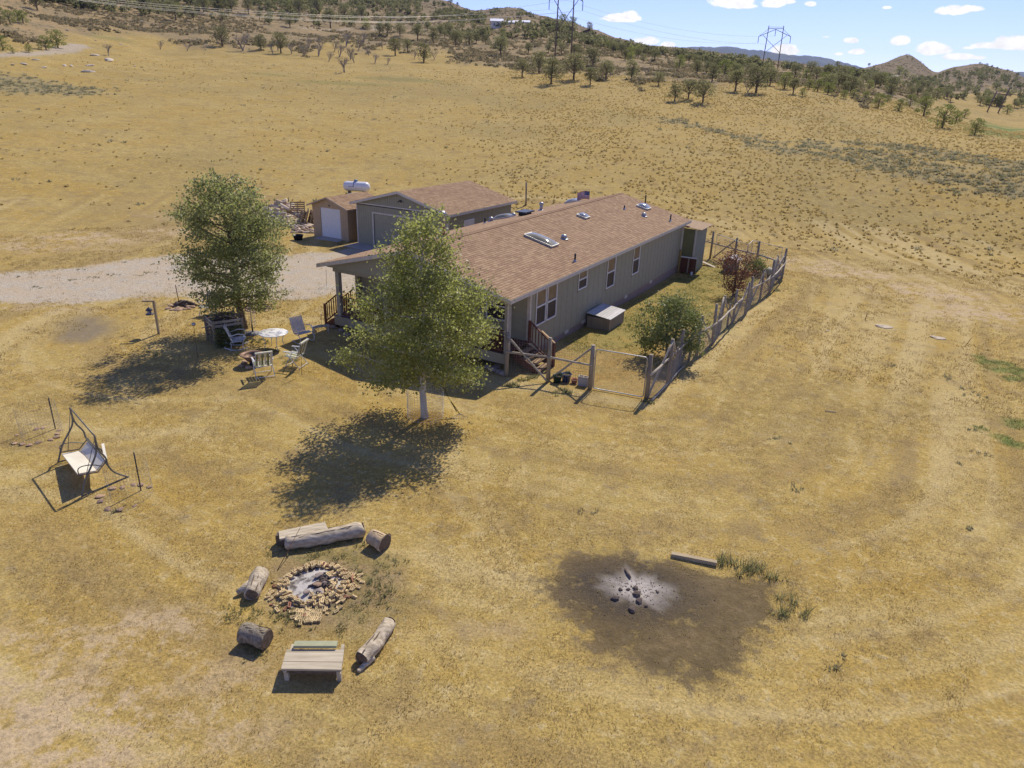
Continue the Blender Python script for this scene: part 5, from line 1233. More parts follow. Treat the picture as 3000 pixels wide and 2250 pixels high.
# ------------------------------------------------------------------ pylons
M_PYL = mat('weathered_pylon', (.24, .18, .145), .85, (.11, .085, .07), 2)
def pylon(name, label, pa, pb, top, arm, R):
    """two legged timber H frame. pa, pb leg feet; top height; arm half overhang"""
    t = thing(name, label, 'power pylon', tuple(pa)); d = pb-pa; dl = Vector((d.x, d.y, 0)); L = dl.length; dn = dl.normalized(); zb = d.z
    P = lambda s, z: Vector((dn.x*s, dn.y*s, z))
    MB().tube([P(0, -.5), P(.25, top)], [R, R*.7], 7).obj('pole', M_PYL, t); MB().tube([P(L, zb-.5), P(L-.25, top)], [R, R*.7], 7).obj('pole', M_PYL, t)
    zc = top*.76; ov = arm
    MB().tube([P(-ov, zc-.2), P(L/2, zc+2.6)], R*.55, 5).obj('cross_arm', M_PYL, t); MB().tube([P(L/2, zc+2.6), P(L+ov, zc-.2)], R*.55, 5).obj('cross_arm', M_PYL, t)
    MB().tube([P(0, zc+2.9), P(L, zc+2.9)], R*.5, 5).obj('cross_arm', M_PYL, t); MB().tube([P(0, top-.6), P(L, top-.6)], R*.25, 5).obj('static_arm', M_PYL, t)
    MB().tube([P(-ov, zc-.2), P(.1, top-1.5)], R*.28, 4).obj('arm_brace', M_PYL, t); MB().tube([P(L+ov, zc-.2), P(L-.1, top-1.5)], R*.28, 4).obj('arm_brace', M_PYL, t)
    MB().tube([P(-ov*.5, zc+.3), P(L, zc*.48)], R*.4, 5).obj('x_brace', M_PYL, t); MB().tube([P(L+ov*.5, zc+.3), P(0, zc*.48)], R*.4, 5).obj('x_brace', M_PYL, t)
    pts = []
    for s, z in ((-ov, zc-.2), (L/2, zc+2.6), (L+ov, zc-.2)):
        MB().tube([P(s, z), P(s+.05, z-2.6)], [.12, .12], 6).obj('insulator', M_DARKM, t); pts.append(Vector(pa)+P(s+.05, z-2.6))
    return pts
pa, pb = at(1625, 176), at(1673, 172)
# make the pair stand square to the line of sight distance of the left leg
k = math.hypot(pa.x, pa.y)/math.hypot(pb.x, pb.y); pb = Vector((pb.x*k, pb.y*k, 0)); pb.z = gz(pb.x, pb.y)
depth = (pa-Vector((0, 0, CAM_H))).dot(Vector(_F)); mpp = depth/FPX
print('pylon', pa, pb, 'm per px', mpp, 'span', (pb-pa).length)
w1 = pylon('power_pylon', 'large timber H frame power pylon rising out of the top of the picture', pa, pb, mpp*205, mpp*24, .25)
qa, qb = at(2232, 200), at(2276, 212); k = math.hypot(qa.x, qa.y)/math.hypot(qb.x, qb.y); qb = Vector((qb.x*k, qb.y*k, 0)); qb.z = gz(qb.x, qb.y); mp2 = (qa-Vector((0, 0, CAM_H))).dot(Vector(_F))/FPX
w2 = pylon('power_pylon', 'smaller timber H frame power pylon standing before the blue mountain', qa, qb, mp2*112, mp2*22, .22)
ra, rb = at(2890, 328), at(2922, 331); mp3 = (ra-Vector((0, 0, CAM_H))).dot(Vector(_F))/FPX
t = thing('utility_pole', 'pair of slim dark poles with a cross arm on the far right slope', 'utility poles', tuple(ra)); dd = rb-ra
MB().tube([(0, 0, -1), (mp3*14, 0, mp3*58)], .22, 5).obj('pole', M_PYL, t); MB().tube([(dd.x, dd.y, dd.z-1), (dd.x+mp3*16, dd.y, dd.z+mp3*70)], .22, 5).obj('pole', M_PYL, t); MB().tube([(mp3*6, 0, mp3*50), (dd.x+mp3*26, dd.y, dd.z+mp3*50)], .14, 4).obj('cross_arm', M_PYL, t)
M_LINE = mat('bright_conductor', (.72, .70, .64), .4, metal=.3)
def along(px, py, dist):
    r = ray(px, py); k = dist/math.hypot(r[0], r[1]); return Vector((r[0]*k, r[1]*k, CAM_H+r[2]*k))
for i, (y0, y1, y2) in enumerate(((-6, 20, 52), (2, 26, 56), (10, 30, 66), (14, 34, 69))):
    end = w1[min(i, 2)] if i < 3 else w1[2]
    A = [along(-260, -120+y0, 175), along(60, -32+y0*.6, 185), along(371, (y0+y1)/2+3, 196), along(1000, y2, 216)]
    D_ = math.hypot(end.x, end.y); A += [along(1300, y2+.5 if i > 1 else y2-1, D_*.95), end]
    pts = []
    for a, b, in zip(A[:-1], A[1:]):
        for q in range(8): pts.append(a.lerp(b, q/8))
    pts.append(A[-1])
    for _ in range(30): pts = [pts[0]]+[(pts[j-1]+pts[j]*2+pts[j+1])/4 for j in range(1, len(pts)-1)]+[pts[-1]]
    o = MB().tube(pts, .026, 4, cap=False).obj('power_line', M_LINE); tag(o, 'bright power line sagging from the large pylon towards the upper left', 'power line', 'power lines running left from the pylon')
M_LINED = mat('dull_conductor', (.35, .38, .42), .6)
for i in range(3):
    a, b = w1[i], w2[i]; pts = [a.lerp(b, q/16)+Vector((0, 0, -3.2*4*(q/16)*(1-q/16))) for q in range(17)]; o = MB().tube(pts, .022, 4, cap=False).obj('power_line', M_LINED); tag(o, 'thin grey power line spanning between the two pylons', 'power line', 'power lines between the pylons')
# ------------------------------------------------------------------ far houses
def far_frame(px, py): 
    p = at(px, py); d = (p-Vector((0, 0, CAM_H))).dot(Vector(_F)); return p, d/FPX, -math.atan2(p.x, p.y)
def gable_block(t, x0, x1, y0, y1, h, rise, mw, mr, ax='x', z0=-1.0):
    MB().bx(x0, x1, y0, y1, z0, h).obj('wall', mw, t)
    e = .5
    if ax == 'x':
        ym = (y0+y1)/2; MB().prism([(y0-e, h-.05), (ym, h+rise), (y1+e, h-.05), (y1+e, h+.2), (ym, h+rise+.25), (y0-e, h+.2)], 'x', x0-e, x1+e).obj('roof', mr, t); MB().prism([(y0, h), (y1, h), (ym, h+rise)], 'x', x0, x1).obj('gable', mw, t)
    else:
        xm = (x0+x1)/2; MB().prism([(x0-e, h-.05), (xm, h+rise), (x1+e, h-.05), (x1+e, h+.2), (xm, h+rise+.25), (x0-e, h+.2)], 'y', y0-e, y1+e).obj('roof', mr, t); MB().prism([(x0, h), (x1, h), (xm, h+rise)], 'y', y0, y1).obj('gable', mw, t)
M_WHW = mat('white_house_wall', (.74, .70, .62), .8); M_WHR = mat('white_metal_roof', (.85, .84, .82), .4)
p, s, a = far_frame(1468, 79)
t = thing('hill_house', 'white house with bright metal roofs on the hillside left of the pylon', 'house', tuple(p), a)
gable_block(t, -30*s, 4*s, 0, 12, 14*s, 9*s, M_WHW, M_WHR); gable_block(t, 14*s, 54*s, 2, 14, 13*s, 8*s, M_WHW, M_WHR); gable_block(t, 58*s, 84*s, 4, 14, 16*s, 7*s, M_WHW, M_WHR)
for xx, yy in ((-22, 0), (-8, 0), (28, 2), (40, 2), (68, 4)): MB().bx(xx*s, (xx+4)*s, yy-.08, yy-.01, 3*s, 9*s).obj('window', M_GLASS, t)
p, s, a = far_frame(1722, 108)
t = thing('hill_house', 'brown house with glazed gable on the ridge right of the pylon', 'house', tuple(p), a)
M_BRW = mat('brown_cladding', (.14, .085, .065), .8); M_BRR = mat('brown_far_roof', (.16, .12, .11), .8)
gable_block(t, -18*s, 22*s, 0, 9, 11*s, 9*s, M_BRW, M_BRR, 'y'); gable_block(t, -62*s, -22*s, 1, 9, 10*s, 5*s, M_BRW, mat('dull_red_roof', (.24, .13, .10), .8))
for xx in (-12, -4, 6): MB().bx(xx*s, (xx+6)*s, -.1, -.01, 3*s, 10*s).obj('window', mat('pale_glazing', (.32, .34, .36), .2), t)
for a_, b_, h_ in ((1647, 78, 36), (1677, 82, 32)): hill_tree(a_, b_, h_, 'o', 'bright yellow green willow beside the ridge house', 'willows beside the ridge house', 'willow_tree')
hill_tree(1727, 90, 24, 'j', 'dark conifer behind the ridge house gable', None, 'pine_tree')
p, s, a = far_frame(2592, 236)
t = thing('ranch_house', 'low dark ranch house with grey roof below the conical hill', 'house', tuple(p), a)
M_RW = mat('dark_ranch_wall', (.10, .07, .055), .8); M_RR = mat('grey_ranch_roof', (.30, .265, .235), .8)
gable_block(t, -20*s, 32*s, 0, 8, 9*s, 5*s, M_RW, M_RR); gable_block(t, -62*s, -30*s, 1, 8, 8*s, 4*s, M_RW, M_RR); gable_block(t, -6*s, 8*s, -3, 3, 9*s, 5*s, M_RW, M_RR, 'y')
for xx in (-15, 14, 22, -54, -44): MB().bx(xx*s, (xx+5)*s, -.1 if xx > -20 else .9, -.01 if xx > -20 else .99, 2.5*s, 7*s).obj('window', M_GLASS, t)
for a_, b_, h_ in ((2633, 222, 28), (2562, 226, 16), (2650, 228, 24)): hill_tree(a_, b_, h_, 'o', 'pale green tree shading the ranch house', 'trees around the ranch house', 'willow_tree')
for a_, b_, h_ in ((1320, 14, 18), (1340, 19, 12), (1245, 10, 12), (1222, 6, 14), (2545, 196, 11), (2452, 196, 17), (2560, 200, 8), (2890, 196, 10), (2905, 200, 9), (2920, 205, 9), (2870, 190, 8), (2980, 224, 12), (2950, 212, 9), (2672, 176, 7), (2658, 170, 6)):
    hill_tree(a_, b_, h_, 'j', 'small juniper silhouetted on the skyline', 'junipers on the skyline')
# pale slabs of rock on the bank at the left
SLABS = [rock_mesh('rock_slab', mat('pale_rock', (.62, .54, .42), .9, (.48, .41, .31), 3) if i == 0 else bpy.data.materials['pale_rock'], 50+i, .7) for i in range(3)]
for (a_, b_, w_) in ((260, 211, 1.3), (320, 177, 1.8), (262, 193, .9), (278, 163, 1.3), (38, 190, .6), (105, 176, .7), (70, 188, .8), (130, 198, .6), (190, 193, .7), (210, 194, .6), (600, 132, .9), (395, 195, .5), (355, 131, .6), (280, 119, .6), (415, 62, 1.0), (195, 90, .7)):
    p = at(a_, b_); o = link('rock_slab', R_.choice(SLABS), None); o.location = (p.x, p.y, p.z+.05); o.scale = (w_, w_*.6, w_*.35); o.rotation_euler = (R_.uniform(-.2, .2), R_.uniform(-.3, .1), R_.uniform(0, 3)); tag(o, 'pale rock slab lying on the grassy bank at upper left', 'rock', 'rock slabs on the left bank')
# ------------------------------------------------------------------ propane tank
p = at(1046, 572); tk = thing('propane_tank', 'white horizontal propane tank standing behind the storage shed', 'propane tank', tuple(p), math.radians(-8))
prof = [(0, -1.35), (.22, -1.32), (.38, -1.22), (.46, -1.05), (.48, -.9), (.48, .9), (.46, 1.05), (.38, 1.22), (.22, 1.32), (0, 1.35)]
b = MB().lathe(prof, (0, 0, 0), 20).obj('shell', mat('white_tank_paint', (.80, .78, .76), .35), tk); b.rotation_euler = (0, math.pi/2, 0); b.location = (0, 0, .85)
for xx in (-.75, .75): MB().bx(xx-.06, xx+.06, -.3, .3, -.05, .45).obj('foot', M_DARKM, tk)
MB().lathe([(.17, 1.3), (.19, 1.42), (.17, 1.5), (0, 1.54)], (-.05, 0, 0), 12).obj('valve_dome', mat('blue_dome', (.20, .28, .38), .4), tk)
mb = MB(); mb.tube([(-.16+.0*k, -.49*math.cos(k*.3), .85+.49*math.sin(k*.3)) for k in range(0, 6)], .02, 5); mb.obj('gas_hose', M_BLACK, tk)
for xx, w_ in ((-.42, .5),): MB().box((xx, -.486, .86), (w_, .012, .05)).obj('lettering', mat('tank_lettering', (.20, .22, .30), .5), tk)
# flag on a slim pole at the back of the home
fz = on_roof(19.6, 9.95)
fl = thing('flag', 'small American flag flying from a thin pole behind the roof ridge', 'flag', tuple(home.matrix_basis@Vector((20.6, 10.35, 0))), 0)
base_p = fl.location.copy(); rtop = along(1727.5, 560, math.hypot(base_p.x, base_p.y)); htop = rtop.z
MB().tube([(rtop.x-base_p.x, rtop.y-base_p.y, 0), (rtop.x-base_p.x, rtop.y-base_p.y, htop)], .018, 6).obj('flag_pole', M_DARKM, fl)
FWd, FHt = .86, .52; ox, oy = rtop.x-base_p.x, rtop.y-base_p.y
def fp(u, v): return (ox-u*FWd*.97, oy-.10*math.sin(u*7)-.1*u, htop-.02-v*FHt+.05*math.sin(u*5)-.04*u)
MR_, MW_, MBl = mat('flag_red', (.42, .03, .04), .8), mat('flag_white', (.75, .73, .70), .8), mat('flag_blue', (.03, .05, .16), .8)
for k in range(13):
    m_ = MB(); n = 14; u0 = .4 if k < 7 else 0; vs = []; 
    for i in range(n+1):
        u = u0+(1-u0)*i/n; vs += [fp(u, k/13), fp(u, (k+1)/13)]
    m_.add(vs, [(2*i, 2*i+2, 2*i+3, 2*i+1) for i in range(n)], True); m_.obj('stripe', MR_ if k % 2 == 0 else MW_, fl)
m_ = MB(); vs = []
for i in range(7): u = .4*i/6; vs += [fp(u, 0), fp(u, 7/13)]
m_.add(vs, [(2*i, 2*i+2, 2*i+3, 2*i+1) for i in range(6)], True); can = m_.obj('canton', MBl, fl)
m_ = MB()
for r_ in range(9):
    for c_ in range(6 if r_ % 2 == 0 else 5):
        u = .4*((c_+.5)/6+(0 if r_ % 2 == 0 else .5/6)); v = (r_+.5)/9*7/13; q = Vector(fp(u, v)); m_.box((q.x, q.y-.004, q.z), (.016, .003, .012))
stuff(m_.obj('star', MW_, can))
# fence posts in the field behind the home
def stake(name, label, px0, py0, px1, py1, r, m_, cat='post', group=None, hook=False):
    b_ = at(px0, py0); d = math.hypot(b_.x, b_.y); tp = along(px1, py1, d); o = MB().tube([(0, 0, -.15), (tp.x-b_.x, tp.y-b_.y, tp.z-b_.z)], r, 6).obj(name, m_); o.location = b_; tag(o, label, cat, group); return o
stake('field_post', 'tall dark post standing in the field just behind the garage roof', 1541, 602, 1542, 534, .09, M_POSTW)
stake('metal_stake', 'thin stake in the grass between the garage and the ridge', 1622, 596, 1624, 569, .025, M_DARKM, 'stake'); stake('metal_stake', 'short thin stake right of the garage roof peak', 1485, 590, 1487, 558, .022, M_DARKM, 'stake')
stake('metal_stake', 'leaning thin stake in the dry grass right of the fence', 2534, 937, 2541, 917, .015, M_DARKM, 'stake'); stake('metal_stake', 'thin rod leaning in the grass at the far right', 2828, 1010, 2846, 990, .012, M_RUST, 'stake')
for i, (a_, b_, c_) in enumerate(((734, 596, 580), (805, 592, 581), (845, 588, 578))): stake('metal_stake', 'thin stake standing behind the firewood heap', a_, b_+8, a_, c_, .03, M_DARKM, 'stake', 'stakes behind the firewood')
# septic lids, stray sticks
for (a_, b_, w_, lab) in ((2592, 958, .50, 'broken pale concrete lid in the dry grass right of the fence'), (2750, 991, .40, 'smaller pale concrete lid farther right in the dry grass')):
    p = at(a_, b_); t = thing('septic_lid', lab, 'concrete lid', tuple(p), -.2); mb = MB(); n = 12
    poly = [(w_*(.72+.2*R_.random())*math.cos(2*math.pi*k/n), w_*(.50+.2*R_.random())*math.sin(2*math.pi*k/n)) for k in range(n)]
    mb.prism(poly, 'z', -.02, .035); mb.obj('slab', mat('pale_lid', (.56, .47, .34), .9, (.44, .36, .25), 6), t); MB().prism([(q[0]*.5-.25, q[1]*.5+.1) for q in poly], 'z', .03, .06).obj('broken_piece', bpy.data.materials['pale_lid'], t)
for (a_, b_, ang_, l_) in ((2424, 971, .6, .45), (2433, 1208, -.3, .4)):
    p = at(a_, b_); o = MB().tube([(-l_/2, 0, .03), (l_/2, .04, .03)], .018, 5).obj('stick', M_PLANK); o.location = p; o.rotation_euler = (0, 0, ang_); tag(o, 'pale stick lying in the dry grass right of the yard', 'stick', 'pale sticks in the right grass')
# ------------------------------------------------------------------ lawn furniture
def gat(mt): return bpy.data.materials[mt]
def vplane(px, py, P, Q):
    """point seen at a pixel on the vertical plane through ground points P and Q"""
    r = ray(px, py); d = Vector((Q.x-P.x, Q.y-P.y)).normalized(); n = Vector((-d.y, d.x)); t = (P.x*n.x+P.y*n.y)/(r[0]*n.x+r[1]*n.y); return Vector((r[0]*t, r[1]*t, CAM_H+r[2]*t))
M_WEB = mat('pale_webbing', (.52, .50, .36), .8, (.62, .60, .48), 5); M_WEBG = mat('green_webbing', (.20, .22, .11), .8)
def folding_chair(px, py, phi, label):
    p = at(px, py); t = thing('folding_chair', label, 'lawn chair', tuple(p), math.radians(phi-90), 'webbed folding chairs'); t.scale = (1.18, 1.18, 1.15)
    w = .29
    for s in (-1, 1):
        MB().tube([(s*w, .27, 0), (s*w, -.06, .60), (s*w, -.05, .60)], .013, 6).obj('leg', M_FRAMEW, t); MB().tube([(s*w, -.30, 0), (s*w, .20, .60)], .013, 6).obj('leg', M_FRAMEW, t)
        MB().bar((s*w, -.22, .62), (s*w, .27, .61), .05, .022).obj('armrest', M_FRAMEW, t)
        MB().tube([(s*(w-.03), -.18, .40), (s*(w-.03), -.27, .66), (s*(w-.03), -.36, .92)], .012, 6).obj('back_post', M_FRAMEW, t)
    MB().tube([(-w+.03, -.36, .92), (w-.03, -.36, .92)], .012, 6).obj('top_tube', M_FRAMEW, t)
    MB().tube([(-w, .24, .05), (w, .24, .05)], .011, 6).obj('foot_tube', M_FRAMEW, t); MB().tube([(-w, -.27, .05), (w, -.27, .05)], .011, 6).obj('foot_tube', M_FRAMEW, t)
    MB().tube([(-w+.02, .25, .43), (w-.02, .25, .43), (w-.02, -.18, .39), (-w+.02, -.18, .39)], .012, 6, closed=True).obj('seat_frame', M_FRAMEW, t)
    for i in range(6):
        x = -.225+i*.09
        MB().tube([(x, -.185, .41), (x, .04, .395), (x, .25, .445)], .0, 4) if False else None
        MB().bar((x, -.18, .41), (x, .25, .445), .072, .006).obj('strap', M_WEB if i % 2 else M_WEBG, t)
        MB().bar((x, -.19, .45), (x, -.37, .93), .072, .006).obj('back_strap', M_WEB if i % 2 else M_WEBG, t)
    MB().bar((-.27, -.375, .945), (.27, -.375, .945), .075, .05).obj('head_cushion', M_WEB, t)
    return t
folding_chair(774, 1100, 120, 'folding chair with striped webbing seen from behind nearest the camera')
folding_chair(868, 1072, 168, 'folding chair with pale cushion facing the fire bowl from the right')
folding_chair(613, 925, 250, 'folding chair half hidden behind the brush bin')
M_SLAT = mat('blue_white_slats', (.55, .56, .57), .5, (.40, .41, .43), 30)
def spring_chair(px, py, phi, label, rock=False):
    p = at(px, py); t = thing('metal_lawn_chair', label, 'lawn chair', tuple(p), math.radians(phi-90), 'white tube lawn chairs'); t.scale = (1.15, 1.15, 1.12)
    for s in (-1, 1):
        x = s*.30
        if rock: pts = [(x, -.45, .16), (x, -.2, .04), (x, .1, .02), (x, .38, .12)]; MB().tube(pts, .016, 6).obj('rocker', M_FRAMEW, t); pts = [(x, -.18, .05), (x, -.2, .34), (x, .22, .38), (x, .2, .03)]
        else: pts = [(x, -.25, .02), (x, .22, .02), (x, .36, .10), (x, .38, .26), (x, .26, .38), (x, -.05, .38)]
        MB().tube(pts, .016, 6).obj('leg', M_FRAMEW, t)
        a = [(x, .25, .38), (x, .34, .52), (x, .26, .64), (x, .05, .66), (x, -.20, .58)]
        MB().tube(a, .017, 6).obj('armrest', M_FRAMEW, t)
    MB().tube([(-.3, -.25, .02), (.3, -.25, .02)], .014, 6).obj('cross_tube', M_FRAMEW, t); MB().tube([(-.3, .15, .36), (.3, .15, .36)], .014, 6).obj('cross_tube', M_FRAMEW, t)
    for i in range(9):
        x = -.24+i*.06
        MB().bar((x, -.15, .36), (x, .28, .42), .048, .006).obj('seat_slat', M_SLAT, t); MB().bar((x, -.16, .37), (x, -.36, .90), .048, .006).obj('back_slat', M_SLAT, t)
    MB().tube([(-.27, -.37, .92), (.27, -.37, .92)], .016, 6).obj('top_tube', M_FRAMEW, t)
    return t
spring_chair(697, 1020, 18, 'white tube rocking chair in front of the brush bin', True)
spring_chair(886, 1000, -42, 'white slatted metal chair nearest the porch steps')
tp = ray(800, 974); k = (CAM_H-.72)/-tp[2]; tx, ty = tp[0]*k, tp[1]*k
tb_ = thing('patio_table', 'round white mottled glass table between the aspen trunk and the metal chair', 'table', (tx, ty, gz(tx, ty)))
MB().lathe([(0, .70), (.60, .70), (.62, .715), (.60, .73), (0, .73)], (0, 0, 0), 32).obj('table_top', mat('mottled_white_glass', (.80, .78, .72), .3, (.40, .40, .42), 3.2, spec=.5, lo=.50, hi=.56), tb_)
for i in range(4): a = .6+i*math.pi/2; MB().tube([(.42*math.cos(a), .42*math.sin(a), 0), (.36*math.cos(a), .36*math.sin(a), .35), (.48*math.cos(a), .48*math.sin(a), .69)], .015, 6).obj('leg', M_FRAMEW, tb_)
p = at(741, 978); t = thing('umbrella_base', 'grey round umbrella base with a bare upright pole beside the aspen', 'umbrella base', tuple(p))
MB().lathe([(0, .10), (.10, .10), (.32, .05), (.34, 0)], (0, 0, 0), 18).obj('base', mat('base_grey', (.24, .235, .24), .7), t); MB().tube([(0, 0, .05), (0, 0, .45)], .035, 8).obj('sleeve', M_DARKM, t); MB().tube([(0, 0, .4), (.0, 0, 1.75)], .022, 8).obj('pole', M_FRAMEW, t)
p = at(740, 1068); t = thing('fire_bowl', 'rusty metal fire bowl on a low ring of stones between the lawn chairs', 'fire bowl', tuple(p))
MB().lathe([(0, .16), (.20, .18), (.33, .34), (.34, .42), (.45, .43), (.46, .45), (.44, .46), (.33, .45), (.31, .40), (.18, .27), (0, .25)], (0, 0, 0), 28).obj('bowl', mat('copper_rust', (.30, .19, .13), .6, (.15, .09, .06), 7, metal=.3), t)
MB().lathe([(0, .275), (.2, .29), (.3, .36)], (0, 0, 0), 20).obj('ash', mat('bowl_ash', (.10, .065, .05), .95), t); MB().tube([(0, 0, 0), (0, 0, .2)], .12, 8).obj('stand', M_DARKM, t)
def rock(x, y, s, mesh, label, group, sz=1.0, name='stone', zl=0.0, cat='stone'):
    o = link(name, mesh, None); o.location = (x, y, gz(x, y)+s*sz*.25+zl); o.scale = (s, s, s*sz); o.rotation_euler = (R_.uniform(-.2, .2), R_.uniform(-.2, .2), R_.uniform(0, 6.3)); tag(o, label, cat, group); return o
for i in range(6): a = i*1.05-2.6; rock(p.x+.42*math.cos(a), p.y+.42*math.sin(a), .14+.05*R_.random(), ROCKP[i % 5], 'pink stone set round the foot of the fire bowl', 'stones under the fire bowl')
# brush bin
q = ray(645, 938); k = (CAM_H-1.12)/-q[2]; bn = thing('brush_bin', 'square slatted bin heaped with dead branches under the left aspen', 'bin', (q[0]*k-.1, q[1]*k+.55, gz(q[0]*k, q[1]*k)), math.radians(38))
BS, BH = .60, 1.05
for i in range(7):
    z = .08+i*.165
    for (a, b) in (((-BS, -BS), (BS, -BS)), ((BS, -BS), (BS, BS)), ((BS, BS), (-BS, BS)), ((-BS, BS), (-BS, -BS))): MB().bar((a[0], a[1], z), (b[0], b[1], z), .025, .11).obj('slat', M_LOGEND if i < 5 else M_GREYW, bn)
for a in (-1, 1):
    for b in (-1, 1): MB().bx(a*BS-.05, a*BS+.05, b*BS-.05, b*BS+.05, 0, BH+.1).obj('corner_post', M_POSTW, bn)
for i in range(60):
    a = R_.uniform(0, 6.28); r0 = R_.uniform(0, .45); L = R_.uniform(.5, 1.3); c = Vector((r0*math.cos(a), r0*math.sin(a), BH+R_.uniform(-.25, .22)*(1.2-r0))); b = R_.uniform(0, 6.28); dz = R_.uniform(-.15, .2)
    d = Vector((math.cos(b), math.sin(b), dz))*L/2; MB().tube([c-d, c+Vector((R_.uniform(-.1, .1), R_.uniform(-.1, .1), .05)), c+d], [.022, .018, .006], 4).obj('branch', M_LOGEND if R_.random() < .6 else M_GREYB, bn)
MB().lathe([(0, .7), (.6, .85), (.58, .9), (.3, 1.15), (0, 1.22)], (0, 0, 0), 9, False).obj('compost', mat('dark_compost', (.05, .035, .025), .95, (.10, .07, .05), 8, bump=.02), bn)
nl = 900; P = np.stack([rng.uniform(-.7, .6, nl), -BS-.03-np.abs(rng.normal(0, .12, nl)), rng.random(nl)**1.2*.85], 1); P[:, 0] += rng.normal(0, .1, nl)
link('vine', leaves_mesh('vine', P, .07, M_BUSHL, np.clip(rng.random(nl)*.5, 0, 1)), bn)
# wire guard round the left aspen
def wire_ring(name, label, p, r, h, cat='wire cage', sx=.10, sz=.10, rw=.003, m_=None, lean=0, jag=0):
    vs = []; fs = []; n = max(10, int(2*math.pi*r/sx)); nz_ = int(h/sz); ph = [0]*(n+1)
    def rod(a, b):
        o = len(vs); d = (b-a).normalized(); u = d.cross(Vector((0, 0, 1)) if abs(d.z) < .9 else Vector((1, 0, 0))).normalized(); w = d.cross(u)
        for c in (a, b): vs.extend([tuple(c+u*rw), tuple(c-u*rw*.5+w*rw*.87), tuple(c-u*rw*.5-w*rw*.87)])
        for i in range(3): j = (i+1) % 3; fs.append((o+i, o+j, o+3+j, o+3+i))
    def Q(k, z): a = 2*math.pi*k/n; rr = r*(1+.05*math.sin(3*a+z*2)); return Vector((rr*math.cos(a)+lean*z, rr*math.sin(a), z))
    for k in range(n): rod(Q(k, 0), Q(k, h+(jag*R_.random())))
    for j in range(nz_+1):
        for k in range(n): rod(Q(k, h*j/nz_), Q(k+1, h*j/nz_))
    me = bpy.data.meshes.new(name); me.from_pydata(vs, [], fs); me.materials.append(m_ or M_WIRE); o = link(name, me); o.location = p; tag(o, label, cat); return o
M_WIREL = mat('bright_wire', (.60, .58, .52), .5, (.5, .48, .44), 4)
wire_ring('tree_cage', 'round welded wire cage about the foot of the white trunked aspen', (b1.x, b1.y, b1.z), .62, 1.0, sx=.10, sz=.10, rw=.0032, m_=M_WIREL)
wire_ring('tree_cage', 'loose wire guard round the darker aspen trunk behind the rocking chair', (b2.x, b2.y, b2.z), .55, .95, sx=.15, sz=.12, rw=.0035, m_=M_WIREL)
X, Y = b1.x+rng.normal(0, .42, 2600), b1.y-.08+rng.normal(0, .36, 2600)
blades_object('fallen_leaves', X, Y, .03+.03*rng.random(2600), 3, np.full(2600, .05), np.full(2600, .035), rng.random(2600), 'yellow fallen leaves heaped inside the cage at the aspen foot', 'leaves', tuft_mat('yellow_litter', (.52, .36, .08), (.62, .44, .13), (.66, .52, .22)), lean=1.2)
# rake leaning on the cage
ra_, rb_ = at(1347, 1222), None
rk = thing('rake', 'yellow and black handled leaf rake leaning on the wire cage', 'rake', tuple(ra_)); dv = Vector((b1.x+.42-ra_.x, b1.y+.55-ra_.y, 1.22))
MB().tube([(0, 0, .12), dv*.55], .016, 6).obj('handle', mat('rake_yellow', (.52, .38, .05), .5), rk); MB().tube([dv*.55, dv], .016, 6).obj('grip', M_BLACK, rk); MB().tube([dv*.15, dv*.42], .0175, 6).obj('sleeve', M_BLACK, rk)
for i in range(9): a = -.28+i*.07; MB().tube([(0, 0, .14), (a, -.10, .04), (a*1.1, -.2, 0)], .005, 4).obj('tine', M_METAL, rk)
# bird feeder post
p = at(466, 978); t = thing('feeder_post', 'square timber post with a short arm left of the brush bin', 'post', tuple(p)); tpz = along(446, 884, math.hypot(p.x, p.y)).z-p.z; arm = along(417, 878, math.hypot(p.x, p.y)+.15)-p
M_NEWP = mat('tan_timber', (.40, .31, .185), .8, (.30, .225, .13), 8, stretch=(1, 1, .2))
MB().bx(-.045, .045, -.045, .045, -.1, tpz).obj('upright', M_NEWP, t); MB().bar((.04, 0, tpz+.03), (arm.x, arm.y, tpz+.03), .09, .06).obj('arm', M_NEWP, t)
fo = thing('bird_feeder', 'small dark lantern bird feeder hanging from the timber arm', 'bird feeder', (p.x+arm.x*.55, p.y+arm.y*.55, p.z+tpz)); m_bf = mat('feeder_dark', (.06, .065, .09), .5)
MB().tube([(0, 0, 0), (0, 0, -.26)], .006, 4).obj('hanger', M_DARKM, fo); MB().lathe([(0, -.24), (.05, -.27), (.15, -.38), (.15, -.4)], (0, 0, 0), 12).obj('roof', m_bf, fo); MB().lathe([(.08, -.4), (.09, -.55)], (0, 0, 0), 10).obj('seed_tube', mat('feeder_glass', (.25, .26, .30), .2), fo); MB().lathe([(0, -.56), (.17, -.55), (.17, -.58), (0, -.59)], (0, 0, 0), 12).obj('tray', m_bf, fo)
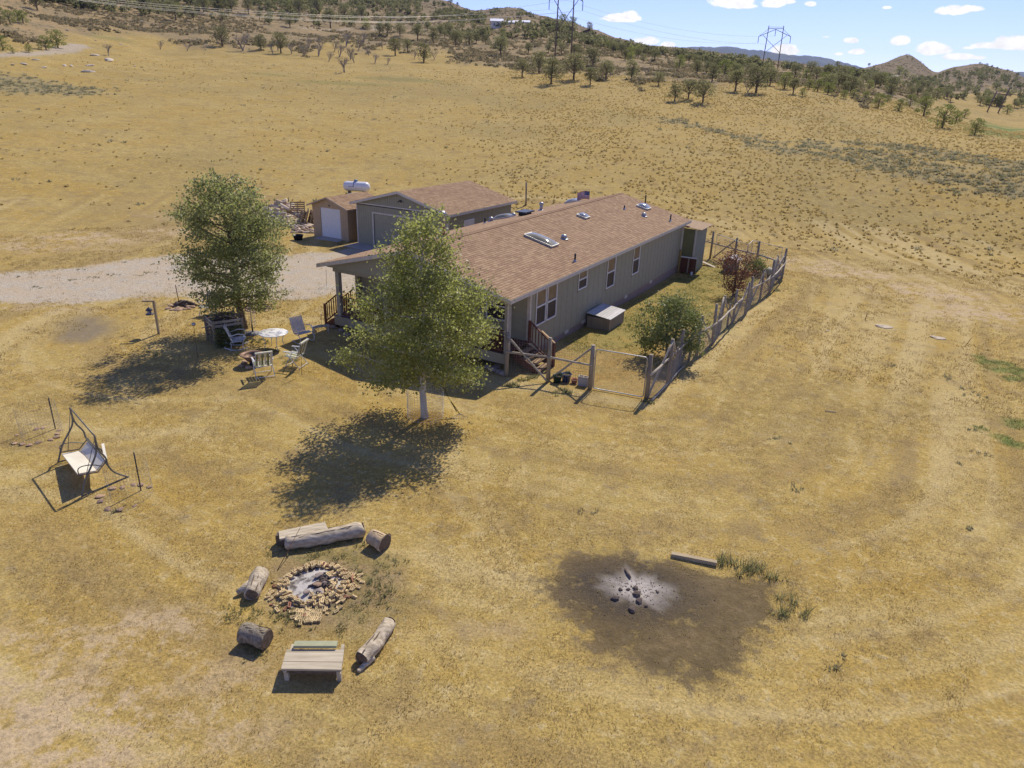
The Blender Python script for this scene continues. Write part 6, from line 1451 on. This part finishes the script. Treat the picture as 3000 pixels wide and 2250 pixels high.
# hooks, stakes
def hookrod(bx_, by_, tx_, ty_, label, name='garden_torch', m_=M_RUST, ball=.0):
    b_ = at(bx_, by_); d = math.hypot(b_.x, b_.y); tp = along(tx_, ty_, d)-b_; t = thing(name, label, 'garden stake', tuple(b_)); MB().tube([(0, 0, -.1), tp], .009, 5).obj('rod', m_, t)
    if ball: MB().lathe([(0, -ball), (ball, -ball*.5), (ball, ball*.5), (0, ball)], tp, 10).obj('head', M_METAL, t)
    return t
hookrod(579, 1050, 567, 950, 'thin rusty garden torch standing left of the brush bin', ball=.08); hookrod(884, 1099, 880, 1003, 'thin rusty rod standing behind the right folding chair', 'garden_rod'); hookrod(942, 960, 941, 921, 'short solar light on a stick beside the small grey bench', 'solar_light', M_DARKM, .035)
hookrod(957, 838, 955, 790, 'thin dark plant stake between porch roof and driveway', 'plant_stake', M_DARKM)
stake('metal_stake', 'rust brown stake rising from the rock heap behind the left aspen', 527, 897, 514, 835, .02, M_RUST, 'stake')
stake('metal_stake', 'dark stake beside the faint wire ring above the bench swing', 162, 1256, 142, 1166, .018, M_DARKM, 'stake'); stake('metal_stake', 'dark stake inside the stone ring right of the bench swing', 413, 1437, 392, 1326, .018, M_DARKM, 'stake')
# stone rings
def ring(px, py, r, n, meshes, label, grp, smin=.07, smax=.15, miss=.2, el=1.0):
    c = at(px, py)
    for i in range(n):
        if R_.random() < miss: continue
        a = 2*math.pi*i/n+R_.uniform(-.15, .15); rr = r*R_.uniform(.85, 1.1); rock(c.x+rr*math.cos(a), c.y+rr*math.sin(a)*el, R_.uniform(smin, smax), R_.choice(meshes), label, grp, .7)
    return c
ring(533, 900, .62, 15, ROCKP, 'pinkish stone heaped round the rusty stake', 'stones at the rusty stake', .10, .19, .1); ring(533, 900, .3, 6, ROCKP, 'pinkish stone heaped round the rusty stake', 'stones at the rusty stake', .10, .18, 0)
ring(757, 905, .55, 12, ROCKP, 'pink stone in the small dark ring behind the aspen trunk', 'stones behind the aspen trunk', .08, .15, .15)
cL = ring(108, 1278, .62, 14, ROCKP, 'stone in the ring under the faint wire at the left edge', 'left stone ring', .06, .12, .3); cR = ring(366, 1455, .64, 15, ROCKP, 'reddish stone in the ring right of the bench swing', 'right stone ring', .06, .13, .25)
wire_ring('wire_ring', 'nearly invisible fine wire cylinder at the left edge above the swing', (cL.x+.1, cL.y+.1, cL.z), .55, 1.05, sx=.08, sz=.10, rw=.0018); wire_ring('wire_ring', 'nearly invisible fine wire cylinder in the stone ring right of the swing', (cR.x+.15, cR.y+.05, cR.z), .52, 1.0, sx=.08, sz=.10, rw=.0018)
for i in range(16):
    c = at(540, 895) if i < 9 else at(760, 902); a = R_.uniform(0, 3.1); l = R_.uniform(.3, .6); x, y = c.x+R_.uniform(-.35, .35), c.y+R_.uniform(-.25, .25)
    o = MB().tube([(-l, 0, .02), (0, .03, .14+R_.random()*.12), (l, 0, .04)], [.045, .05, .03], 6).obj('charred_stick', mat('charred_wood', (.075, .055, .045), .9, (.16, .12, .095), 12) if 'charred_wood' not in bpy.data.materials else gat('charred_wood')); o.location = (x, y, gz(x, y)); o.rotation_euler = (0, 0, a)
    tag(o, 'dark dead branch thrown on the stone heap behind the left aspen' if i < 9 else 'dark branch on the small stone ring behind the aspen trunk', 'branch', 'branches on the rear stone heap' if i < 9 else 'branches on the small stone ring')
p = at(940, 975); t = thing('plank_bench', 'low grey plank bench on the grass beside the left porch steps', 'bench', tuple(p), math.radians(30))
MB().bx(-.42, .42, -.14, .0, .30, .34).obj('seat_plank', M_GREYW, t); MB().bx(-.42, .42, .02, .15, .30, .34).obj('seat_plank', M_GREYW, t)
for s in (-.33, .33): MB().bx(s-.03, s+.03, -.12, .13, 0, .299).obj('leg', M_GREYW, t)
for i, (a_, b_, s_) in enumerate(((1444, 1088, .24), (1462, 1094, .2), (1477, 1100, .22), (1430, 1080, .2), (1455, 1078, .18), (998, 972, .22), (1012, 985, .2), (975, 962, .18), (1400, 1085, .2))): 
    q = at(a_, b_); rock(q.x, q.y+.1, s_, ROCKG[i % 4], 'rounded boulder piled under the porch deck edge', 'boulders along the porch edge', .8, 'boulder', cat='boulder')
# ------------------------------------------------------------------ bench swing
A1, A2, B2, B1 = at(170, 1356), at(240, 1456), at(376, 1398), at(306, 1322)
sw = thing('bench_swing', 'two seat garden bench swing with cream sling seat and bent dark frame', 'garden swing', tuple((A1+A2)/2)); O_ = sw.location.copy()
M_SWF = mat('swing_frame', (.13, .125, .105), .5, (.19, .18, .15), 6, metal=.3); M_SLING = mat('cream_sling', (.74, .69, .55), .75, (.66, .60, .47), 2)
TR_ = [vplane(x, y, A2, B2)-O_ for x, y in ((240, 1456), (248, 1407), (270, 1361), (284, 1323), (277, 1277))]
TL_ = [vplane(x, y, A1, B1)-O_ for x, y in ((170, 1356), (182, 1302), (205, 1262), (215, 1236), (205, 1195))]
RR_ = [vplane(x, y, A2, B2)-O_ for x, y in ((277, 1277), (287, 1320), (311, 1340), (314, 1362), (333, 1385), (378, 1398))]
RL_ = [vplane(x, y, A1, B1)-O_ for x, y in ((205, 1195), (217, 1238), (246, 1262), (250, 1282), (266, 1300), (306, 1322))]
def smooth(pts, k=2):
    for _ in range(k):
        o = [pts[0]]
        for a, b in zip(pts[:-1], pts[1:]): o += [a.lerp(b, .25), a.lerp(b, .75)]
        pts = o+[pts[-1]]
    return pts
for nm, L in (('front_leg', TR_), ('front_leg', TL_), ('rear_leg', RR_), ('rear_leg', RL_)): MB().tube(smooth(L), .026, 7).obj(nm, M_SWF, sw)
MB().tube([TR_[-1], TL_[-1]], .022, 6).obj('top_bar', M_SWF, sw); MB().tube([TR_[0], A1-O_], .02, 6).obj('foot_bar', M_SWF, sw) if False else None
MB().tube([TR_[0]+Vector((0, 0, .03)), RR_[-1]+Vector((0, 0, .03))], .018, 6).obj('side_foot', M_SWF, sw); MB().tube([TL_[0]+Vector((0, 0, .03)), RL_[-1]+Vector((0, 0, .03))], .018, 6).obj('side_foot', M_SWF, sw); MB().tube([RR_[3], RL_[3]], .018, 6).obj('rear_bar', M_SWF, sw)
SFr, SBr, STr = [vplane(x, y, A2, B2)-O_ for x, y in ((231, 1393), (287, 1383), (310, 1352))]; SFl, SBl, STl = [vplane(x, y, A1, B1)-O_ for x, y in ((178, 1325), (232, 1316), (257, 1284))]
def ins(a, b): return a.lerp(b, .07)
def slab(pts, th, nm, m_):
    n = len(pts); nr = (pts[1]-pts[0]).cross(pts[-1]-pts[0]).normalized(); nr = nr if nr.z > 0 else -nr
    m2 = MB(); m2.add([p_ for p_ in pts]+[p_-nr*th for p_ in pts], [tuple(range(n)), tuple(range(n, 2*n))[::-1]]+[(i, n+i, n+(i+1) % n, (i+1) % n) for i in range(n)]); return m2.obj(nm, m_, sw)
slab([ins(SFl, SFr), ins(SFr, SFl), ins(SBr, SBl), ins(SBl, SBr)], .035, 'seat', M_SLING); slab([ins(SBl, SBr)+Vector((0, .01, .01)), ins(SBr, SBl)+Vector((0, .01, .01)), ins(STr, STl), ins(STl, STr)], .035, 'backrest', M_SLING)
for S0, S1, S2, T in ((SFr, SBr, STr, TR_), (SFl, SBl, STl, TL_)):
    MB().tube(smooth([S0, S0+Vector((0, 0, .24)), S1.lerp(S0, .3)+Vector((0, 0, .27)), S1.lerp(S2, .55)]), .014, 6).obj('armrest', M_SWF, sw)
    MB().tube([S0.lerp(S1, .4)+Vector((0, 0, .02)), T[-1]+Vector((0, 0, -.04))], .009, 5).obj('hanger', M_SWF, sw)
    MB().tube([S0, S1, S2], .016, 6).obj('seat_tube', M_SWF, sw)
MB().tube([STl, STr], .016, 6).obj('back_tube', M_SWF, sw); MB().bar(STr+Vector((-.05, .1, .0)), STr.lerp(STl, .55)+Vector((.12, .18, .05)), .07, .03).obj('rear_flap', M_SLING, sw)
# ------------------------------------------------------------------ brick fire pit
C = at(925, 1716); pit = thing('fire_pit', 'round fire pit of loose yellow cored bricks filled with white ash', 'fire pit', tuple(C)); pit.scale = (.69, .69, .8)
def brick_mat():
    mt = mat('yellow_brick', (.64, .50, .26), .9, (.50, .35, .17), 9, rand=.28, bump=.003); return mt
M_BRK = brick_mat(); M_BRK2 = mat('red_brick', (.36, .17, .10), .9, (.26, .13, .08), 9, rand=.3)
def brick_mesh(m_):
    mb = MB(); L, Wd, Ht = .205, .095, .062
    xs = [-L/2, -.068, -.032, -.016, .016, .032, .068, L/2]; hw = .022
    mb.bx(-L/2, L/2, -Wd/2, -hw, 0, Ht); mb.bx(-L/2, L/2, hw, Wd/2, 0, Ht)
    for a, b in ((-L/2, -.070), (-.034, -.018), (.018, .034), (.070, L/2)): mb.bx(a, b, -hw, hw, 0, Ht)
    return mb.mesh('brick', m_)
BRK = [brick_mesh(M_BRK), brick_mesh(M_BRK2)]
def brick(x, y, z, rz, tip=0.0, parent=pit, red=.12, s=1.0):
    o = link('brick', BRK[1 if R_.random() < red else 0], parent); o.location = (x, y, z); o.rotation_euler = (R_.uniform(-.12, .12)+tip, R_.uniform(-.12, .12), rz); o.scale = (s, s, s); return o
for lv in range(3):
    r0 = 1.02-.05*lv; n = 26
    for i in range(n):
        a = 2*math.pi*(i+.5*(lv % 2))/n
        if lv == 2 and (math.sin(a) < -.3 and R_.random() < .7): continue
        if lv > 0 and R_.random() < .12: continue
        rr = r0*R_.uniform(.96, 1.05); tan = a+math.pi/2 if R_.random() < .45 else a
        brick(rr*math.cos(a), rr*math.sin(a), lv*.062+.0, tan+R_.uniform(-.25, .25))
for i in range(95):
    a = R_.uniform(0, 6.283); rr = R_.uniform(.88, 1.22); brick(rr*math.cos(a), rr*math.sin(a), R_.uniform(0, .05) if rr > 1.1 else R_.uniform(.0, .12), R_.uniform(0, 3.1), R_.choice((0, 0, 1.57, .5)), s=R_.choice((1, 1, .8, .6)))
for i in range(46):
    a = R_.uniform(-1.5, 1.1); rr = R_.uniform(.45, .9); brick(rr*math.cos(a), rr*math.sin(a), R_.uniform(.06, .12), R_.uniform(0, 3.1), R_.choice((0, .5, 1.57)), s=R_.choice((1, .8, .6)))
for i in range(60):
    a = R_.uniform(-3.3, .6); rr = R_.uniform(1.2, 1.5); brick(rr*math.cos(a), rr*math.sin(a)*1.05, 0, R_.uniform(0, 3.1), R_.choice((0, 0, .4)), s=R_.choice((1, .8, .5)))
for i in range(3):
    for j in range(7): brick(-.22+.115*j+.05*i, -1.28-.21*i*.8, .0, math.pi/2+R_.uniform(-.15, .15), red=.05)
for (x, y, a) in ((.02, -1.80, 1.7), (.22, -1.72, .2), (-.1, -1.62, .4), (.38, -1.66, 1.2)): brick(x, y, .0, a, red=0)
mb = MB(); n = 18
mb.lathe([(0, .07), (.35, .065), (.7, .05), (.95, .01)], (0, 0, 0), 18); mb.obj('ash_bed', mat('white_ash', (.50, .465, .42), .95, (.13, .115, .10), 3.2, lo=.46, hi=.60, bump=.03), pit)
M_CHAR = gat('charred_wood')
for i in range(15):
    a = R_.uniform(0, 6.28); r0 = R_.uniform(0, .45); l = R_.uniform(.08, .26); x, y = .28+r0*math.cos(a), .18+r0*math.sin(a)*.8; b = R_.uniform(0, 3.1)
    MB().tube([(x-l*math.cos(b), y-l*math.sin(b), .09), (x, y, .12), (x+l*math.cos(b)*.8, y+l*math.sin(b)*.8, .1)], [.03, .035, .02], 6).obj('charred_log', M_CHAR, pit)
for (x, y, s_, m_) in ((.02, .38, .2, 1), (.10, -.10, .16, 0), (-.15, -.5, .16, 1), (.28, -.42, .2, 1), (.05, -.62, .13, 0), (.3, .0, .1, 1)):
    o = link('stone', (ROCKP if m_ == 0 else ROCKG)[R_.randrange(4)], pit); o.location = (x, y, .13); o.scale = (s_, s_*.65, s_*.4); o.rotation_euler = (.2, .2, R_.uniform(0, 3))
# logs and benches around
def log(name, label, cat, pts, rad, bark=M_LOG, n=12, end=True, seed=0):
    rr = random.Random(seed); base = Vector(pts[0]); base.z = gz(base.x, base.y); t = thing(name, label, cat, tuple(base)); P = [Vector(p)-base for p in pts]
    P = smooth(smooth(P, 1), 1); R2 = [np.interp(i/(len(P)-1), np.linspace(0, 1, len(rad)), rad)*rr.uniform(.93, 1.05) for i in range(len(P))]
    mb = MB(); mb.tube(P, R2, n); vs = []
    for v in mb.v:
        k = .10*rad[0]*math.sin(v[0]*13+v[1]*9+v[2]*15+seed)+rr.uniform(-1, 1)*rad[0]*.085; vs.append((v[0]+k, v[1]+k*.5, v[2]+k))
    mb.v = vs; mb.obj('log_body', bark, t)
    if end:
        for q_ in range(5):      # weather cracks: thin dark splits along the upper side
            a_ = rr.uniform(.5, 2.6); i0 = rr.randrange(0, max(1, len(P)-3)); i1 = min(len(P)-1, i0+rr.randint(2, 4)); d_ = (P[-1]-P[0]).normalized(); sx = d_.cross(Vector((0, 0, 1))).normalized()
            pt = [P[j]+(sx*math.cos(a_+.04*j)+Vector((0, 0, 1))*math.sin(a_+.04*j))*(R2[j]*.99) for j in range(i0, i1+1)]
            MB().tube(pt, [.004]+[.013]*(len(pt)-2)+[.004] if len(pt) > 2 else .008, 4).obj('crack', M_LOGEND, t)
    if end:
        for e, q in ((0, 1), (-1, -2)):
            d = (P[e]-P[q]).normalized(); m2 = MB(); m2.tube([P[e]-d*.004, P[e]+d*.012], [R2[e]*.93, R2[e]*.88], 12); m2.obj('cut_end', M_LOGEND, t)
    return t
def gp(px, py, z=0): 
    q = ray(px, py); k = (CAM_H-z)/-q[2]; return Vector((q[0]*k, q[1]*k, z))
log('long_log', 'long weathered grey log lying behind the brick fire pit', 'log', [gp(836, 1592, .18), gp(940, 1575, .19), gp(1064, 1550, .19)], [.17, .19, .20], M_LOG, seed=2)
bd = thing('log_board', 'wide grey board lying against the long log behind the fire pit', 'board', tuple(gp(888, 1552, .2)))
c0 = [gp(816, 1556, .33), gp(952, 1528, .33), gp(961, 1550, .36), gp(819, 1579, .36)]; b0 = bd.location.copy()
for k in range(3):
    f0, f1 = k/3+.01, (k+1)/3-.01; q = [c0[0].lerp(c0[3], f0)-b0, c0[1].lerp(c0[2], f0)-b0, c0[1].lerp(c0[2], f1)-b0, c0[0].lerp(c0[3], f1)-b0]
    m2 = MB(); m2.add(q+[v-Vector((0, 0, .05)) for v in q], [(0, 3, 2, 1), (4, 5, 6, 7), (0, 1, 5, 4), (1, 2, 6, 5), (2, 3, 7, 6), (3, 0, 4, 7)]); m2.obj('plank', M_PLANK, bd)
for f in (.08, .9): q = c0[0].lerp(c0[1], f)-b0; MB().bx(q.x-.12, q.x+.12, q.y-.18, q.y+.0, -.21, .09).obj('support_block', M_LOGEND, bd)
log('log_stump', 'short pale log stump at the right end of the long log', 'log', [gp(1088, 1572, .22), gp(1128, 1592, .2)], [.21, .235], mat('yellow_log', (.55, .42, .26), .85, (.38, .27, .16), 8), seed=3)
lf = log('forked_log', 'forked silver log lying left of the fire pit', 'log', [gp(766, 1676, .17), gp(752, 1705, .17), gp(737, 1742, .17)], [.17, .19, .15], M_LOG, seed=5)
q = [gp(745, 1705, .16)-lf.location, gp(718, 1722, .14)-lf.location, gp(694, 1737, .10)-lf.location]; MB().tube(q, [.13, .09, .05], 9).obj('fork', M_LOG, lf)
log('log_stump', 'short bark covered stump lying left of the plank bench', 'log', [gp(712, 1852, .2), gp(783, 1872, .2)], [.20, .205], mat('stump_bark', (.34, .29, .21), .9, (.17, .135, .09), 16, bump=.02), seed=6)
log('crooked_log', 'bent silver log lying right of the plank bench', 'log', [gp(1142, 1822, .14), gp(1118, 1862, .15), gp(1092, 1896, .15), gp(1058, 1930, .14)], [.15, .15, .17, .16], M_LOG, seed=7)
q = log('log_splinter', 'thin split silver slab beside the lower end of the bent log', 'log', [gp(1092, 1925, .07), gp(1048, 1968, .05)], [.085, .035], M_LOG, 7, False, seed=8)
bc = thing('plank_bench', 'low bench of broad silver planks nearest the camera', 'bench', tuple(gp(912, 1985, 0))); b0 = bc.location.copy(); zt = .33
cc = [gp(840, 1900, zt), gp(1008, 1901, zt), gp(1000, 1963, zt), gp(823, 1960, zt)]
for k, (f0, f1, dz, mm) in enumerate(((0, .18, -.015, M_PLANK), (.20, .62, 0, M_PLANK), (.645, .98, .0, M_PLANK))):
    q = [cc[0].lerp(cc[3], f0)-b0, cc[1].lerp(cc[2], f0)-b0, cc[1].lerp(cc[2], f1)-b0, cc[0].lerp(cc[3], f1)-b0]; q = [v+Vector((0, 0, dz)) for v in q]
    m2 = MB(); m2.add(q+[v-Vector((0, 0, .045)) for v in q], [(0, 3, 2, 1), (4, 5, 6, 7), (0, 1, 5, 4), (1, 2, 6, 5), (2, 3, 7, 6), (3, 0, 4, 7)]); m2.obj('seat_plank', mm, bc)
rb_ = [gp(862, 1888, .36)-b0, gp(988, 1888, .36)-b0]; MB().bar(rb_[0], rb_[1], .14, .06).obj('back_board', mat('greenish_board', (.40, .40, .24), .8), bc)
for f in (.06, .94):
    a = cc[0].lerp(cc[1], f)-b0; b = cc[3].lerp(cc[2], f)-b0; MB().bar(a+Vector((0, .18, -.09)), b+Vector((0, 0, -.09)), .06, .08).obj('bearer', M_PLANK, bc); MB().bx(a.x-.04, a.x+.04, a.y-.08, a.y, -.02, .2).obj('leg', M_PLANK, bc); MB().bx(b.x-.04, b.x+.04, b.y+.04, b.y+.12, -.02, .2).obj('leg', M_PLANK, bc)
MB().bar(cc[3]-b0+Vector((.03, .10, -.13)), cc[2]-b0+Vector((-.04, .10, -.13)), .03, .12).obj('apron_board', M_LOGEND, bc)  # front board given a dark colour for the shade below the seat
a, b = gp(812, 1672, .02), gp(880, 1545, .55); o = MB().tube([(0, 0, 0), b-a], [.009, .007], 5).obj('poker_rod', M_RUST); o.location = a; tag(o, 'long rusty poker leaning from the fire pit onto the board', 'poker')
# ------------------------------------------------------------------ burn patch
pl = thing('timber_beam', 'pale timber beam lying above the burnt patch', 'timber', tuple(at(1968, 1630))); a, b = gp(1967, 1624, .07)-pl.location, gp(2100, 1650, .07)-pl.location; MB().bar(a, b, .12, .10).obj('beam', mat('tan_beam', (.47, .38, .23), .85, (.35, .27, .16), 8, stretch=(.2, 1, 1)), pl)
mb = MB(); 
def burn_bits():
    K = [((1803, 1755), .13, 'rounded scorched rock at the left edge of the ash patch'), ((1852, 1787), .14, 'round brown rock at the front of the ash patch'), ((1865, 1742), .15, 'largest charred lump in the middle of the ash'), ((1872, 1762), .13, 'reddish charred lump below the middle of the ash'), ((1861, 1724), .10, 'small red brown lump at the top of the ash'),
         ((1817, 1728), .08, 'black lump on the upper left of the ash'), ((1840, 1728), .07, 'little black lump between two larger ones in the ash'), ((1927, 1735), .06, 'small black lump at the right of the ash'), ((1893, 1776), .07, 'narrow black chip right of the ash front')]
    for (q, s_, lb) in K:
        p = at(*q); rock(p.x, p.y, s_*.8, R_.choice(CH), lb, None, .8, 'charred_lump', cat='charred lump')
CH = [rock_mesh('charred_lump', gat('charred_wood'), s+30, .7) for s in range(3)]
burn_bits()
p = at(1838, 1682); o = MB().tube([(-.03, .16, .03), (0, 0, .05), (.04, -.17, .03)], [.03, .032, .028], 7).obj('stick', mat('half_burnt_stick', (.30, .21, .15), .9, (.08, .06, .05), 10)); o.location = p; tag(o, 'short half burnt stick above the ash patch', 'stick')
n = 260; vs = []; 
mb = MB()
for i in range(220):
    a = R_.uniform(0, 6.28); r0 = abs(R_.gauss(0, .55)); x, y = fc.x+r0*math.cos(a)*1.5, fc.y+r0*math.sin(a); s_ = R_.uniform(.005, .014); mb.box((x, y, gz(x, y)+s_*.5), (s_*2, s_*1.3, s_), R_.uniform(0, 3))
o = mb.obj('cinders', gat('charred_wood')); stuff(o); tag(o, 'black cinders strewn through the ash of the burnt patch', 'cinders')
# weeds
def weeds(pxl, n, name, label, h0, h1, sp, matl=M_GREENB, w=.02, nb=16, tn=(.1, .6)):
    xs = []; ys = []
    for (a, b, s_) in pxl:
        c = at(a, b); k = int(n*s_); xs += list(c.x+rng.normal(0, sp*s_, k)); ys += list(c.y+rng.normal(0, sp*s_*.8, k))
    xs, ys = np.array(xs), np.array(ys); blades_object(name, xs, ys, h0+(h1-h0)*rng.random(len(xs)), nb, np.full(len(xs), .05), np.full(len(xs), w), rng.uniform(tn[0], tn[1], len(xs)), label, 'weeds', matl, lean=.5)
M_WEED = tuft_mat('weed_leaves', (.22, .235, .10), (.31, .30, .15), (.40, .37, .20))
weeds([(2115, 1650, 1), (2152, 1664, 1.3), (2195, 1680, 1.2), (2222, 1670, .9), (2270, 1690, .8), (2318, 1770, 1.2), (2315, 1800, .8), (2285, 1800, .6), (2350, 1810, .5)], 7, 'tall_weeds', 'tall grey green weeds standing at the right edge of the burnt patch', .14, .42, .13, M_WEED, .016, 16)
weeds([(840, 1612, .8), (880, 1600, .8), (905, 1600, 1), (960, 1600, .6), (1040, 1590, .5), (1080, 1600, .5), (735, 1795, .8), (760, 1830, .8), (840, 1790, .9), (870, 1810, 1), (1040, 1790, .8), (1100, 1720, 1.2), (1090, 1690, 1.0), (1130, 1660, 1), (1120, 1760, 1), (760, 1920, .4), (745, 1900, .4), (1000, 1640, .6), (940, 1625, .7), (680, 1820, .7), (1000, 1850, .5)], 16, 'low_weeds', 'low grey green weeds growing round the fire pit and logs', .04, .15, .25, M_WEED, .022, 12)
weeds([(1560, 1105, .8), (1530, 1115, .6), (1500, 1130, .8), (1900, 1180, .7), (1990, 1080, .6), (2100, 930, .8), (2200, 880, 1), (2270, 850, 1.2), (2050, 765, 1.8), (2090, 775, 1.5), (2120, 785, 1.2), (1775, 975, .4), (1650, 1150, 1), (850, 1060, .8), (800, 1030, .8), (760, 1000, .8), (700, 1040, .7), (460, 1040, .3), (1040, 700, 1.2), (1000, 715, 1), (905, 665, 1.2)], 16, 'yard_weeds', 'green weeds along the fence foot and round the buildings', .06, .24, .22, M_WEED, .03, 12)
weeds([(270, 812, .7), (330, 806, .8), (215, 820, .6), (440, 798, .9), (400, 806, .5), (460, 775, .6), (360, 770, .4), (60, 810, .5), (100, 840, .4), (240, 790, .5), (120, 845, .3), (2620, 1075, .6), (2765, 1105, .9), (2855, 1155, 1.1), (2815, 1140, .6), (2850, 1260, .8), (2280, 1290, .7), (2330, 1430, .5), (2880, 1330, .7), (2820, 1360, .5), (1730, 1500, .5), (2460, 1950, .5), (2850, 1550, .5), (350, 1500, .6), (60, 1300, .5)], 9, 'scattered_weeds', 'little grey weeds dotting the gravel drive and the open grass', .05, .16, .25, M_SAGE, .03, 12)
# ------------------------------------------------------------------ firewood and pallets
FWM = [MB().tube([(-.21, 0, 0), (.21, 0, 0)], r_, 7).mesh('firewood_log', mm) for r_, mm in ((.075, mat('split_wood', (.62, .48, .32), .85, (.74, .62, .46), 6, rand=.25)), (.06, mat('grey_firewood', (.56, .48, .38), .9, (.40, .33, .25), 8, rand=.25)), (.09, mat('brown_firewood', (.36, .25, .16), .9, (.52, .40, .27), 8, rand=.25)))]
def heap(x0, y0, x1, y1, n, hmax, sc_, label, grp):
    for i in range(n):
        px, py = R_.uniform(x0, x1), R_.uniform(y0, y1); fx = 1-abs((px-(x0+x1)/2)/((x1-x0)/2))**1.5; fy = (y1-py)/(y1-y0); hz = hmax*fx*min(1, fy*1.6)*R_.random()
        p = at(px, py); o = link('firewood_log', R_.choice(FWM)); o.location = (p.x, p.y, p.z+.06+hz); o.rotation_euler = (0, R_.gauss(0, .25), R_.uniform(-.5, .9)); o.scale = (sc_*R_.uniform(.7, 1.5), sc_, sc_); tag(o, label, 'firewood', grp)
heap(776, 622, 885, 664, 150, 1.15, 1.6, 'split log in the untidy firewood heap left of the tan shed', 'logs of the firewood heap'); heap(860, 655, 920, 684, 36, .15, 1.1, 'loose log spilled in front of the firewood heap', 'logs spilled from the heap'); heap(735, 618, 790, 655, 34, .4, 1.2, 'log of the low woodpile showing through the aspen crown', 'logs behind the aspen')
def pallet():
    t = thing('pallet', 'wooden pallet standing on edge in the row beside the firewood', 'pallet', (0, 0, 0), 0, 'pallets beside the firewood')
    for i in range(7): MB().bx(-.6, .6, .06, .08, .02+i*.16, .12+i*.16).obj('board', M_TREAD, t)
    for s in (-.56, 0, .56): MB().bx(s-.03, s+.03, -.03, .059, 0, 1.1).obj('stringer', M_POSTW, t)
    for i in range(4): MB().bx(-.6, .6, -.05, -.031, .02+i*.32, .12+i*.32).obj('back_board', M_TREAD, t)
    return t
p0 = pallet(); ch0 = [c for c in bpy.data.objects if c.parent == p0]; q0 = at(905, 664); q1 = at(935, 648)
for i in range(9):
    t = p0 if i == 0 else copy_tree(p0, None, None, ch0); 
    if i and i > 0: t['label'] = 'wooden pallet standing on edge in the row beside the firewood'
    f = i/8; t.location = (q0.x-1.0+f*1.6, q0.y+.6+f*1.8, gz(q0.x, q0.y+f)+(.0 if i % 2 else .12)); t.rotation_euler = (-.35+R_.uniform(-.06, .06), R_.uniform(-.08, .08), math.radians(-68+R_.uniform(-8, 8)))
t = copy_tree(p0, None, 'flat facing pallet leaning at the left end of the pallet row', ch0); q = at(862, 645); t.location = (q.x+.2, q.y+.5, q.z+.35); t.rotation_euler = (-.1, 0, .15)
if 'group' in t: del t['group']
p = at(874, 703); t = thing('plastic_tub', 'black tub on the grass at the left corner of the tan shed', 'tub', tuple(p)); MB().lathe([(0, .02), (.28, .02), (.38, .36), (.41, .37), (.37, .38), (.27, .05), (0, .05)], (0, 0, 0), 16).obj('tub', M_BLACK, t)
# ------------------------------------------------------------------ haze
hz = MB(); hz.bx(-4500, 4500, -300, 4800, -70, 330); me = hz.mesh('haze'); hm = bpy.data.materials.new('haze'); hm.use_nodes = True; ht = hm.node_tree
for n_ in list(ht.nodes): ht.nodes.remove(n_)
ho = ht.nodes.new('ShaderNodeOutputMaterial'); hv = ht.nodes.new('ShaderNodeVolumePrincipled'); hv.inputs['Color'].default_value = (.80, .87, 1.0, 1); hv.inputs['Density'].default_value = HAZE; hv.inputs['Anisotropy'].default_value = .0
ht.links.new(hv.outputs[0], ho.inputs['Volume']); me.materials.append(hm); stuff(link('haze', me))
print('objects', len(bpy.data.objects))
